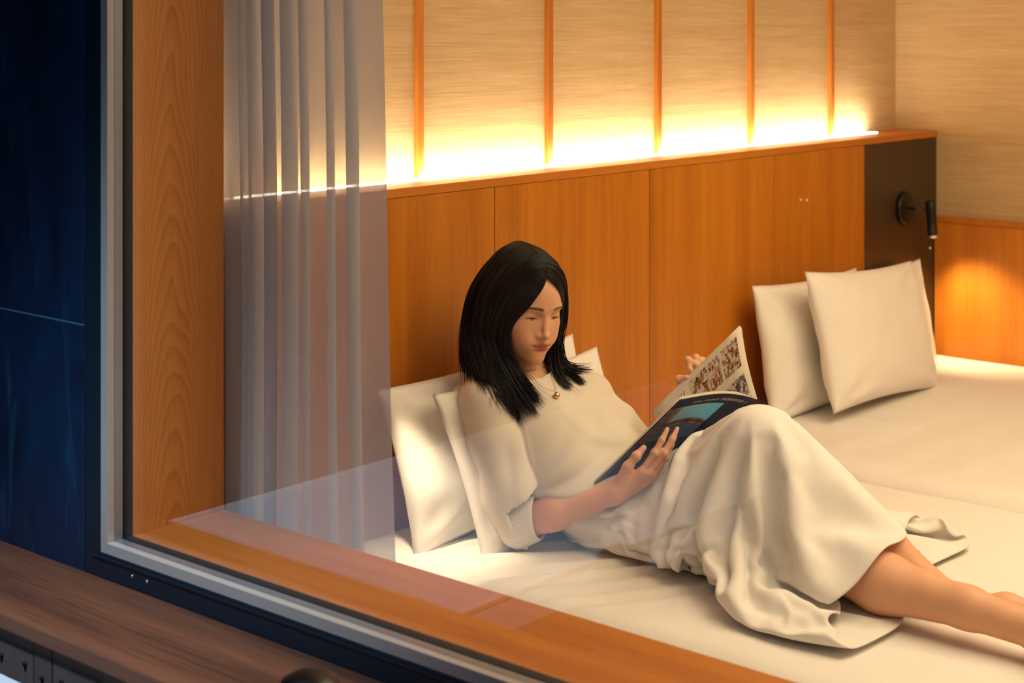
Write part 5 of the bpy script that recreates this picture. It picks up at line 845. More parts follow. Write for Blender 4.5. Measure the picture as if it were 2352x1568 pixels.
-2,6,-3,-5,0,-8,-1,-1,0,1,0,3,2,0,-7,2,37,-33,-7,-1,-1,-1,1,1,7,-8,0,-1,-3,-1,0,-1,0,0,0,3,1,-4,2,1,1,11,-2,10,-7,2,6,4,30,16,-15,-21,-19,-5,-7,24,-2,24,-33,15,
-4,4,8,32,-55,4,3,-14,-2,1,-3,0,2,3,-2,-1,1,0,0,-2,11,-39,11,6,-15,11,0,-4,-3,-3,1,-4,-1,-1,-3,40,-38,8,-3,3,31,-26,-2,3,-4,-1,2,-1,3,-14,0,-1,0,0,0,1,5,6,4,33,
-49,9,7,-14,-6,-1,0,61,-58,2,2,17,-27,-1,-1,0,0,0,1,-1,1,1,0,2,8,-3,4,4,4,8,0,-8,-2,4,-6,44,4,10,-54,-3,4,36,-19,6,-11,-5,53,-52,-5,-7,10,16,-16,-16,-1,-1,3,-2,0,4,
-4,0,16,12,
]
SKIRT_Z = [
1238,7,8,7,7,8,7,6,7,6,7,6,5,6,5,5,4,4,4,3,3,2,2,2,1,1,0,0,-1,-1,-2,-2,-2,-3,-3,-4,-4,-4,-5,-5,-6,-5,-6,-7,-6,-7,-6,-7,-8,-7,-7,-8,-7,-7,-8,-7,-7,-8,-7,-6,
-7,-6,-7,-6,-5,-6,-5,-5,-4,-4,-4,-3,-3,-2,-2,-2,-1,-1,0,0,1,1,2,2,2,3,3,4,4,4,5,5,6,5,6,7,6,7,6,7,8,7,7,8,-11,2,0,1,1,0,0,2,0,1,0,1,1,0,1,0,
1,0,0,1,0,1,0,0,0,0,0,0,0,0,0,0,-1,0,-1,0,0,-1,0,-1,0,-1,-1,0,-1,0,-2,0,0,-1,-1,0,-2,-1,0,-1,-1,0,-1,-1,-1,-1,0,0,-1,0,-1,0,-1,-1,0,0,0,-1,0,0,
0,0,0,0,0,0,0,0,1,0,0,0,1,1,0,1,0,1,0,0,1,1,1,1,0,1,1,0,25,2,-4,5,-1,-2,6,-2,5,-5,7,-5,2,5,7,-1,7,3,-11,4,1,4,-12,3,4,-8,-4,0,3,-8,15,3,
-11,4,-6,-10,-1,-10,5,-3,-13,-8,-5,0,-3,-2,10,-3,-4,0,10,11,3,2,3,2,2,0,2,3,0,-1,0,0,0,3,-4,3,0,9,-3,14,5,3,-7,-6,11,3,-4,7,-4,-5,5,-7,-5,2,-8,-18,-25,-5,8,7,
23,-2,1,-7,3,-6,0,3,-1,-5,6,-2,5,1,7,-5,3,4,-4,3,-4,16,-7,5,-1,-9,-4,-1,-1,4,12,1,-6,1,13,-12,2,1,-1,-5,4,9,-13,-10,3,-7,1,7,-7,5,-8,-3,7,-1,-9,1,-4,-2,-13,2,
7,5,-10,-12,0,2,1,1,-1,1,1,0,2,1,-1,-10,-1,0,11,9,2,-3,6,-1,-5,-8,1,17,-11,-8,1,8,3,0,-8,8,7,-6,-7,20,42,-16,-25,-26,-24,-1,23,11,-1,9,4,0,2,9,-3,4,-18,-2,-2,2,
-1,-2,3,0,7,-12,2,-2,1,8,1,-1,0,-5,-1,6,9,3,5,2,-9,1,11,3,7,-3,-8,-16,-1,0,3,2,3,0,-8,6,6,-1,5,-22,7,9,-7,-2,0,-4,4,2,-6,4,-4,1,3,15,9,4,2,8,-1,-8,
-5,-11,2,-11,-7,1,35,-15,-23,15,5,-11,9,4,6,-8,-7,8,3,8,6,4,21,-14,-52,10,11,24,-8,-24,-9,18,-3,-3,-2,-3,-2,-4,-1,0,3,2,2,2,2,2,-2,1,-5,1,-3,6,3,-2,0,2,9,6,7,-5,
7,-1,-10,8,2,5,-2,-3,-9,0,-9,22,-8,-9,-10,-3,-14,-4,4,-4,17,7,-6,22,-16,-28,0,3,10,12,7,14,9,-19,17,-6,-23,-9,-16,-12,-6,3,9,7,13,5,-2,13,-5,-16,-35,22,22,-24,3,-4,-4,11,-9,-1,
17,-6,-9,-12,2,-20,-1,-1,40,6,15,-1,-7,13,-20,-14,3,2,1,3,2,3,4,2,-29,-5,-1,-2,-3,-1,-1,0,0,5,3,-4,3,7,6,14,-7,2,3,3,-4,-5,14,3,11,4,-3,6,3,6,-6,1,27,10,14,-19,
21,13,-3,-10,-21,17,16,-11,5,8,-1,-9,-22,-15,0,-7,18,25,-9,24,25,-60,-6,7,-3,-21,-29,-24,-16,76,44,-45,-11,-1,-29,-12,11,24,-51,-46,29,28,-44,63,-45,36,-7,-2,-7,19,-10,15,10,-10,14,15,-16,-8,-26,-2,
21,11,-18,-4,2,-9,-2,-10,-16,14,-2,-6,0,-2,-3,-2,-1,0,5,0,-3,0,-2,-2,1,0,2,2,6,12,-8,2,-4,3,5,5,-6,-4,16,-4,-15,-7,-11,13,-5,-2,14,17,3,-13,-2,8,6,10,8,4,5,-1,-16,-3,
-21,-14,-10,-16,13,40,-9,-9,-1,-11,4,14,20,-31,7,53,-12,-26,21,-11,-7,-2,45,43,-14,-24,39,-73,36,-43,18,10,-11,-9,-1,-2,-8,21,-60,-20,43,8,7,-26,-35,-5,27,13,4,-4,-2,-6,2,-8,11,8,-1,2,4,2,
-5,-9,0,9,2,-3,-6,-2,3,3,-2,2,2,0,11,3,1,1,0,-1,0,-1,2,-1,-3,-1,-2,2,-5,-9,-11,-7,-3,-5,-2,-1,5,4,4,8,5,4,6,-9,1,-5,-10,-16,-14,10,16,-3,-2,8,1,5,1,-3,-14,-17,
2,24,9,1,-9,-9,-1,12,-21,-10,11,3,-1,8,-5,-5,7,12,1,-16,2,-1,17,-30,17,16,29,-8,-16,-10,-7,7,0,10,-5,6,27,-17,-14,-5,0,-1,4,-7,9,8,-6,-1,1,3,7,0,-1,-1,2,0,-1,-1,0,1,
1,0,-10,-8,-3,0,1,1,5,18,9,2,1,1,0,-2,-4,-4,-5,-5,-8,-4,-4,-6,-3,-2,1,6,-3,3,6,8,-3,2,2,6,-3,1,-1,-1,15,7,-38,6,10,-6,1,3,1,-1,4,-3,3,-4,-2,0,0,2,3,2,
0,-9,30,-7,-31,3,19,0,-13,10,-8,-2,29,-5,-2,-8,9,2,1,5,-26,14,7,-2,-2,1,-4,12,-3,-5,5,-5,0,1,0,0,0,0,0,0,0,2,2,9,2,1,9,6,2,1,1,0,-7,-18,-7,-3,1,8,-5,2,
3,4,3,2,0,-2,-3,-4,4,-2,-6,7,4,-6,5,-3,-8,-4,-2,-9,3,-9,9,22,-12,18,41,-20,0,-21,-15,4,2,-1,0,-2,-2,0,0,1,1,-1,-3,0,18,5,-19,8,-28,12,-4,45,-24,-3,8,26,-24,17,-4,-13,
-5,-7,1,-17,11,12,3,2,1,-4,-8,-27,-6,5,0,4,1,0,1,3,3,3,4,2,2,0,-10,-8,0,2,5,5,11,-14,3,8,8,3,-1,-3,-7,-14,0,-6,-1,0,5,3,5,1,1,-1,-9,7,3,-17,-8,6,-3,15,
6,4,2,9,0,1,-14,-26,-17,-28,35,21,20,2,-26,-9,17,3,1,-1,7,2,-4,-4,1,6,3,-13,-13,50,-19,-23,21,-27,20,-13,26,-28,-15,6,36,-10,6,2,-33,-2,-4,17,6,-8,-11,8,-13,8,3,24,2,-7,-16,0,
-1,-1,1,1,1,1,0,2,3,2,12,2,3,2,-1,1,-24,21,-9,-10,-4,1,17,2,1,-1,-1,-2,-8,-7,-6,0,1,5,2,4,2,-13,5,8,0,-5,-3,-18,-2,-2,8,2,10,25,5,11,2,-47,-50,16,14,22,-9,-1,
14,0,-1,7,-14,-26,23,31,-7,-9,-39,33,21,-41,14,-4,17,0,18,18,-32,24,-17,-16,-4,-6,-6,-9,30,-3,-7,0,-4,-7,6,-2,8,-16,7,-9,4,9,20,2,0,-13,1,1,-1,-1,-1,-3,-3,-1,-2,2,3,4,10,-6,
10,-16,21,0,1,0,-20,9,-1,1,0,-1,2,-2,-6,-5,-4,-4,1,1,3,9,-14,-5,6,7,2,1,-7,-7,-13,-2,-14,-9,11,2,14,26,-22,-46,4,38,17,-7,8,-6,5,2,-20,26,-3,-24,-10,16,27,-21,6,-12,-1,2,
0,34,-22,-20,13,-33,8,3,4,15,0,14,-9,12,18,0,10,-20,3,-6,-10,12,-7,9,4,0,-1,-1,3,17,1,0,1,1,0,1,-1,0,1,-1,-1,-4,-26,6,11,21,-25,2,1,2,15,-7,0,-1,-2,0,0,1,1,-2,
-3,0,4,2,-1,-3,3,-3,-12,-6,1,8,3,5,0,-2,7,-14,-7,2,11,18,-8,-8,-20,-14,28,15,-17,14,13,-1,10,-37,3,7,-6,-15,22,12,-33,-1,-6,18,33,15,4,-27,-22,17,-16,-5,-1,2,13,-22,5,7,-13,4,
-17,19,-16,3,-5,0,13,-6,-1,3,1,4,2,2,2,2,1,2,2,3,2,-2,-3,-1,-2,0,14,0,0,-10,8,0,0,-2,-8,-2,2,0,2,4,1,1,0,-2,-3,-6,-11,-7,-3,0,11,4,4,-4,-5,-9,-1,6,2,-5,
5,13,-5,4,-9,-21,11,37,-21,4,-6,3,9,-9,-25,-29,24,39,-11,2,16,-1,-6,-31,2,6,-6,25,11,-31,-33,23,-2,-13,28,23,-8,0,-26,26,-1,-30,11,-2,-18,3,11,-22,29,-8,0,11,-10,2,1,-1,1,-1,-2,0,
0,1,1,1,3,4,5,2,3,1,5,-4,-6,-2,2,1,1,1,-1,1,1,-2,-1,-5,-1,-1,1,6,3,1,-2,-4,1,-8,-15,-3,1,13,4,2,-5,-12,7,2,-5,14,-2,-3,-17,18,-2,-9,10,-2,14,-29,3,-2,7,-5,
3,19,-11,-3,14,-16,-11,20,10,-9,25,-8,-15,-43,22,-15,18,13,11,8,-30,-24,29,-8,-10,31,-24,5,-20,0,-4,27,-6,9,-17,-5,13,-3,0,0,-1,-2,1,-1,1,0,1,2,-8,1,4,-2,1,9,1,7,8,1,3,2,
-3,-5,-2,0,0,4,1,2,-2,-1,-3,-6,-1,0,7,4,-5,-1,-1,-5,-8,-12,-2,13,13,18,-6,-1,-3,-19,29,-3,-17,-23,6,6,15,-10,-8,32,-25,7,-3,44,-23,5,-18,12,-25,38,-5,2,-23,5,-15,-19,-7,38,-13,-2,
19,-8,11,-18,11,-17,-20,3,19,-7,15,-29,-3,-16,6,1,-9,-2,15,5,-3,-4,0,1,-1,0,0,1,1,0,1,-1,7,-6,-4,6,8,-19,-2,1,11,-14,0,18,-16,-2,-2,-2,3,15,6,5,7,3,3,1,-2,-3,-8,-4,
0,5,-1,3,9,-2,-5,-17,-4,-21,21,6,7,15,-25,13,11,-24,6,2,-15,4,11,-10,8,1,-10,-4,7,-21,34,-47,27,0,20,-9,6,-12,-6,40,0,-11,-12,-6,-2,32,-31,-21,22,12,-14,6,-12,-5,8,26,16,-13,-10,-16,
13,3,1,-9,5,5,-4,1,2,0,1,2,1,1,1,2,3,11,-8,-6,1,3,10,1,-24,29,2,-30,27,-1,-3,-2,-12,-19,-3,1,11,5,6,6,5,2,2,-1,-3,-7,0,2,-10,5,0,2,-8,28,-24,0,14,6,1,-20,
-10,16,-24,9,24,3,-19,-2,-23,24,7,-7,3,-13,16,15,10,-16,-11,-9,-13,14,23,-2,-23,-14,-4,35,5,-37,-3,14,-12,23,-6,4,7,-7,-5,10,-7,34,0,-8,-17,-9,-8,5,0,-2,5,-1,2,2,3,3,1,2,-2,1,
2,-1,15,2,-22,17,-2,-8,21,-7,2,6,-22,6,-3,4,0,0,-8,-6,-15,-3,0,1,11,11,-2,2,2,3,1,-6,2,-5,0,-4,-1,-27,1,8,-9,-15,31,11,37,-12,-2,-16,-24,-5,29,2,-4,5,-3,2,-15,3,3,19,
-26,-4,-14,5,29,16,-6,-37,-6,6,24,11,-22,11,-6,19,-1,-32,20,0,-16,10,15,-35,23,-14,-10,18,3,-4,-19,-9,1,5,3,1,-5,3,0,-1,2,2,6,1,1,-1,0,11,9,-23,-2,18,-18,-1,9,10,3,-13,6,0,
0,-5,1,1,3,-8,-7,-5,-7,0,16,-4,-4,-3,-2,0,0,-1,1,1,-2,0,20,-7,-10,7,-25,-2,11,10,29,25,-31,-12,-26,33,12,-42,37,-39,38,-31,-9,7,-10,4,21,20,4,-18,-31,4,35,15,-25,-31,3,24,0,1,
-13,11,5,3,-1,11,-24,23,-17,-2,21,-16,5,2,3,11,-6,-6,-2,-2,5,0,1,1,1,0,0,2,1,4,1,-1,12,4,-8,-13,21,-10,-9,14,-4,4,3,-7,-3,1,4,-1,-3,9,7,-1,-9,-13,-15,0,6,7,6,-3,
-3,-3,-2,-2,9,1,-30,-8,3,2,13,33,-20,-7,-10,-10,11,9,20,-14,2,31,-25,-9,-9,23,-15,-1,9,12,5,-9,-16,-21,11,35,-10,-9,14,-18,22,-19,-2,-13,28,-7,13,-46,28,-2,21,-6,-4,15,-28,17,-10,3,20,-13,
5,9,-4,-7,-10,0,1,1,0,2,1,0,2,1,-4,0,2,24,3,-1,-20,17,-6,1,0,2,-3,-5,0,8,1,3,5,0,-4,-4,-2,-3,-7,-3,-8,-8,1,13,-1,-1,-1,-3,-10,1,13,0,26,-19,-8,11,8,17,-27,-23,
37,-25,8,20,-16,-53,-12,48,-6,22,-7,-9,10,-22,-6,-4,-1,43,13,-41,6,6,7,-1,-5,-19,23,15,-33,38,-42,25,-4,5,-23,-4,5,2,5,-26,23,4,-18,21,-1,-11,-4,6,-6,-3,-1,0,0,1,1,1,0,1,6,3,
-6,-4,18,-10,12,-12,15,-4,1,2,-8,-1,14,-2,3,1,-3,-7,-8,-3,-6,-4,-1,-2,0,-2,8,-7,18,1,-2,1,21,3,-13,0,7,10,-16,-51,-15,17,12,-19,14,23,-15,10,18,-29,-12,12,25,-6,0,-11,36,8,-15,-5,
-4,-29,-7,44,-42,-8,29,6,-8,4,22,-39,35,-38,9,20,-14,1,13,-6,9,-26,21,-3,-4,-8,19,1,-5,2,6,-15,3,-4,1,1,1,-1,1,1,1,1,1,1,2,-1,-5,28,-17,5,0,0,4,-5,-3,16,-3,2,-2,-5,
-9,-6,-4,-4,-1,-1,0,0,-2,17,-14,-2,-13,15,9,4,-20,7,4,11,-36,32,15,7,-6,-43,26,7,-40,15,-3,-43,-15,49,31,27,-24,12,4,1,0,-10,10,-1,-2,3,7,-41,36,-25,-7,20,-37,20,3,22,-31,22,-13,-5,
2,1,8,15,21,-10,-29,29,-23,16,9,-5,12,-3,-17,4,0,-6,1,2,2,0,-2,-1,0,1,1,1,8,2,0,-2,17,-10,-3,2,-1,-4,18,-7,-1,-1,-8,-9,-4,-3,-1,1,0,0,-2,-1,1,-15,-1,0,0,-5,10,-3,
3,-11,22,-11,30,-39,-1,-3,26,42,-47,0,32,-9,-32,-40,27,30,26,-13,-4,-8,38,3,-44,23,7,-15,-15,25,-12,11,-39,21,4,-4,0,18,-22,-14,35,-18,-2,-12,12,-1,-3,-8,3,-4,11,-22,32,-2,-11,5,-18,3,10,4,
0,-12,0,1,1,3,2,-1,-2,-1,1,1,0,-7,1,0,18,11,-11,1,-4,15,-11,3,-2,-14,-5,-1,-1,1,-1,-2,-1,-1,0,19,6,1,-1,7,4,8,-20,-7,19,-6,-25,-1,-26,6,6,34,-14,-24,4,29,7,1,32,39,
-85,-37,26,18,-29,34,-15,22,2,5,-22,10,10,-31,-27,-2,24,37,-31,-24,30,0,-33,25,5,-2,1,-6,4,-10,-4,27,3,-2,6,20,-37,7,14,-23,-1,-5,-3,-1,2,18,3,-2,1,0,3,4,2,-3,-3,-2,-1,12,6,-3,
-14,19,1,-3,8,-14,8,-7,-12,-1,-1,-1,0,-1,1,1,0,0,0,-17,-3,44,11,1,-4,-20,0,27,-14,3,0,2,11,0,-2,-34,-23,-4,26,16,-15,-4,-11,36,70,-71,-50,17,25,-39,-1,8,41,-18,4,15,-5,-18,9,8,
-17,1,-10,2,23,-22,3,-1,3,2,-1,-7,2,-7,18,0,-21,31,17,-33,8,7,-20,10,14,-1,-7,-17,6,11,1,-3,-2,1,-1,1,3,5,2,0,1,0,-8,1,10,-5,11,-14,-2,15,-10,-13,-1,9,-2,1,0,1,2,0,
-1,-1,-1,-5,-6,-29,23,5,-7,8,20,-24,-10,44,3,13,-5,5,-1,-15,15,-15,-10,5,-15,-9,29,-3,4,77,-92,-52,65,-39,-6,-3,-12,15,17,-16,40,0,-5,-29,17,0,-16,40,-45,18,1,1,1,-9,10,-3,1,10,-7,-3,
16,8,-27,7,22,-32,20,-13,1,-5,-7,3,8,3,-4,3,0,-1,1,0,0,1,1,2,0,1,6,2,-6,2,-3,0,8,-7,-13,10,3,-5,3,0,1,-1,-2,-1,0,-2,-1,-1,17,-19,-25,-13,31,6,-8,8,-2,-4,-9,-14,
-5,1,5,41,-20,4,11,0,21,-23,-43,-24,-3,1,60,-7,-2,37,-49,-7,-12,10,2,16,9,25,-1,0,19,-36,14,-38,44,-48,28,1,1,10,11,-20,3,-14,0,-12,12,-26,3,29,-30,12,0,5,-5,-9,-10,14,4,-8,-4,0,
1,1,1,1,1,0,1,0,0,1,3,6,11,-9,-1,1,-4,-9,16,-6,-3,-2,0,0,1,0,0,-1,0,2,0,1,-19,-2,14,1,-23,19,-10,-4,44,-41,27,3,-15,17,-22,6,6,22,-40,-36,-3,40,6,-9,10,17,1,-22,
-6,7,37,-47,0,-2,6,19,-16,10,-2,20,-11,-27,12,40,-27,1,25,1,-35,35,-25,-3,-29,29,10,5,1,4,10,-32,13,18,-24,17,-28,0,11,6,-1,-6,3,2,1,2,1,1,0,1,1,2,3,3,2,-2,-13,2,2,-2,
-2,7,-17,0,-2,-1,-1,0,-1,2,-1,1,0,0,1,2,1,-3,-19,3,35,-27,2,21,-35,14,-12,12,0,-18,40,-41,24,-2,30,-28,-25,18,-4,19,8,-1,19,2,-19,5,-32,54,-27,-31,10,-10,-2,-1,35,23,-26,16,19,-23,
-27,16,0,-14,30,-17,3,-1,2,-4,0,12,-6,9,-17,6,7,2,5,-29,14,17,-14,4,-13,8,5,4,4,1,0,-2,1,1,1,0,0,-6,-12,6,-5,7,-7,-2,-2,-11,19,-8,-1,-2,-1,-1,-1,-2,0,-1,-1,-2,-1,0,
3,8,-12,24,-26,-2,29,-17,1,33,-18,23,17,-18,-36,7,-5,12,9,21,-5,-19,29,-23,-12,16,-17,10,-5,10,1,-26,43,-8,-47,4,-7,12,39,-1,6,-1,-45,36,-1,-8,-18,-2,0,9,6,-2,3,0,-1,-1,-14,3,0,11,
14,-38,6,6,14,-20,25,-22,9,10,2,-4,-5,1,4,5,0,-2,-2,-5,-6,-7,13,-13,19,-10,-11,3,-7,9,-16,21,-1,-3,-3,-2,-3,-1,-1,-1,-1,0,0,8,-2,30,24,-41,-21,36,-29,-12,23,-4,11,-31,-5,17,-4,29,
-7,-27,18,16,2,-1,31,-9,-10,-30,18,-1,-16,11,31,4,-40,-18,29,-21,-5,12,-25,26,25,-5,-3,-6,8,9,-34,-2,1,3,-8,15,22,-5,-8,-5,0,-15,13,18,-23,-8,-7,20,-24,6,-3,21,9,-7,-8,4,7,0,-5,-6,
-4,-2,-3,0,1,14,-9,12,-25,8,-5,-1,16,-17,0,-6,16,4,0,-1,-2,-2,-3,-3,-1,-2,-1,-7,3,-11,29,2,-1,-25,51,21,-18,-41,-2,23,-5,0,31,-38,5,0,-2,15,-3,-40,4,27,10,26,-3,-13,-12,-1,31,-1,
-3,0,-34,12,9,-42,10,1,23,1,-2,-26,48,-5,-1,1,-40,8,-3,21,6,0,-15,1,2,7,9,-39,-2,13,14,-30,12,12,-5,15,-17,-1,10,1,-7,-5,-6,-4,2,1,3,4,8,-5,8,-26,20,-12,-5,-2,4,-1,1,-5,
-3,12,5,1,1,9,-1,-3,-1,-4,-2,13,10,-18,-1,0,3,12,-6,-9,-13,-3,39,-37,-4,4,0,25,-1,8,-20,15,-4,27,-37,14,-13,27,-31,24,-4,2,-13,26,-10,16,-5,-3,3,-40,4,2,-6,-8,27,23,-29,-9,36,-3,
-19,-15,7,17,-1,-22,12,2,4,8,-24,9,18,-6,-36,10,11,-17,34,-21,6,9,-5,-8,-12,1,-3,3,3,5,4,6,-1,0,-24,21,-10,-4,-4,-2,1,5,-6,-2,-2,2,6,4,3,-3,12,4,-2,1,5,-24,-4,33,-15,-1,
7,21,-31,-10,29,17,-43,2,38,14,3,6,-34,3,-14,-13,27,-9,-8,-17,57,-49,34,-30,2,-3,12,13,17,-3,0,4,-25,8,-28,1,-10,13,39,-32,-31,30,-30,4,42,-43,25,15,1,-21,5,4,21,-25,-1,10,-14,-16,12,16,
-24,37,-5,-13,10,-21,0,-9,11,-15,9,7,2,3,4,-3,-3,-18,10,2,-4,-2,-3,-3,0,5,-1,-5,-2,-4,6,3,1,-5,-4,9,26,3,-8,3,-14,-2,4,2,38,-37,-17,27,-27,4,24,13,-36,12,20,-28,29,-17,25,-17,
-10,-3,-1,1,-7,23,16,10,-33,2,-3,-3,31,-10,20,-15,-23,6,21,-37,-19,44,-25,-17,26,-31,20,30,-37,19,3,4,-16,2,4,-2,-22,46,-13,-1,-26,35,-3,-29,29,-4,-23,21,-18,16,-31,11,-16,16,5,4,5,0,-4,-6,
-17,5,11,-6,-3,-1,-2,-3,-2,6,-1,-1,-6,-2,-2,7,0,1,-5,-4,9,21,10,1,2,-37,14,42,-45,-12,2,-3,20,-9,-15,7,46,0,-25,6,-17,38,-30,-22,27,-5,4,12,-35,20,18,13,8,-45,4,6,14,18,-8,-32,
10,2,2,-36,35,-27,-7,31,-27,20,24,-41,54,-1,-12,-2,-42,37,-9,-6,-17,10,24,-28,17,5,-21,26,4,-30,17,13,3,-50,21,-22,17,9,5,1,-2,-6,-10,-10,1,13,-3,-3,-1,-2,-3,3,-8,6,0,-1,-1,-6,-3,1,
7,-1,-1,-5,-4,12,22,16,-5,-5,-35,5,-1,-2,51,-33,-20,45,-12,3,-15,7,-2,5,0,-20,14,8,-14,52,-8,-10,-10,1,-19,26,15,-28,-13,-7,-2,32,-11,-5,13,-3,-7,29,-45,-24,38,-11,2,26,-46,16,2,31,-32,1,
2,-9,15,-12,13,-25,-12,47,-11,-34,34,15,-38,23,10,-6,-44,19,-20,21,10,-1,1,-2,-12,-8,-4,3,8,0,-1,-2,-2,-3,8,-19,-1,9,4,-1,-2,-1,-7,-1,3,4,-1,0,-9,-2,8,22,24,3,-21,-23,-1,19,-2,12,
-4,-1,5,23,-31,-2,-9,1,18,-9,-1,13,13,-8,3,-18,16,2,-50,13,30,16,3,-30,4,17,3,-1,-1,-2,-45,34,-30,21,0,-16,17,-3,4,19,-38,15,1,-2,13,-20,-10,-8,-13,-13,16,-1,-8,24,19,-11,-7,14,1,-26,
-9,-14,15,8,0,4,-1,-22,1,-2,5,1,6,0,-1,-3,-1,-3,-1,-2,-8,4,7,0,-2,-1,-1,-5,-1,2,16,8,-29,-1,-2,5,19,25,13,-32,-7,10,-8,-9,46,-52,30,3,-10,-9,11,11,-19,9,3,3,-3,-2,-7,1,
10,-2,2,-17,-9,46,-3,-34,-11,10,27,6,0,0,16,-32,0,-6,-1,7,18,-34,14,2,-10,-1,5,-3,-15,7,-16,37,-23,37,8,-40,20,14,-21,10,8,-2,-19,-1,-2,6,-1,6,-4,0,-9,-5,-7,7,-4,8,1,0,-2,-1,
-3,-3,-1,3,-9,-1,8,0,1,-3,-1,-4,-2,0,-2,24,-2,-19,-5,-2,4,16,5,0,1,17,-39,56,-21,-6,23,-23,4,-20,16,-2,5,3,1,-2,6,-19,36,-21,-10,5,11,-25,29,-8,-27,57,-27,-42,8,54,-5,2,-5,-20,
4,12,-40,50,-22,10,13,-23,-9,-4,8,-12,43,-34,-3,-1,19,-9,-24,20,6,-5,15,-34,30,-7,-28,9,-1,5,-2,-6,7,-5,-19,13,-3,-5,5,4,-1,0,-1,-1,-1,-2,-3,-4,0,-2,7,4,0,-2,1,2,-11,-1,-2,27,
27,-3,-31,-24,-1,9,16,1,3,-18,20,5,-5,6,2,-16,15,9,-32,2,28,-6,3,3,5,-14,10,-12,4,2,20,-30,-12,14,16,-22,26,8,9,-18,-29,44,-16,9,0,-38,7,5,27,9,-11,-31,10,-25,32,24,-36,2,-3,2,
11,-7,10,13,-3,0,-11,-3,11,-16,-9,-3,-2,10,-2,-7,2,-19,2,-7,11,-2,1,1,3,-6,3,0,-3,3,-5,-3,0,-4,6,9,-4,2,-1,-1,-1,-7,24,-20,18,27,1,-24,-20,-11,18,4,11,0,-1,-1,-16,23,-3,-4,
13,-22,11,13,-10,3,-7,19,-38,41,-20,-1,11,5,-30,40,-2,-57,18,18,-8,38,-8,-38,43,-7,-6,-11,3,-1,-7,-14,-21,7,16,38,-8,14,-10,-10,-26,13,-1,-6,-7,-11,35,-23,27,-24,11,12,-2,-30,29,-25,18,-39,21,6,
-2,-28,1,18,7,-8,-6,2,-2,5,-8,4,-3,1,-5,0,0,-6,6,9,-1,2,0,-7,2,-3,-10,-1,-2,24,28,-2,-19,15,-37,18,8,1,1,-7,4,18,-12,2,-10,1,7,-3,-11,5,27,-42,33,15,-23,-3,16,-50,69,1,
-60,26,10,-15,2,-29,46,15,6,-39,21,-16,16,-7,6,-45,14,-7,-10,4,46,-39,49,-36,-1,6,1,7,-21,21,-23,39,-9,-3,-14,29,-16,13,-27,-19,20,-2,10,10,-23,-13,9,16,-11,4,-9,1,-2,1,-3,2,-3,2,-2,-2,
1,-5,0,12,1,0,-2,4,-7,27,-34,-6,32,-23,37,6,-15,-25,13,9,0,11,-10,-18,17,-14,11,-4,-7,14,14,-27,13,13,-20,7,24,-19,-25,29,-26,31,-28,-2,47,-25,-27,29,5,22,-46,46,-24,15,-7,-3,5,-1,-42,36,
-1,-14,-6,6,-31,23,4,2,-1,4,-1,1,-7,-5,9,17,-8,0,3,-6,-18,13,-17,8,2,7,-4,-1,-18,2,10,0,3,-7,-2,0,1,-1,-2,0,7,-7,-2,-1,12,7,-28,14,5,-3,-3,9,8,-18,45,-6,-38,46,-25,-1,
5,10,2,-10,-7,-2,17,-1,0,-18,-2,15,-9,10,-11,2,10,-14,-11,39,-6,-51,14,52,-12,-32,39,-12,-23,42,-7,-21,-12,11,31,-18,2,7,-10,-2,1,-3,-3,-26,17,-3,5,-23,9,4,-2,3,0,4,0,1,-2,-14,23,-9,
7,1,14,-35,7,6,-1,9,-37,56,-33,2,-22,4,10,-1,5,6,-10,-6,3,-2,-1,-1,4,-4,-2,3,7,4,-9,-2,8,-4,-4,2,-1,14,-18,0,44,-19,-34,45,-2,-22,18,-6,1,-10,-7,0,3,10,-6,11,-3,-10,7,3,
2,-11,33,-5,-48,37,-3,8,-30,33,-18,31,-5,8,-4,-46,10,1,17,13,4,-20,-13,22,-1,0,1,-16,-3,5,0,-2,9,-13,-4,7,-1,2,0,2,-1,-4,10,-17,-8,38,-11,0,5,-17,4,-24,42,-38,24,-8,-16,1,6,-3,
-11,1,18,-11,-1,2,-1,-1,4,-5,-1,13,20,-27,0,-7,6,-1,-1,-10,41,-16,-11,33,-33,5,25,-46,66,-6,-51,28,-6,-1,7,3,-10,2,-14,12,2,0,-10,30,-33,40,-36,2,26,-31,45,-26,17,-9,11,2,5,-5,9,-11,
-11,-32,3,3,-19,11,14,35,-16,3,1,-16,-5,3,-9,19,-17,6,-16,15,-1,3,0,1,0,6,-27,1,32,4,-13,7,-11,-16,-5,17,9,-15,-8,2,-4,2,4,8,25,-3,1,-29,-8,2,0,-2,3,-4,3,12,0,-10,0,-9,
6,2,2,14,1,-6,5,6,-13,-14,31,0,-11,-26,29,12,-11,-1,-7,1,14,-7,-3,1,1,7,5,-33,48,-27,8,-33,22,16,16,7,-1,-54,4,28,17,11,-22,20,-53,-5,-5,8,11,33,-16,9,-7,4,-4,-1,-23,13,-2,-3,
0,6,7,-16,2,3,0,0,9,15,-26,5,-3,0,-6,4,-8,-8,-2,38,-30,14,24,-42,-1,20,-16,-1,8,3,-5,-7,2,-8,8,-9,3,-5,7,16,-5,-3,-1,-17,6,-1,3,36,-27,2,2,7,-7,-10,12,13,-17,-4,37,-14,
-8,0,-4,-2,-5,14,-7,-1,2,4,-19,22,-11,-15,-3,27,-10,32,-3,10,-39,19,-1,-39,34,19,-15,10,12,-58,4,-2,31,-9,6,-6,28,-9,0,-1,-15,-9,11,-13,9,8,-6,-10,7,0,0,1,21,1,-9,-1,-2,-22,13,-7,
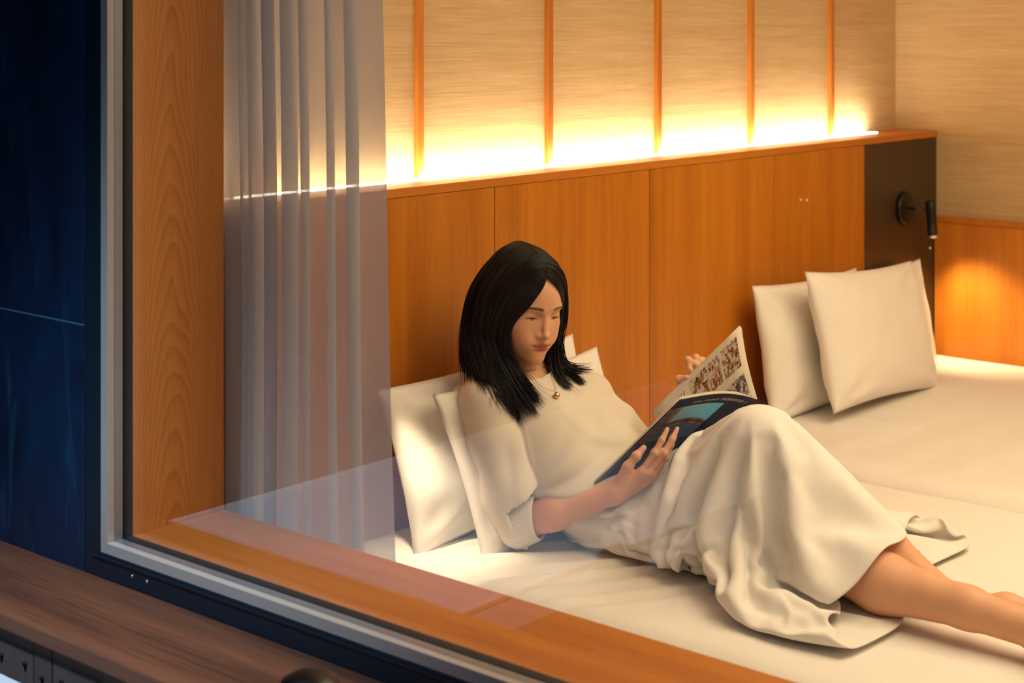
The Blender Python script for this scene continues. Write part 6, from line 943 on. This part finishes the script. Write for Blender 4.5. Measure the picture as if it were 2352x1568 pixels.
-7,-4,7,1,16,-4,5,-19,7,10,4,-17,0,-14,1,27,-32,0,3,7,-4,-6,26,6,-15,1,-4,2,-12,-1,19,8,-24,25,-7,2,-7,-5,-14,53,-53,25,-11,21,-3,-8,6,-4,4,-12,5,-1,3,-10,6,-3,-16,18,35,-1,
4,-7,0,-28,-17,-15,12,22,-1,-4,40,-18,22,-35,-29,28,-36,-4,48,-3,-23,9,24,1,-2,-15,-5,3,4,10,-30,9,7,-2,2,1,7,16,9,-46,23,-7,-10,0,-10,-2,17,-6,-4,16,0,-25,34,9,-50,17,5,0,-12,6,
5,-16,1,3,-2,12,17,-6,-10,4,-2,-11,-3,-1,30,-12,36,-13,-17,-3,-2,2,11,-26,-1,22,3,0,0,-6,-4,2,-5,11,2,-24,28,-13,2,0,8,24,0,4,-6,1,-33,-12,23,13,-9,-9,-26,0,32,21,-7,7,-57,1,
4,35,22,-16,8,-12,-13,15,-4,-1,-14,0,11,-27,3,2,11,0,9,-16,-32,14,10,4,-8,-10,1,4,1,1,34,-27,6,6,-1,30,-19,4,-33,6,-11,28,-15,-12,11,-1,-14,1,-3,22,-2,2,-4,-1,0,-3,-11,17,35,-24,
9,-16,21,-36,15,2,1,-26,19,18,5,-53,47,-8,-4,0,0,-6,-2,6,-9,13,4,9,16,-16,-20,-8,-6,-13,2,15,7,30,0,-30,5,-21,-12,54,-3,22,-26,-46,7,-3,36,-20,32,10,4,-3,0,-12,-4,-9,-17,3,2,-9,
19,3,24,-56,
]
# ------------------------------------------------------------------ skirt: draped cloth tube
def unstep(X, Y, Z, nv, nu, step=0.0005):
    D = np.stack([np.array(a).reshape(nv, nu) for a in (X, Y, Z)], -1)
    return np.cumsum(np.cumsum(D, 1), 0)*step
def knit(name, col):
    m = M(name, col, 0.92, spec=0.12); B(m).inputs['Sheen Weight'].default_value = 0.25
    v = mapped(m, (1, 1, 1)); f = ntex(m, v, 520, 2, 0.6); a = ntex(m, v, 8, 3, 0.5)
    L(m, mixc(m, 0.4, col, ramp(m, a, [(0.3, tuple(x*0.94 for x in col[:3])), (0.7, tuple(min(1, x*1.03) for x in col[:3]))])), B(m).inputs['Base Color'])
    bump(m, f, 0.0008, 0.35); return m
m_skirt = knit('cream_knit_skirt', (0.86, 0.82, 0.76, 1))
def build_skirt():
    P = unstep(SKIRT_X, SKIRT_Y, SKIRT_Z, SKIRT_ROWS, SKIRT_ROUND)
    P[..., 2] = np.maximum(P[..., 2], 0.557); V = P.reshape(-1, 3); me = mesh('skirt', V, grid_faces(SKIRT_ROWS, SKIRT_ROUND, True))
    o = link('skirt', me, m_skirt, person, True); o['label'] = 'cream knit long skirt draped over the knees'
    s = o.modifiers.new('smooth', 'SUBSURF'); s.levels = s.render_levels = 2
    s = o.modifiers.new('thickness', 'SOLIDIFY'); s.thickness = 0.0028; s.offset = 0
build_skirt()
# ------------------------------------------------------------------ knit top
m_top = knit('cream_knit_top', (0.76, 0.69, 0.58, 1))
top = Sdf()
top.group(0.05)
T1, T2, T3, T4 = V3(0.240, -0.228, 0.818), V3(0.258, -0.262, 0.778), V3(0.305, -0.345, 0.688), V3(0.345, -0.425, 0.605)
top.add(cone(T1, T2, 0.090, 0.098)).add(cone(T2, T3, 0.098, 0.102), 0.06).add(cone(T3, T4, 0.113, 0.118), 0.06)
top.add(cone((0.175, -0.275, 0.770), (0.205, -0.345, 0.700), 0.078, 0.082), 0.05).add(cone((0.205, -0.345, 0.700), (0.245, -0.415, 0.618), 0.082, 0.078), 0.05)
top.add(cone(SR+V3(0.03, 0.005, 0.0), SL-V3(0.04, -0.01, 0), 0.056, 0.048), 0.05)
top.add(cone(NB+V3(0,0,-0.03), NB+(hw(0, -0.010, -0.06)-NB)*0.06, 0.085, 0.066), 0.035)
for q in (-0.058, 0.045): top.add(ell(T2+V3(q, -0.060, 0.000), (0.056, 0.048, 0.060)), 0.05)
# right sleeve (by the window): loose, to the elbow
slv = Sdf()
slv.group(0.022)
slv.add(cone((0.114, -0.205, 0.845), (0.100, -0.246, 0.772), 0.054, 0.059)).add(cone((0.100, -0.246, 0.772), (0.100, -0.296, 0.668), 0.059, 0.062), 0.03)
slv.add(cone((0.096, -0.284, 0.668), (0.104, -0.310, 0.622), 0.060, 0.052), 0.03).add(cone((0.104, -0.310, 0.622), ER+unit(WR-ER)*0.012, 0.052, 0.047), 0.02)
slv.add(ell(SR+V3(0, 0.005, 0.004), (0.064, 0.062, 0.062)), 0.03)
slv.group(0.012).add(cone((0.128, -0.150, 0.835), (0.127, -0.185, 0.735), 0.050, 0.048)).add(cone((0.127, -0.185, 0.735), (0.122, -0.240, 0.640), 0.048, 0.044), 0.03)
# left sleeve
top.group(0.03).add(ell(SL, (0.052, 0.052, 0.050))).add(cone((0.362, -0.290, 0.830), (0.395, -0.340, 0.765), 0.047, 0.046)).add(cone((0.395, -0.340, 0.765), (0.445, -0.380, 0.698), 0.046, 0.050), 0.03)
def top_field(X, m=0.05):
    fa = unit(WR-ER); qa = (X-ER) @ fa                                                                     # sleeve ends at the cuff
    ra = np.linalg.norm(X-ER-qa[:, None]*fa, axis=1); e = slv(X, m); e = np.where((ra < 0.068) & (qa > -0.03), np.maximum(e, np.minimum(qa-0.002, (0.068-ra))), e)
    e = -smin(-e, d_prim(cone(ER+(ER-WR)*0.12, ER*0.5+WR*0.5, 0.040, 0.038), X), 0.004)
    b_ = top(X, m); d = smin(b_, e, 0.004); d = d+0.0035*np.clip(1-np.abs(b_-e)/0.007, 0, 1)*(X[:, 2] < 0.84)
    near = np.abs(d) < 0.03
    if near.any():
        x, y, z = X[near].T
        d[near] += 0.0012*np.sin(34*(z+0.6*y)+5*np.sin(9*x+4*z))*np.sin(11*x+6*z+1)
        # folds that fan out from under the near arm across the waist
        u = (x-0.095)*0.80-(y+0.315)*0.60; v = z-0.668; r = np.hypot(u, v); th = np.arctan2(v, u)
        fold = smoothstep(0.03, 0.07, r)*(1-smoothstep(0.17, 0.27, r))*smoothstep(-0.75, -0.45, th)*(1-smoothstep(0.75, 1.05, th))*(y < -0.25)
        d[near] -= 0.013*fold*(np.abs(np.sin(5.2*th+0.5+0.5*np.sin(14*r)))**1.5-0.45)
        # soft horizontal drape under the bust
        u2 = (x-0.30)*0.80-(y+0.40)*0.60; d[near] -= 0.007*np.exp(-((z-0.775-1.2*u2*u2*4)/0.016)**2)*np.exp(-((u2+0.0)/0.08)**2)*(y < -0.3)
        # folds running down the near sleeve
        ax_ = ER-SR; t_ = np.clip(((X[near]-SR) @ ax_)/(ax_ @ ax_), 0, 1); q_ = X[near]-SR-t_[:, None]*ax_; ph = np.arctan2(q_[:, 1], q_[:, 0])
        ws = (1-smoothstep(0.058, 0.082, np.linalg.norm(q_, axis=1)))*smoothstep(0.12, 0.5, t_)
        d[near] -= 0.011*ws*(np.abs(np.sin(2.0*ph+0.9*t_+0.9))**1.6-0.4)
    nk = d_prim(cone(NB+(NB-hw(0, -0.012, -0.055))*0.5, hw(0, -0.010, -0.02), 0.059, 0.0575), X)            # neck opening
    d = -smin(-d, nk, 0.006)
    na = unit(hw(0, -0.012, -0.055)-NB); qn = (X-NB) @ na; rn = np.linalg.norm(X-NB-qn[:, None]*na, axis=1)
    d = np.where((rn < 0.082) & (qn > -0.06), -smin(-d, -((X-hw(0, 0.02, -0.150)) @ unit(HB.T @ V3(0, 0.12, 1))), 0.005), d)     # collar edge
    return d
class F_:                                                                                                  # lets surface() call the field
    def __call__(s, X, m=0.05): return top_field(X, m)

#BUILD
def build_top():
    lo, hi = top.bounds(); l2, h2 = slv.bounds(); lo, hi = np.minimum(lo, l2), np.maximum(hi, h2); V, F = surface(F_(), lo-0.012, hi+0.012, 0.0029)
    o = link('knit_top', np_mesh('knit_top', V, F), m_top, person, True); o['label'] = 'cream knit top with elbow sleeves'
    # ribbed cuff round the elbow
    ax = unit(WR-ER); c0 = ER+ax*0.022; a = unit(np.cross(ax, (0, 0, 1))); b = np.cross(ax, a); v = []
    prof = [(-0.034, 0.046), (-0.026, 0.0515), (-0.012, 0.0515), (0.004, 0.0490), (0.020, 0.0465), (0.027, 0.0455), (0.0285, 0.0435), (0.022, 0.042), (0.0, 0.044), (-0.030, 0.043)]
    n = 220
    for h, r in prof:
        for k in range(n):
            t = 2*PI*k/n; rr = r+(0.0009*math.sin(44*t) if r > 0.045 else 0); v.append(c0+ax*(h-0.010*math.sin(t+0.6))+a*rr*math.cos(t)*0.94+b*rr*math.sin(t))
    q = link('cuff', mesh('cuff', v, grid_faces(len(prof), n, True)), m_cuff, o, True); q['label'] = 'ribbed pale cuff'
m_cuff = knit('ribbed_cuff_knit', (0.78, 0.74, 0.68, 1))
build_top()
# ------------------------------------------------------------------ magazine
MS = dict(sT=V3(0.438, -0.685, 0.867), sB=V3(0.376, -0.518, 0.700), nT=V3(0.298, -0.582, 0.877), nB=V3(0.174, -0.453, 0.704), fT=V3(0.485, -0.615, 1.005), fB=V3(0.379, -0.462, 0.818))
mag = thing('magazine', 'open softcover magazine with blue cover held by the reading woman', 'magazine', tuple(MS['sB']))
def half(side):
    T, Bq = (MS['nT'], MS['nB']) if side == 'n' else (MS['fT'], MS['fB'])
    s = unit(MS['sT']-MS['sB']); wdt = unit((T+Bq)/2-(MS['sT']+MS['sB'])/2); n = unit(np.cross(s, wdt))
    if n @ (HO-(T+Bq)/2) < 0: n = -n
    a = 0.020 if side == 'n' else 0.010
    th = 0.0075 if side == 'n' else 0.0095
    def f(u, v, h):                                  # h = 0 outside of the cover .. 1 reader's page
        p = (MS['sB']*(1-v)+MS['sT']*v)*(1-u)+(Bq*(1-v)+T*v)*u
        bulge = math.sin(PI*u**0.8)*(1-0.3*u) if side == 'n' else math.sin(PI*u)
        fan = min(1.0, u*5) if side == 'n' else min(1.0, 2.2*u)
        return p+n*(a*bulge+th*h*fan)+wdt*(0.004*h*u if side == 'f' else -0.003*h*u)
    return f
m_paper = M('page_paper', (0.72, 0.64, 0.52, 1), 0.6)
def paper_edge():
    m = M('page_edges', (0.72, 0.64, 0.52, 1), 0.7); t = N(m, 'ShaderNodeUVMap'); w_ = N(m, 'ShaderNodeTexWave', bands_direction='Y'); w_.inputs['Scale'].default_value = 2.6; w_.inputs['Distortion'].default_value = 1.0
    L(m, t.outputs[0], w_.inputs[0]); L(m, ramp(m, w_.outputs[1], [(0.1, (0.42, 0.36, 0.28)), (0.4, (0.74, 0.67, 0.55))]), B(m).inputs['Base Color']); return m
m_edge = paper_edge()
def strip(name, f, us, vs, h, mat, parent, off=0.0, flip=False):
    v = [f(u, w_, h) for u in us for w_ in vs]; me = mesh(name, v, grid_faces(len(us), len(vs)))
    uv = me.uv_layers.new(name='UVMap'); nu, nv = len(us), len(vs)
    for l in me.loops:
        i, j = divmod(l.vertex_index, nv); uv.data[l.index].uv = (i/(nu-1), j/(nv-1))
    return link(name, me, mat, parent, True)
def block(name, f, mat, parent, h0, h1):
    us = np.linspace(0, 1, 26); vs = np.linspace(0, 1, 8); bm = bmesh.new(); uvl = bm.loops.layers.uv.new('UVMap')
    A = [[bm.verts.new(f(u, v, h0)) for v in vs] for u in us]; Z = [[bm.verts.new(f(u, v, h1)) for v in vs] for u in us]
    def q(a, b, c, d, k):
        fc = bm.faces.new((a, b, c, d)); fc.material_index = k
        for l, c_ in zip(fc.loops, ((0, 0), (1, 0), (1, 1), (0, 1))): l[uvl].uv = c_
    for i in range(25):
        for j in range(7): q(A[i][j], A[i][j+1], A[i+1][j+1], A[i+1][j], 0); q(Z[i][j], Z[i+1][j], Z[i+1][j+1], Z[i][j+1], 0)
        for j in (0, 7): q(A[i][j], A[i+1][j], Z[i+1][j], Z[i][j], 1)
    for j in range(7): q(A[25][j], A[25][j+1], Z[25][j+1], Z[25][j], 1)
    bmesh.ops.recalc_face_normals(bm, faces=bm.faces[:]); me = bpy.data.meshes.new(name); bm.to_mesh(me); bm.free()
    o = link(name, me, mat, parent, True); me.materials.append(m_edge); return o
m_cover = M('dark_cover_print', (0.010, 0.010, 0.012, 1), 0.5, spec=0.2)
def picture_mat(name, stops, scale, vertical=True, seed=0.0, rough=0.4):
    m = M(name, rough=rough); t = N(m, 'ShaderNodeUVMap'); sp = N(m, 'ShaderNodeSeparateXYZ'); L(m, t.outputs[0], sp.inputs[0])
    p = N(m, 'ShaderNodeMapping'); p.inputs['Location'].default_value = (seed, seed*0.7, 0); p.inputs['Scale'].default_value = scale; L(m, t.outputs[0], p.inputs[0])
    v_ = N(m, 'ShaderNodeTexVoronoi', distance='MANHATTAN'); v_.inputs['Scale'].default_value = 7.0; L(m, p.outputs[0], v_.inputs[0])
    s2 = N(m, 'ShaderNodeSeparateColor'); L(m, v_.outputs['Color'], s2.inputs[0])
    nz = ntex(m, p.outputs[0], 9, 3, 0.6)
    ad = N(m, 'ShaderNodeMath', operation='MULTIPLY_ADD'); L(m, s2.outputs[0], ad.inputs[0]); ad.inputs[1].default_value = 0.75; L(m, nz, ad.inputs[2])
    B(m).inputs['Specular IOR Level'].default_value = 0.2; L(m, ramp(m, ad.outputs[0], stops), B(m).inputs['Base Color']); return m
warm = [(0.35, (0.035, 0.012, 0.006)), (0.55, (0.16, 0.05, 0.02)), (0.75, (0.36, 0.16, 0.05)), (0.95, (0.55, 0.38, 0.22)), (1.1, (0.6, 0.55, 0.48))]
cool = [(0.35, (0.02, 0.012, 0.012)), (0.6, (0.13, 0.09, 0.08)), (0.85, (0.40, 0.36, 0.36)), (1.0, (0.58, 0.52, 0.45))]
def cover_photo_mat():
    m = M('cover_photo_print', rough=0.5); t = N(m, 'ShaderNodeUVMap'); sp = N(m, 'ShaderNodeSeparateXYZ'); L(m, t.outputs[0], sp.inputs[0])
    U, Vv = sp.outputs[0], sp.outputs[1]                      # U spine->fore, V bottom->top
    nz = ntex(m, t.outputs[0], 7, 4, 0.6)
    sky = ramp(m, U, [(0.0, (0.11, 0.45, 0.72)), (0.4, (0.18, 0.46, 0.62)), (0.9, (0.25, 0.38, 0.45))])
    sea = ramp(m, nz, [(0.3, (0.04, 0.08, 0.16)), (0.5, (0.08, 0.13, 0.23)), (0.72, (0.15, 0.2, 0.28))])
    arch = ramp(m, nz, [(0.35, (0.09, 0.035, 0.016)), (0.5, (0.22, 0.10, 0.045)), (0.7, (0.36, 0.21, 0.13))])
    # arched terrace rim: band that bows upward across the picture
    a = N(m, 'ShaderNodeMath', operation='MULTIPLY_ADD'); 
    d_ = N(m, 'ShaderNodeMath', operation='SUBTRACT'); L(m, U, d_.inputs[0]); d_.inputs[1].default_value = 0.45
    sq = N(m, 'ShaderNodeMath', operation='MULTIPLY'); L(m, d_.outputs[0], sq.inputs[0]); L(m, d_.outputs[0], sq.inputs[1])
    L(m, sq.outputs[0], a.inputs[0]); a.inputs[1].default_value = 0.55; L(m, Vv, a.inputs[2])
    isky = N(m, 'ShaderNodeMath', operation='GREATER_THAN'); L(m, a.outputs[0], isky.inputs[0]); isky.inputs[1].default_value = 0.60
    iar = N(m, 'ShaderNodeMath', operation='GREATER_THAN'); L(m, a.outputs[0], iar.inputs[0]); iar.inputs[1].default_value = 0.44
    rim = ramp(m, a.outputs[0], [(0.50, (0.0, 0.0, 0.0)), (0.515, (1, 1, 1)), (0.535, (1, 1, 1)), (0.55, (0, 0, 0))])
    c = mixc(m, iar.outputs[0], sea, arch); c = mixc(m, rim, c, (0.035, 0.014, 0.005, 1)); c = mixc(m, isky.outputs[0], c, sky)
    lft = N(m, 'ShaderNodeMath', operation='GREATER_THAN'); ad = N(m, 'ShaderNodeMath', operation='MULTIPLY_ADD'); L(m, nz, ad.inputs[0]); ad.inputs[1].default_value = 0.10; L(m, U, ad.inputs[2]); L(m, ad.outputs[0], lft.inputs[0]); lft.inputs[1].default_value = 0.80
    c = mixc(m, lft.outputs[0], c, ramp(m, nz, [(0.35, (0.06, 0.04, 0.035)), (0.6, (0.20, 0.13, 0.10)), (0.75, (0.32, 0.24, 0.2))]))
    B(m).inputs['Specular IOR Level'].default_value = 0.2; L(m, c, B(m).inputs['Base Color']); return m
def build_magazine():
    fn, ff = half('n'), half('f')
    us = np.linspace(0, 1, 40); vs = np.linspace(0, 1, 10)
    cv = strip('cover', fn, us, vs, -0.06, m_cover, mag); cv['label'] = 'dark cover with a blue seaside photo'
    s = cv.modifiers.new('thickness', 'SOLIDIFY'); s.thickness = 0.0006; s.offset = 0
    c2 = strip('back_cover', ff, us, vs, -0.05, m_cover, mag); s = c2.modifiers.new('thickness', 'SOLIDIFY'); s.thickness = 0.0006; s.offset = 0
    block('pages', fn, m_paper, mag, 0.0, 1.0); block('pages', ff, m_paper, mag, 0.0, 1.0)
    R = lambda a, b, n: np.linspace(a, b, n)
    ph = strip('cover_photo', fn, R(0.27, 0.985, 30), R(0.44, 0.885, 14), -0.19, cover_photo_mat(), cv)
    low = strip('cover_photo', fn, R(0.27, 0.985, 30), R(0.06, 0.44, 14), -0.19, picture_mat('cover_sea_print', [(0.3, (0.008, 0.013, 0.026)), (0.7, (0.016, 0.034, 0.07)), (1.0, (0.03, 0.055, 0.10))], (1, 1, 1), seed=2.0, rough=0.5), cv)
    st = strip('cover_edge', fn, R(0.93, 0.999, 4), R(0.0, 0.44, 8), -0.22, M('grey_cover_edge_print', (0.10, 0.085, 0.08, 1), 0.4), cv)
    # page pictures
    for k, (u0, u1, v0, v1, kind) in enumerate(((0.50, 0.90, 0.77, 0.955, 0), (0.50, 0.90, 0.61, 0.745, 0), (0.48, 0.90, 0.405, 0.60, 0), (0.14, 0.40, 0.70, 0.955, 1), (0.12, 0.40, 0.46, 0.685, 1), (0.05, 0.11, 0.60, 0.955, 2))):
        strip('page_picture', ff, R(u0, u1, 12), R(v0, v1, 8), 1.035, picture_mat('page_picture_print', (warm, cool, [(0.3, (0.30, 0.27, 0.2)), (1.0, (0.36, 0.33, 0.26))])[kind], (1.0, 1.3, 1), seed=k*3.1), mag)
    m_ink = M('printing_ink', (0.12, 0.09, 0.07, 1), 0.6)
    for u0, v0, ln in ((0.86, 0.33, 0.30), (0.855, 0.30, 0.26), (0.86, 0.27, 0.33), (0.80, 0.10, 0.12)):
        strip('text_line', ff, R(u0-ln, u0, 8), R(v0, v0+0.006, 2), 1.03, m_ink, mag)
    # masthead along the top edge, bent over the cover
    m_type = M('pale_lettering', (0.62, 0.52, 0.42, 1), 0.4)
    def line(txt, u_a, u_b, v0, size, shear):
        c = bpy.data.curves.new('lettering', 'FONT'); c.body = txt; c.size = 1.0; c.shear = shear; c.resolution_u = 2
        t = bpy.data.objects.new('lettering', c); COL.objects.link(t); dg = bpy.context.evaluated_depsgraph_get(); me = bpy.data.meshes.new_from_object(t.evaluated_get(dg))
        bpy.data.objects.remove(t, do_unlink=True)
        x = [v.co.x for v in me.vertices]; x0, x1 = min(x), max(x)
        for v in me.vertices: v.co = fn(u_a+(u_b-u_a)*(v.co.x-x0)/(x1-x0), v0+v.co.y*size, -0.21)
        link('lettering', me, m_type, cv)
    line('issue', 0.73, 0.60, 0.918, 0.034, 0.2); line('specials &', 0.57, 0.39, 0.921, 0.036, 0.3); line('UNDERWOOD', 0.36, 0.10, 0.921, 0.046, 0.0); line('/', 0.075, 0.06, 0.915, 0.05, 0.0)
build_magazine()
# ------------------------------------------------------------------ hair
PX = -0.010
NEAR = [
 [(PX, .074, .086), (-.022, .081, .062), (-.041, .073, .022), (-.058, .052, -.030), (-.060, .050, -.085), (-.030, .088, -.140), (.002, .124, -.182)],
 [(PX, .055, .112), (-.036, .060, .097), (-.067, .040, .045), (-.079, .022, -.020), (-.077, .030, -.085), (-.050, .092, -.150), (-.012, .134, -.202)],
 [(PX, .020, .126), (-.048, .020, .105), (-.084, .000, .040), (-.090, -.006, -.030), (-.089, .012, -.090), (-.075, .088, -.155), (-.036, .141, -.224)],
 [(PX, -.030, .128), (-.050, -.030, .104), (-.085, -.040, .035), (-.093, -.042, -.030), (-.096, -.020, -.090), (-.100, .062, -.148), (-.070, .132, -.200)],
 [(PX, -.075, .110), (-.046, -.078, .085), (-.075, -.088, .020), (-.084, -.088, -.040), (-.092, -.060, -.095), (-.112, .030, -.142), (-.104, .098, -.182)],
 [(PX*.6, -.103, .072), (-.037, -.110, .042), (-.058, -.119, -.010), (-.067, -.118, -.050), (-.076, -.100, -.100), (-.098, -.040, -.142), (-.114, .026, -.164)],
 [(PX*.2, -.118, .022), (-.014, -.124, .000), (-.022, -.128, -.030), (-.026, -.128, -.060), (-.030, -.120, -.100), (-.038, -.100, -.140), (-.048, -.070, -.165)]]
FAR = [
 [(PX+.004, .074, .086), (.018, .081, .066), (.045, .071, .018), (.060, .062, -.035), (.062, .058, -.085), (.062, .084, -.132), (.078, .120, -.166)],
 [(PX, .055, .112), (.034, .061, .097), (.073, .047, .042), (.085, .047, -.020), (.080, .047, -.080), (.092, .066, -.128), (.134, .088, -.122)],
 [(PX, .020, .126), (.042, .021, .106), (.085, .010, .040), (.091, .018, -.030), (.086, .020, -.090), (.094, .050, -.140), (.128, .098, -.156)],
 [(PX, -.030, .128), (.046, -.030, .105), (.086, -.030, .035), (.091, -.024, -.030), (.090, -.020, -.100), (.096, .020, -.158), (.114, .098, -.182)],
 [(PX, -.075, .110), (.044, -.078, .086), (.076, -.088, .020), (.084, -.090, -.040), (.086, -.084, -.100), (.090, -.046, -.160), (.108, .020, -.192)],
 [(PX*.6, -.103, .072), (.035, -.110, .043), (.058, -.119, -.010), (.066, -.120, -.050), (.070, -.112, -.100), (.074, -.086, -.150), (.080, -.044, -.180)],
 [(PX*.2, -.118, .022), (.012, -.124, .000), (.022, -.128, -.030), (.026, -.128, -.060), (.028, -.120, -.100), (.030, -.104, -.140), (.032, -.084, -.170)]]
def catmull(P, t):
    """P: (n, ..., 3), t in 0..1"""
    n = len(P); x = np.clip(t*(n-1), 0, n-1-1e-9); i = int(x); f = x-i
    a, b, c, d = P[max(i-1, 0)], P[i], P[i+1], P[min(i+2, n-1)]
    return 0.5*((2*b)+(c-a)*f+(2*a-5*b+4*c-d)*f*f+(3*b-3*c+d-a)*f**3)
m_hair = M('dark_hair', (0.0075, 0.0048, 0.0032, 1), 0.46, spec=0.30)
def hair_nodes():
    m = m_hair; a = N(m, 'ShaderNodeAttribute', attribute_name='tone'); L(m, ramp(m, a.outputs['Fac'], [(0.0, (0.003, 0.002, 0.0015)), (0.8, (0.008, 0.005, 0.0035)), (1.0, (0.022, 0.011, 0.006))]), B(m).inputs['Base Color'])
    B(m).inputs['Anisotropic'].default_value = 0.6
hair_nodes()
def build_hair():
    rg = np.random.RandomState(4); ST = 26; tt = np.linspace(0, 1, ST)
    strands, radii, tones = [], [], []
    cen = V3(0, -0.012, 0.0)
    for G, count in ((np.array(NEAR), 2100), (np.array(FAR), 1700)):
        for _ in range(count):
            u = rg.beta(0.85, 1.0); lay = rg.rand()**1.5; col = catmull(G, u)
            P = np.array([catmull(col, t) for t in tt])
            tip = 0.94+0.05*math.sin(u*61)+0.012*rg.rand() if rg.rand() > 0.14 else 0.74+0.2*rg.rand()
            P = np.array([catmull(col, t*tip) for t in tt])
            inw = np.clip(tt*3, 0.25, 1); d = P-cen; d[:, 2] = 0; d /= np.maximum(np.linalg.norm(d, axis=1, keepdims=True), 1e-6)
            P = P-d*(lay*0.013*inw)[:, None]
            w1, w2, ph = rg.normal(0, 1, 3), rg.normal(0, 1, 3), rg.rand()*6
            spread = (tt**1.6)[:, None]
            clump = (0.0060*np.sin(u*47+3*tt)+0.0040*np.sin(u*101+1.0+2*tt))[:, None]*spread*np.array([0.8, 1, 0.9])
            P = P+w1*0.0026*spread*(1+1.3*tt[:, None]**4)+w2*0.0012*np.sin(6*tt+ph)[:, None]*np.clip(tt*4, 0, 1)[:, None]+clump
            strands.append(P); radii.append(0.00125*(0.55+0.9*rg.rand())); tones.append(rg.rand())
    # wisps
    for G, us in ((np.array(NEAR), (0.0, 0.01, 0.03, 0.05, 0.02)), (np.array(FAR), (0.02, 0.10, 0.18, 0.0))):
        for u in us:
            for _ in range(3):
                col = catmull(G, u); P = np.array([catmull(col, t) for t in tt]); w1 = rg.normal(0, 1, 3)
                P = P+w1*0.012*(tt**2)[:, None]+np.array([0, 0.004, 0]); strands.append(P); radii.append(0.0006); tones.append(0.95)
    W = np.array(strands)@HB+HO                                         # to world
    # let the ends lie on the knit top and off the face instead of passing through
    sh = W.shape; X = W.reshape(-1, 3)
    for fld, mg in ((F_(), 0.0035), (body, 0.0025)):
        for it in range(3):
            v = fld(X); bad = v < mg
            if not bad.any(): break
            Q = X[bad]; e = 0.003; g = np.stack([fld(Q+np.eye(3)[k]*e)-fld(Q-np.eye(3)[k]*e) for k in range(3)], 1); g /= np.maximum(np.linalg.norm(g, axis=1, keepdims=True), 1e-6)
            X[bad] = Q+g*np.minimum(mg-v[bad], 0.03)[:, None]
    W = X.reshape(sh)
    for _ in range(2): W[:, 2:-1] = 0.25*W[:, 1:-2]+0.5*W[:, 2:-1]+0.25*W[:, 3:]
    n, K = len(W), 5; T = np.gradient(W, axis=1); T /= np.maximum(np.linalg.norm(T, axis=2, keepdims=True), 1e-9)
    out = W-(HO+V3(0, 0, -0.02)); A = np.cross(T, out); A /= np.maximum(np.linalg.norm(A, axis=2, keepdims=True), 1e-9); Bn = np.cross(A, T)
    tap = np.clip(np.minimum(1.0, (1.02-tt)*4.5), 0.12, 1)*np.clip(0.6+tt*4, 0, 1); R = np.array(radii)[:, None]*tap[None]
    ring = [W+A*(R*1.5*math.cos(2*PI*k/K))[..., None]+Bn*(R*0.8*math.sin(2*PI*k/K))[..., None] for k in range(K)]
    V = np.stack(ring, 2).reshape(-1, 3)
    i, j, k = np.meshgrid(np.arange(n), np.arange(ST-1), np.arange(K), indexing='ij'); k2 = (k+1) % K; b = i*ST*K
    F = np.stack([b+j*K+k, b+j*K+k2, b+(j+1)*K+k2, b+(j+1)*K+k], -1).reshape(-1, 4)
    tone = np.repeat(np.array(tones), ST*K)*np.tile(np.repeat(0.75+0.25*tt, K), n)
    # scalp sheet so that no skin shows between the locks
    base = len(V); us = np.linspace(0, 1, 40); vs = np.linspace(0, 0.80, 30)
    for G in (np.array(NEAR), np.array(FAR)):
        P = np.array([[catmull(catmull(G, a), b_) for b_ in vs] for a in us]).reshape(-1, 3)
        d = P-cen; d[:, 2] *= 0.6; d /= np.linalg.norm(d, axis=1, keepdims=True); P = (P-d*0.0065)@HB+HO
        F = np.concatenate([F, np.array(grid_faces(40, 30))+len(V)]); V = np.concatenate([V, P]); tone = np.concatenate([tone, np.zeros(len(P))])
    me = np_mesh('hair', V, F); at = me.attributes.new('tone', 'FLOAT', 'POINT'); at.data.foreach_set('value', tone.astype(np.float32))
    o = link('hair', me, m_hair, person, True); o['label'] = 'dark shoulder-length hair with centre parting'; o['kind'] = 'stuff'
build_hair()
# necklace
m_gold = M('pale_gold', (0.75, 0.56, 0.28, 1), 0.25, 1.0)
def build_necklace():
    pend = V3(0.205, -0.320, 0.868); ctr = hw(0, -0.012, -0.10); pts = []
    for a in np.linspace(0, 1, 41):
        th = PI*2*a-PI/2; r = 0.062
        p = ctr+HB.T @ V3(r*math.cos(th)*0.98, -r*math.sin(th)*0.98, 0)
        w_ = max(0, -math.sin(th))**2.2
        pts.append(p*(1-w_)+(pend+V3(0, 0, 0.004)+HB.T @ V3(0.03*math.cos(th), 0, 0.0))*w_)
    X = np.array(pts); f = F_()
    for it in range(4):
        v = f(X); bad = v < 0.0016
        if bad.any():
            Q = X[bad]; e = 0.003; g = np.stack([f(Q+np.eye(3)[k]*e)-f(Q-np.eye(3)[k]*e) for k in range(3)], 1); g /= np.linalg.norm(g, axis=1, keepdims=True); X[bad] = Q+g*(0.0017-v[bad])[:, None]
    k = link('necklace', tube('necklace', X.tolist(), 0.0006, 6), m_gold, person, True); k['label'] = 'fine gold chain'
    c = X[0]; q = c+V3(-0.006, -0.006, -0.008)
    v = f(q[None])[0]; q = q+V3(-0.5, -0.8, 0.2)*max(0, 0.008-v)
    d = link('pendant', lathe('pendant', [(0, -0.0075), (0.004, -0.0065), (0.0072, -0.002), (0.0072, 0.002), (0.004, 0.0062), (0.0012, 0.0075), (0, 0.0078)], 24, (0.1, 0.1, 1), tuple(q)), m_gold, k, True); d['label'] = 'round gold pendant'
build_necklace()
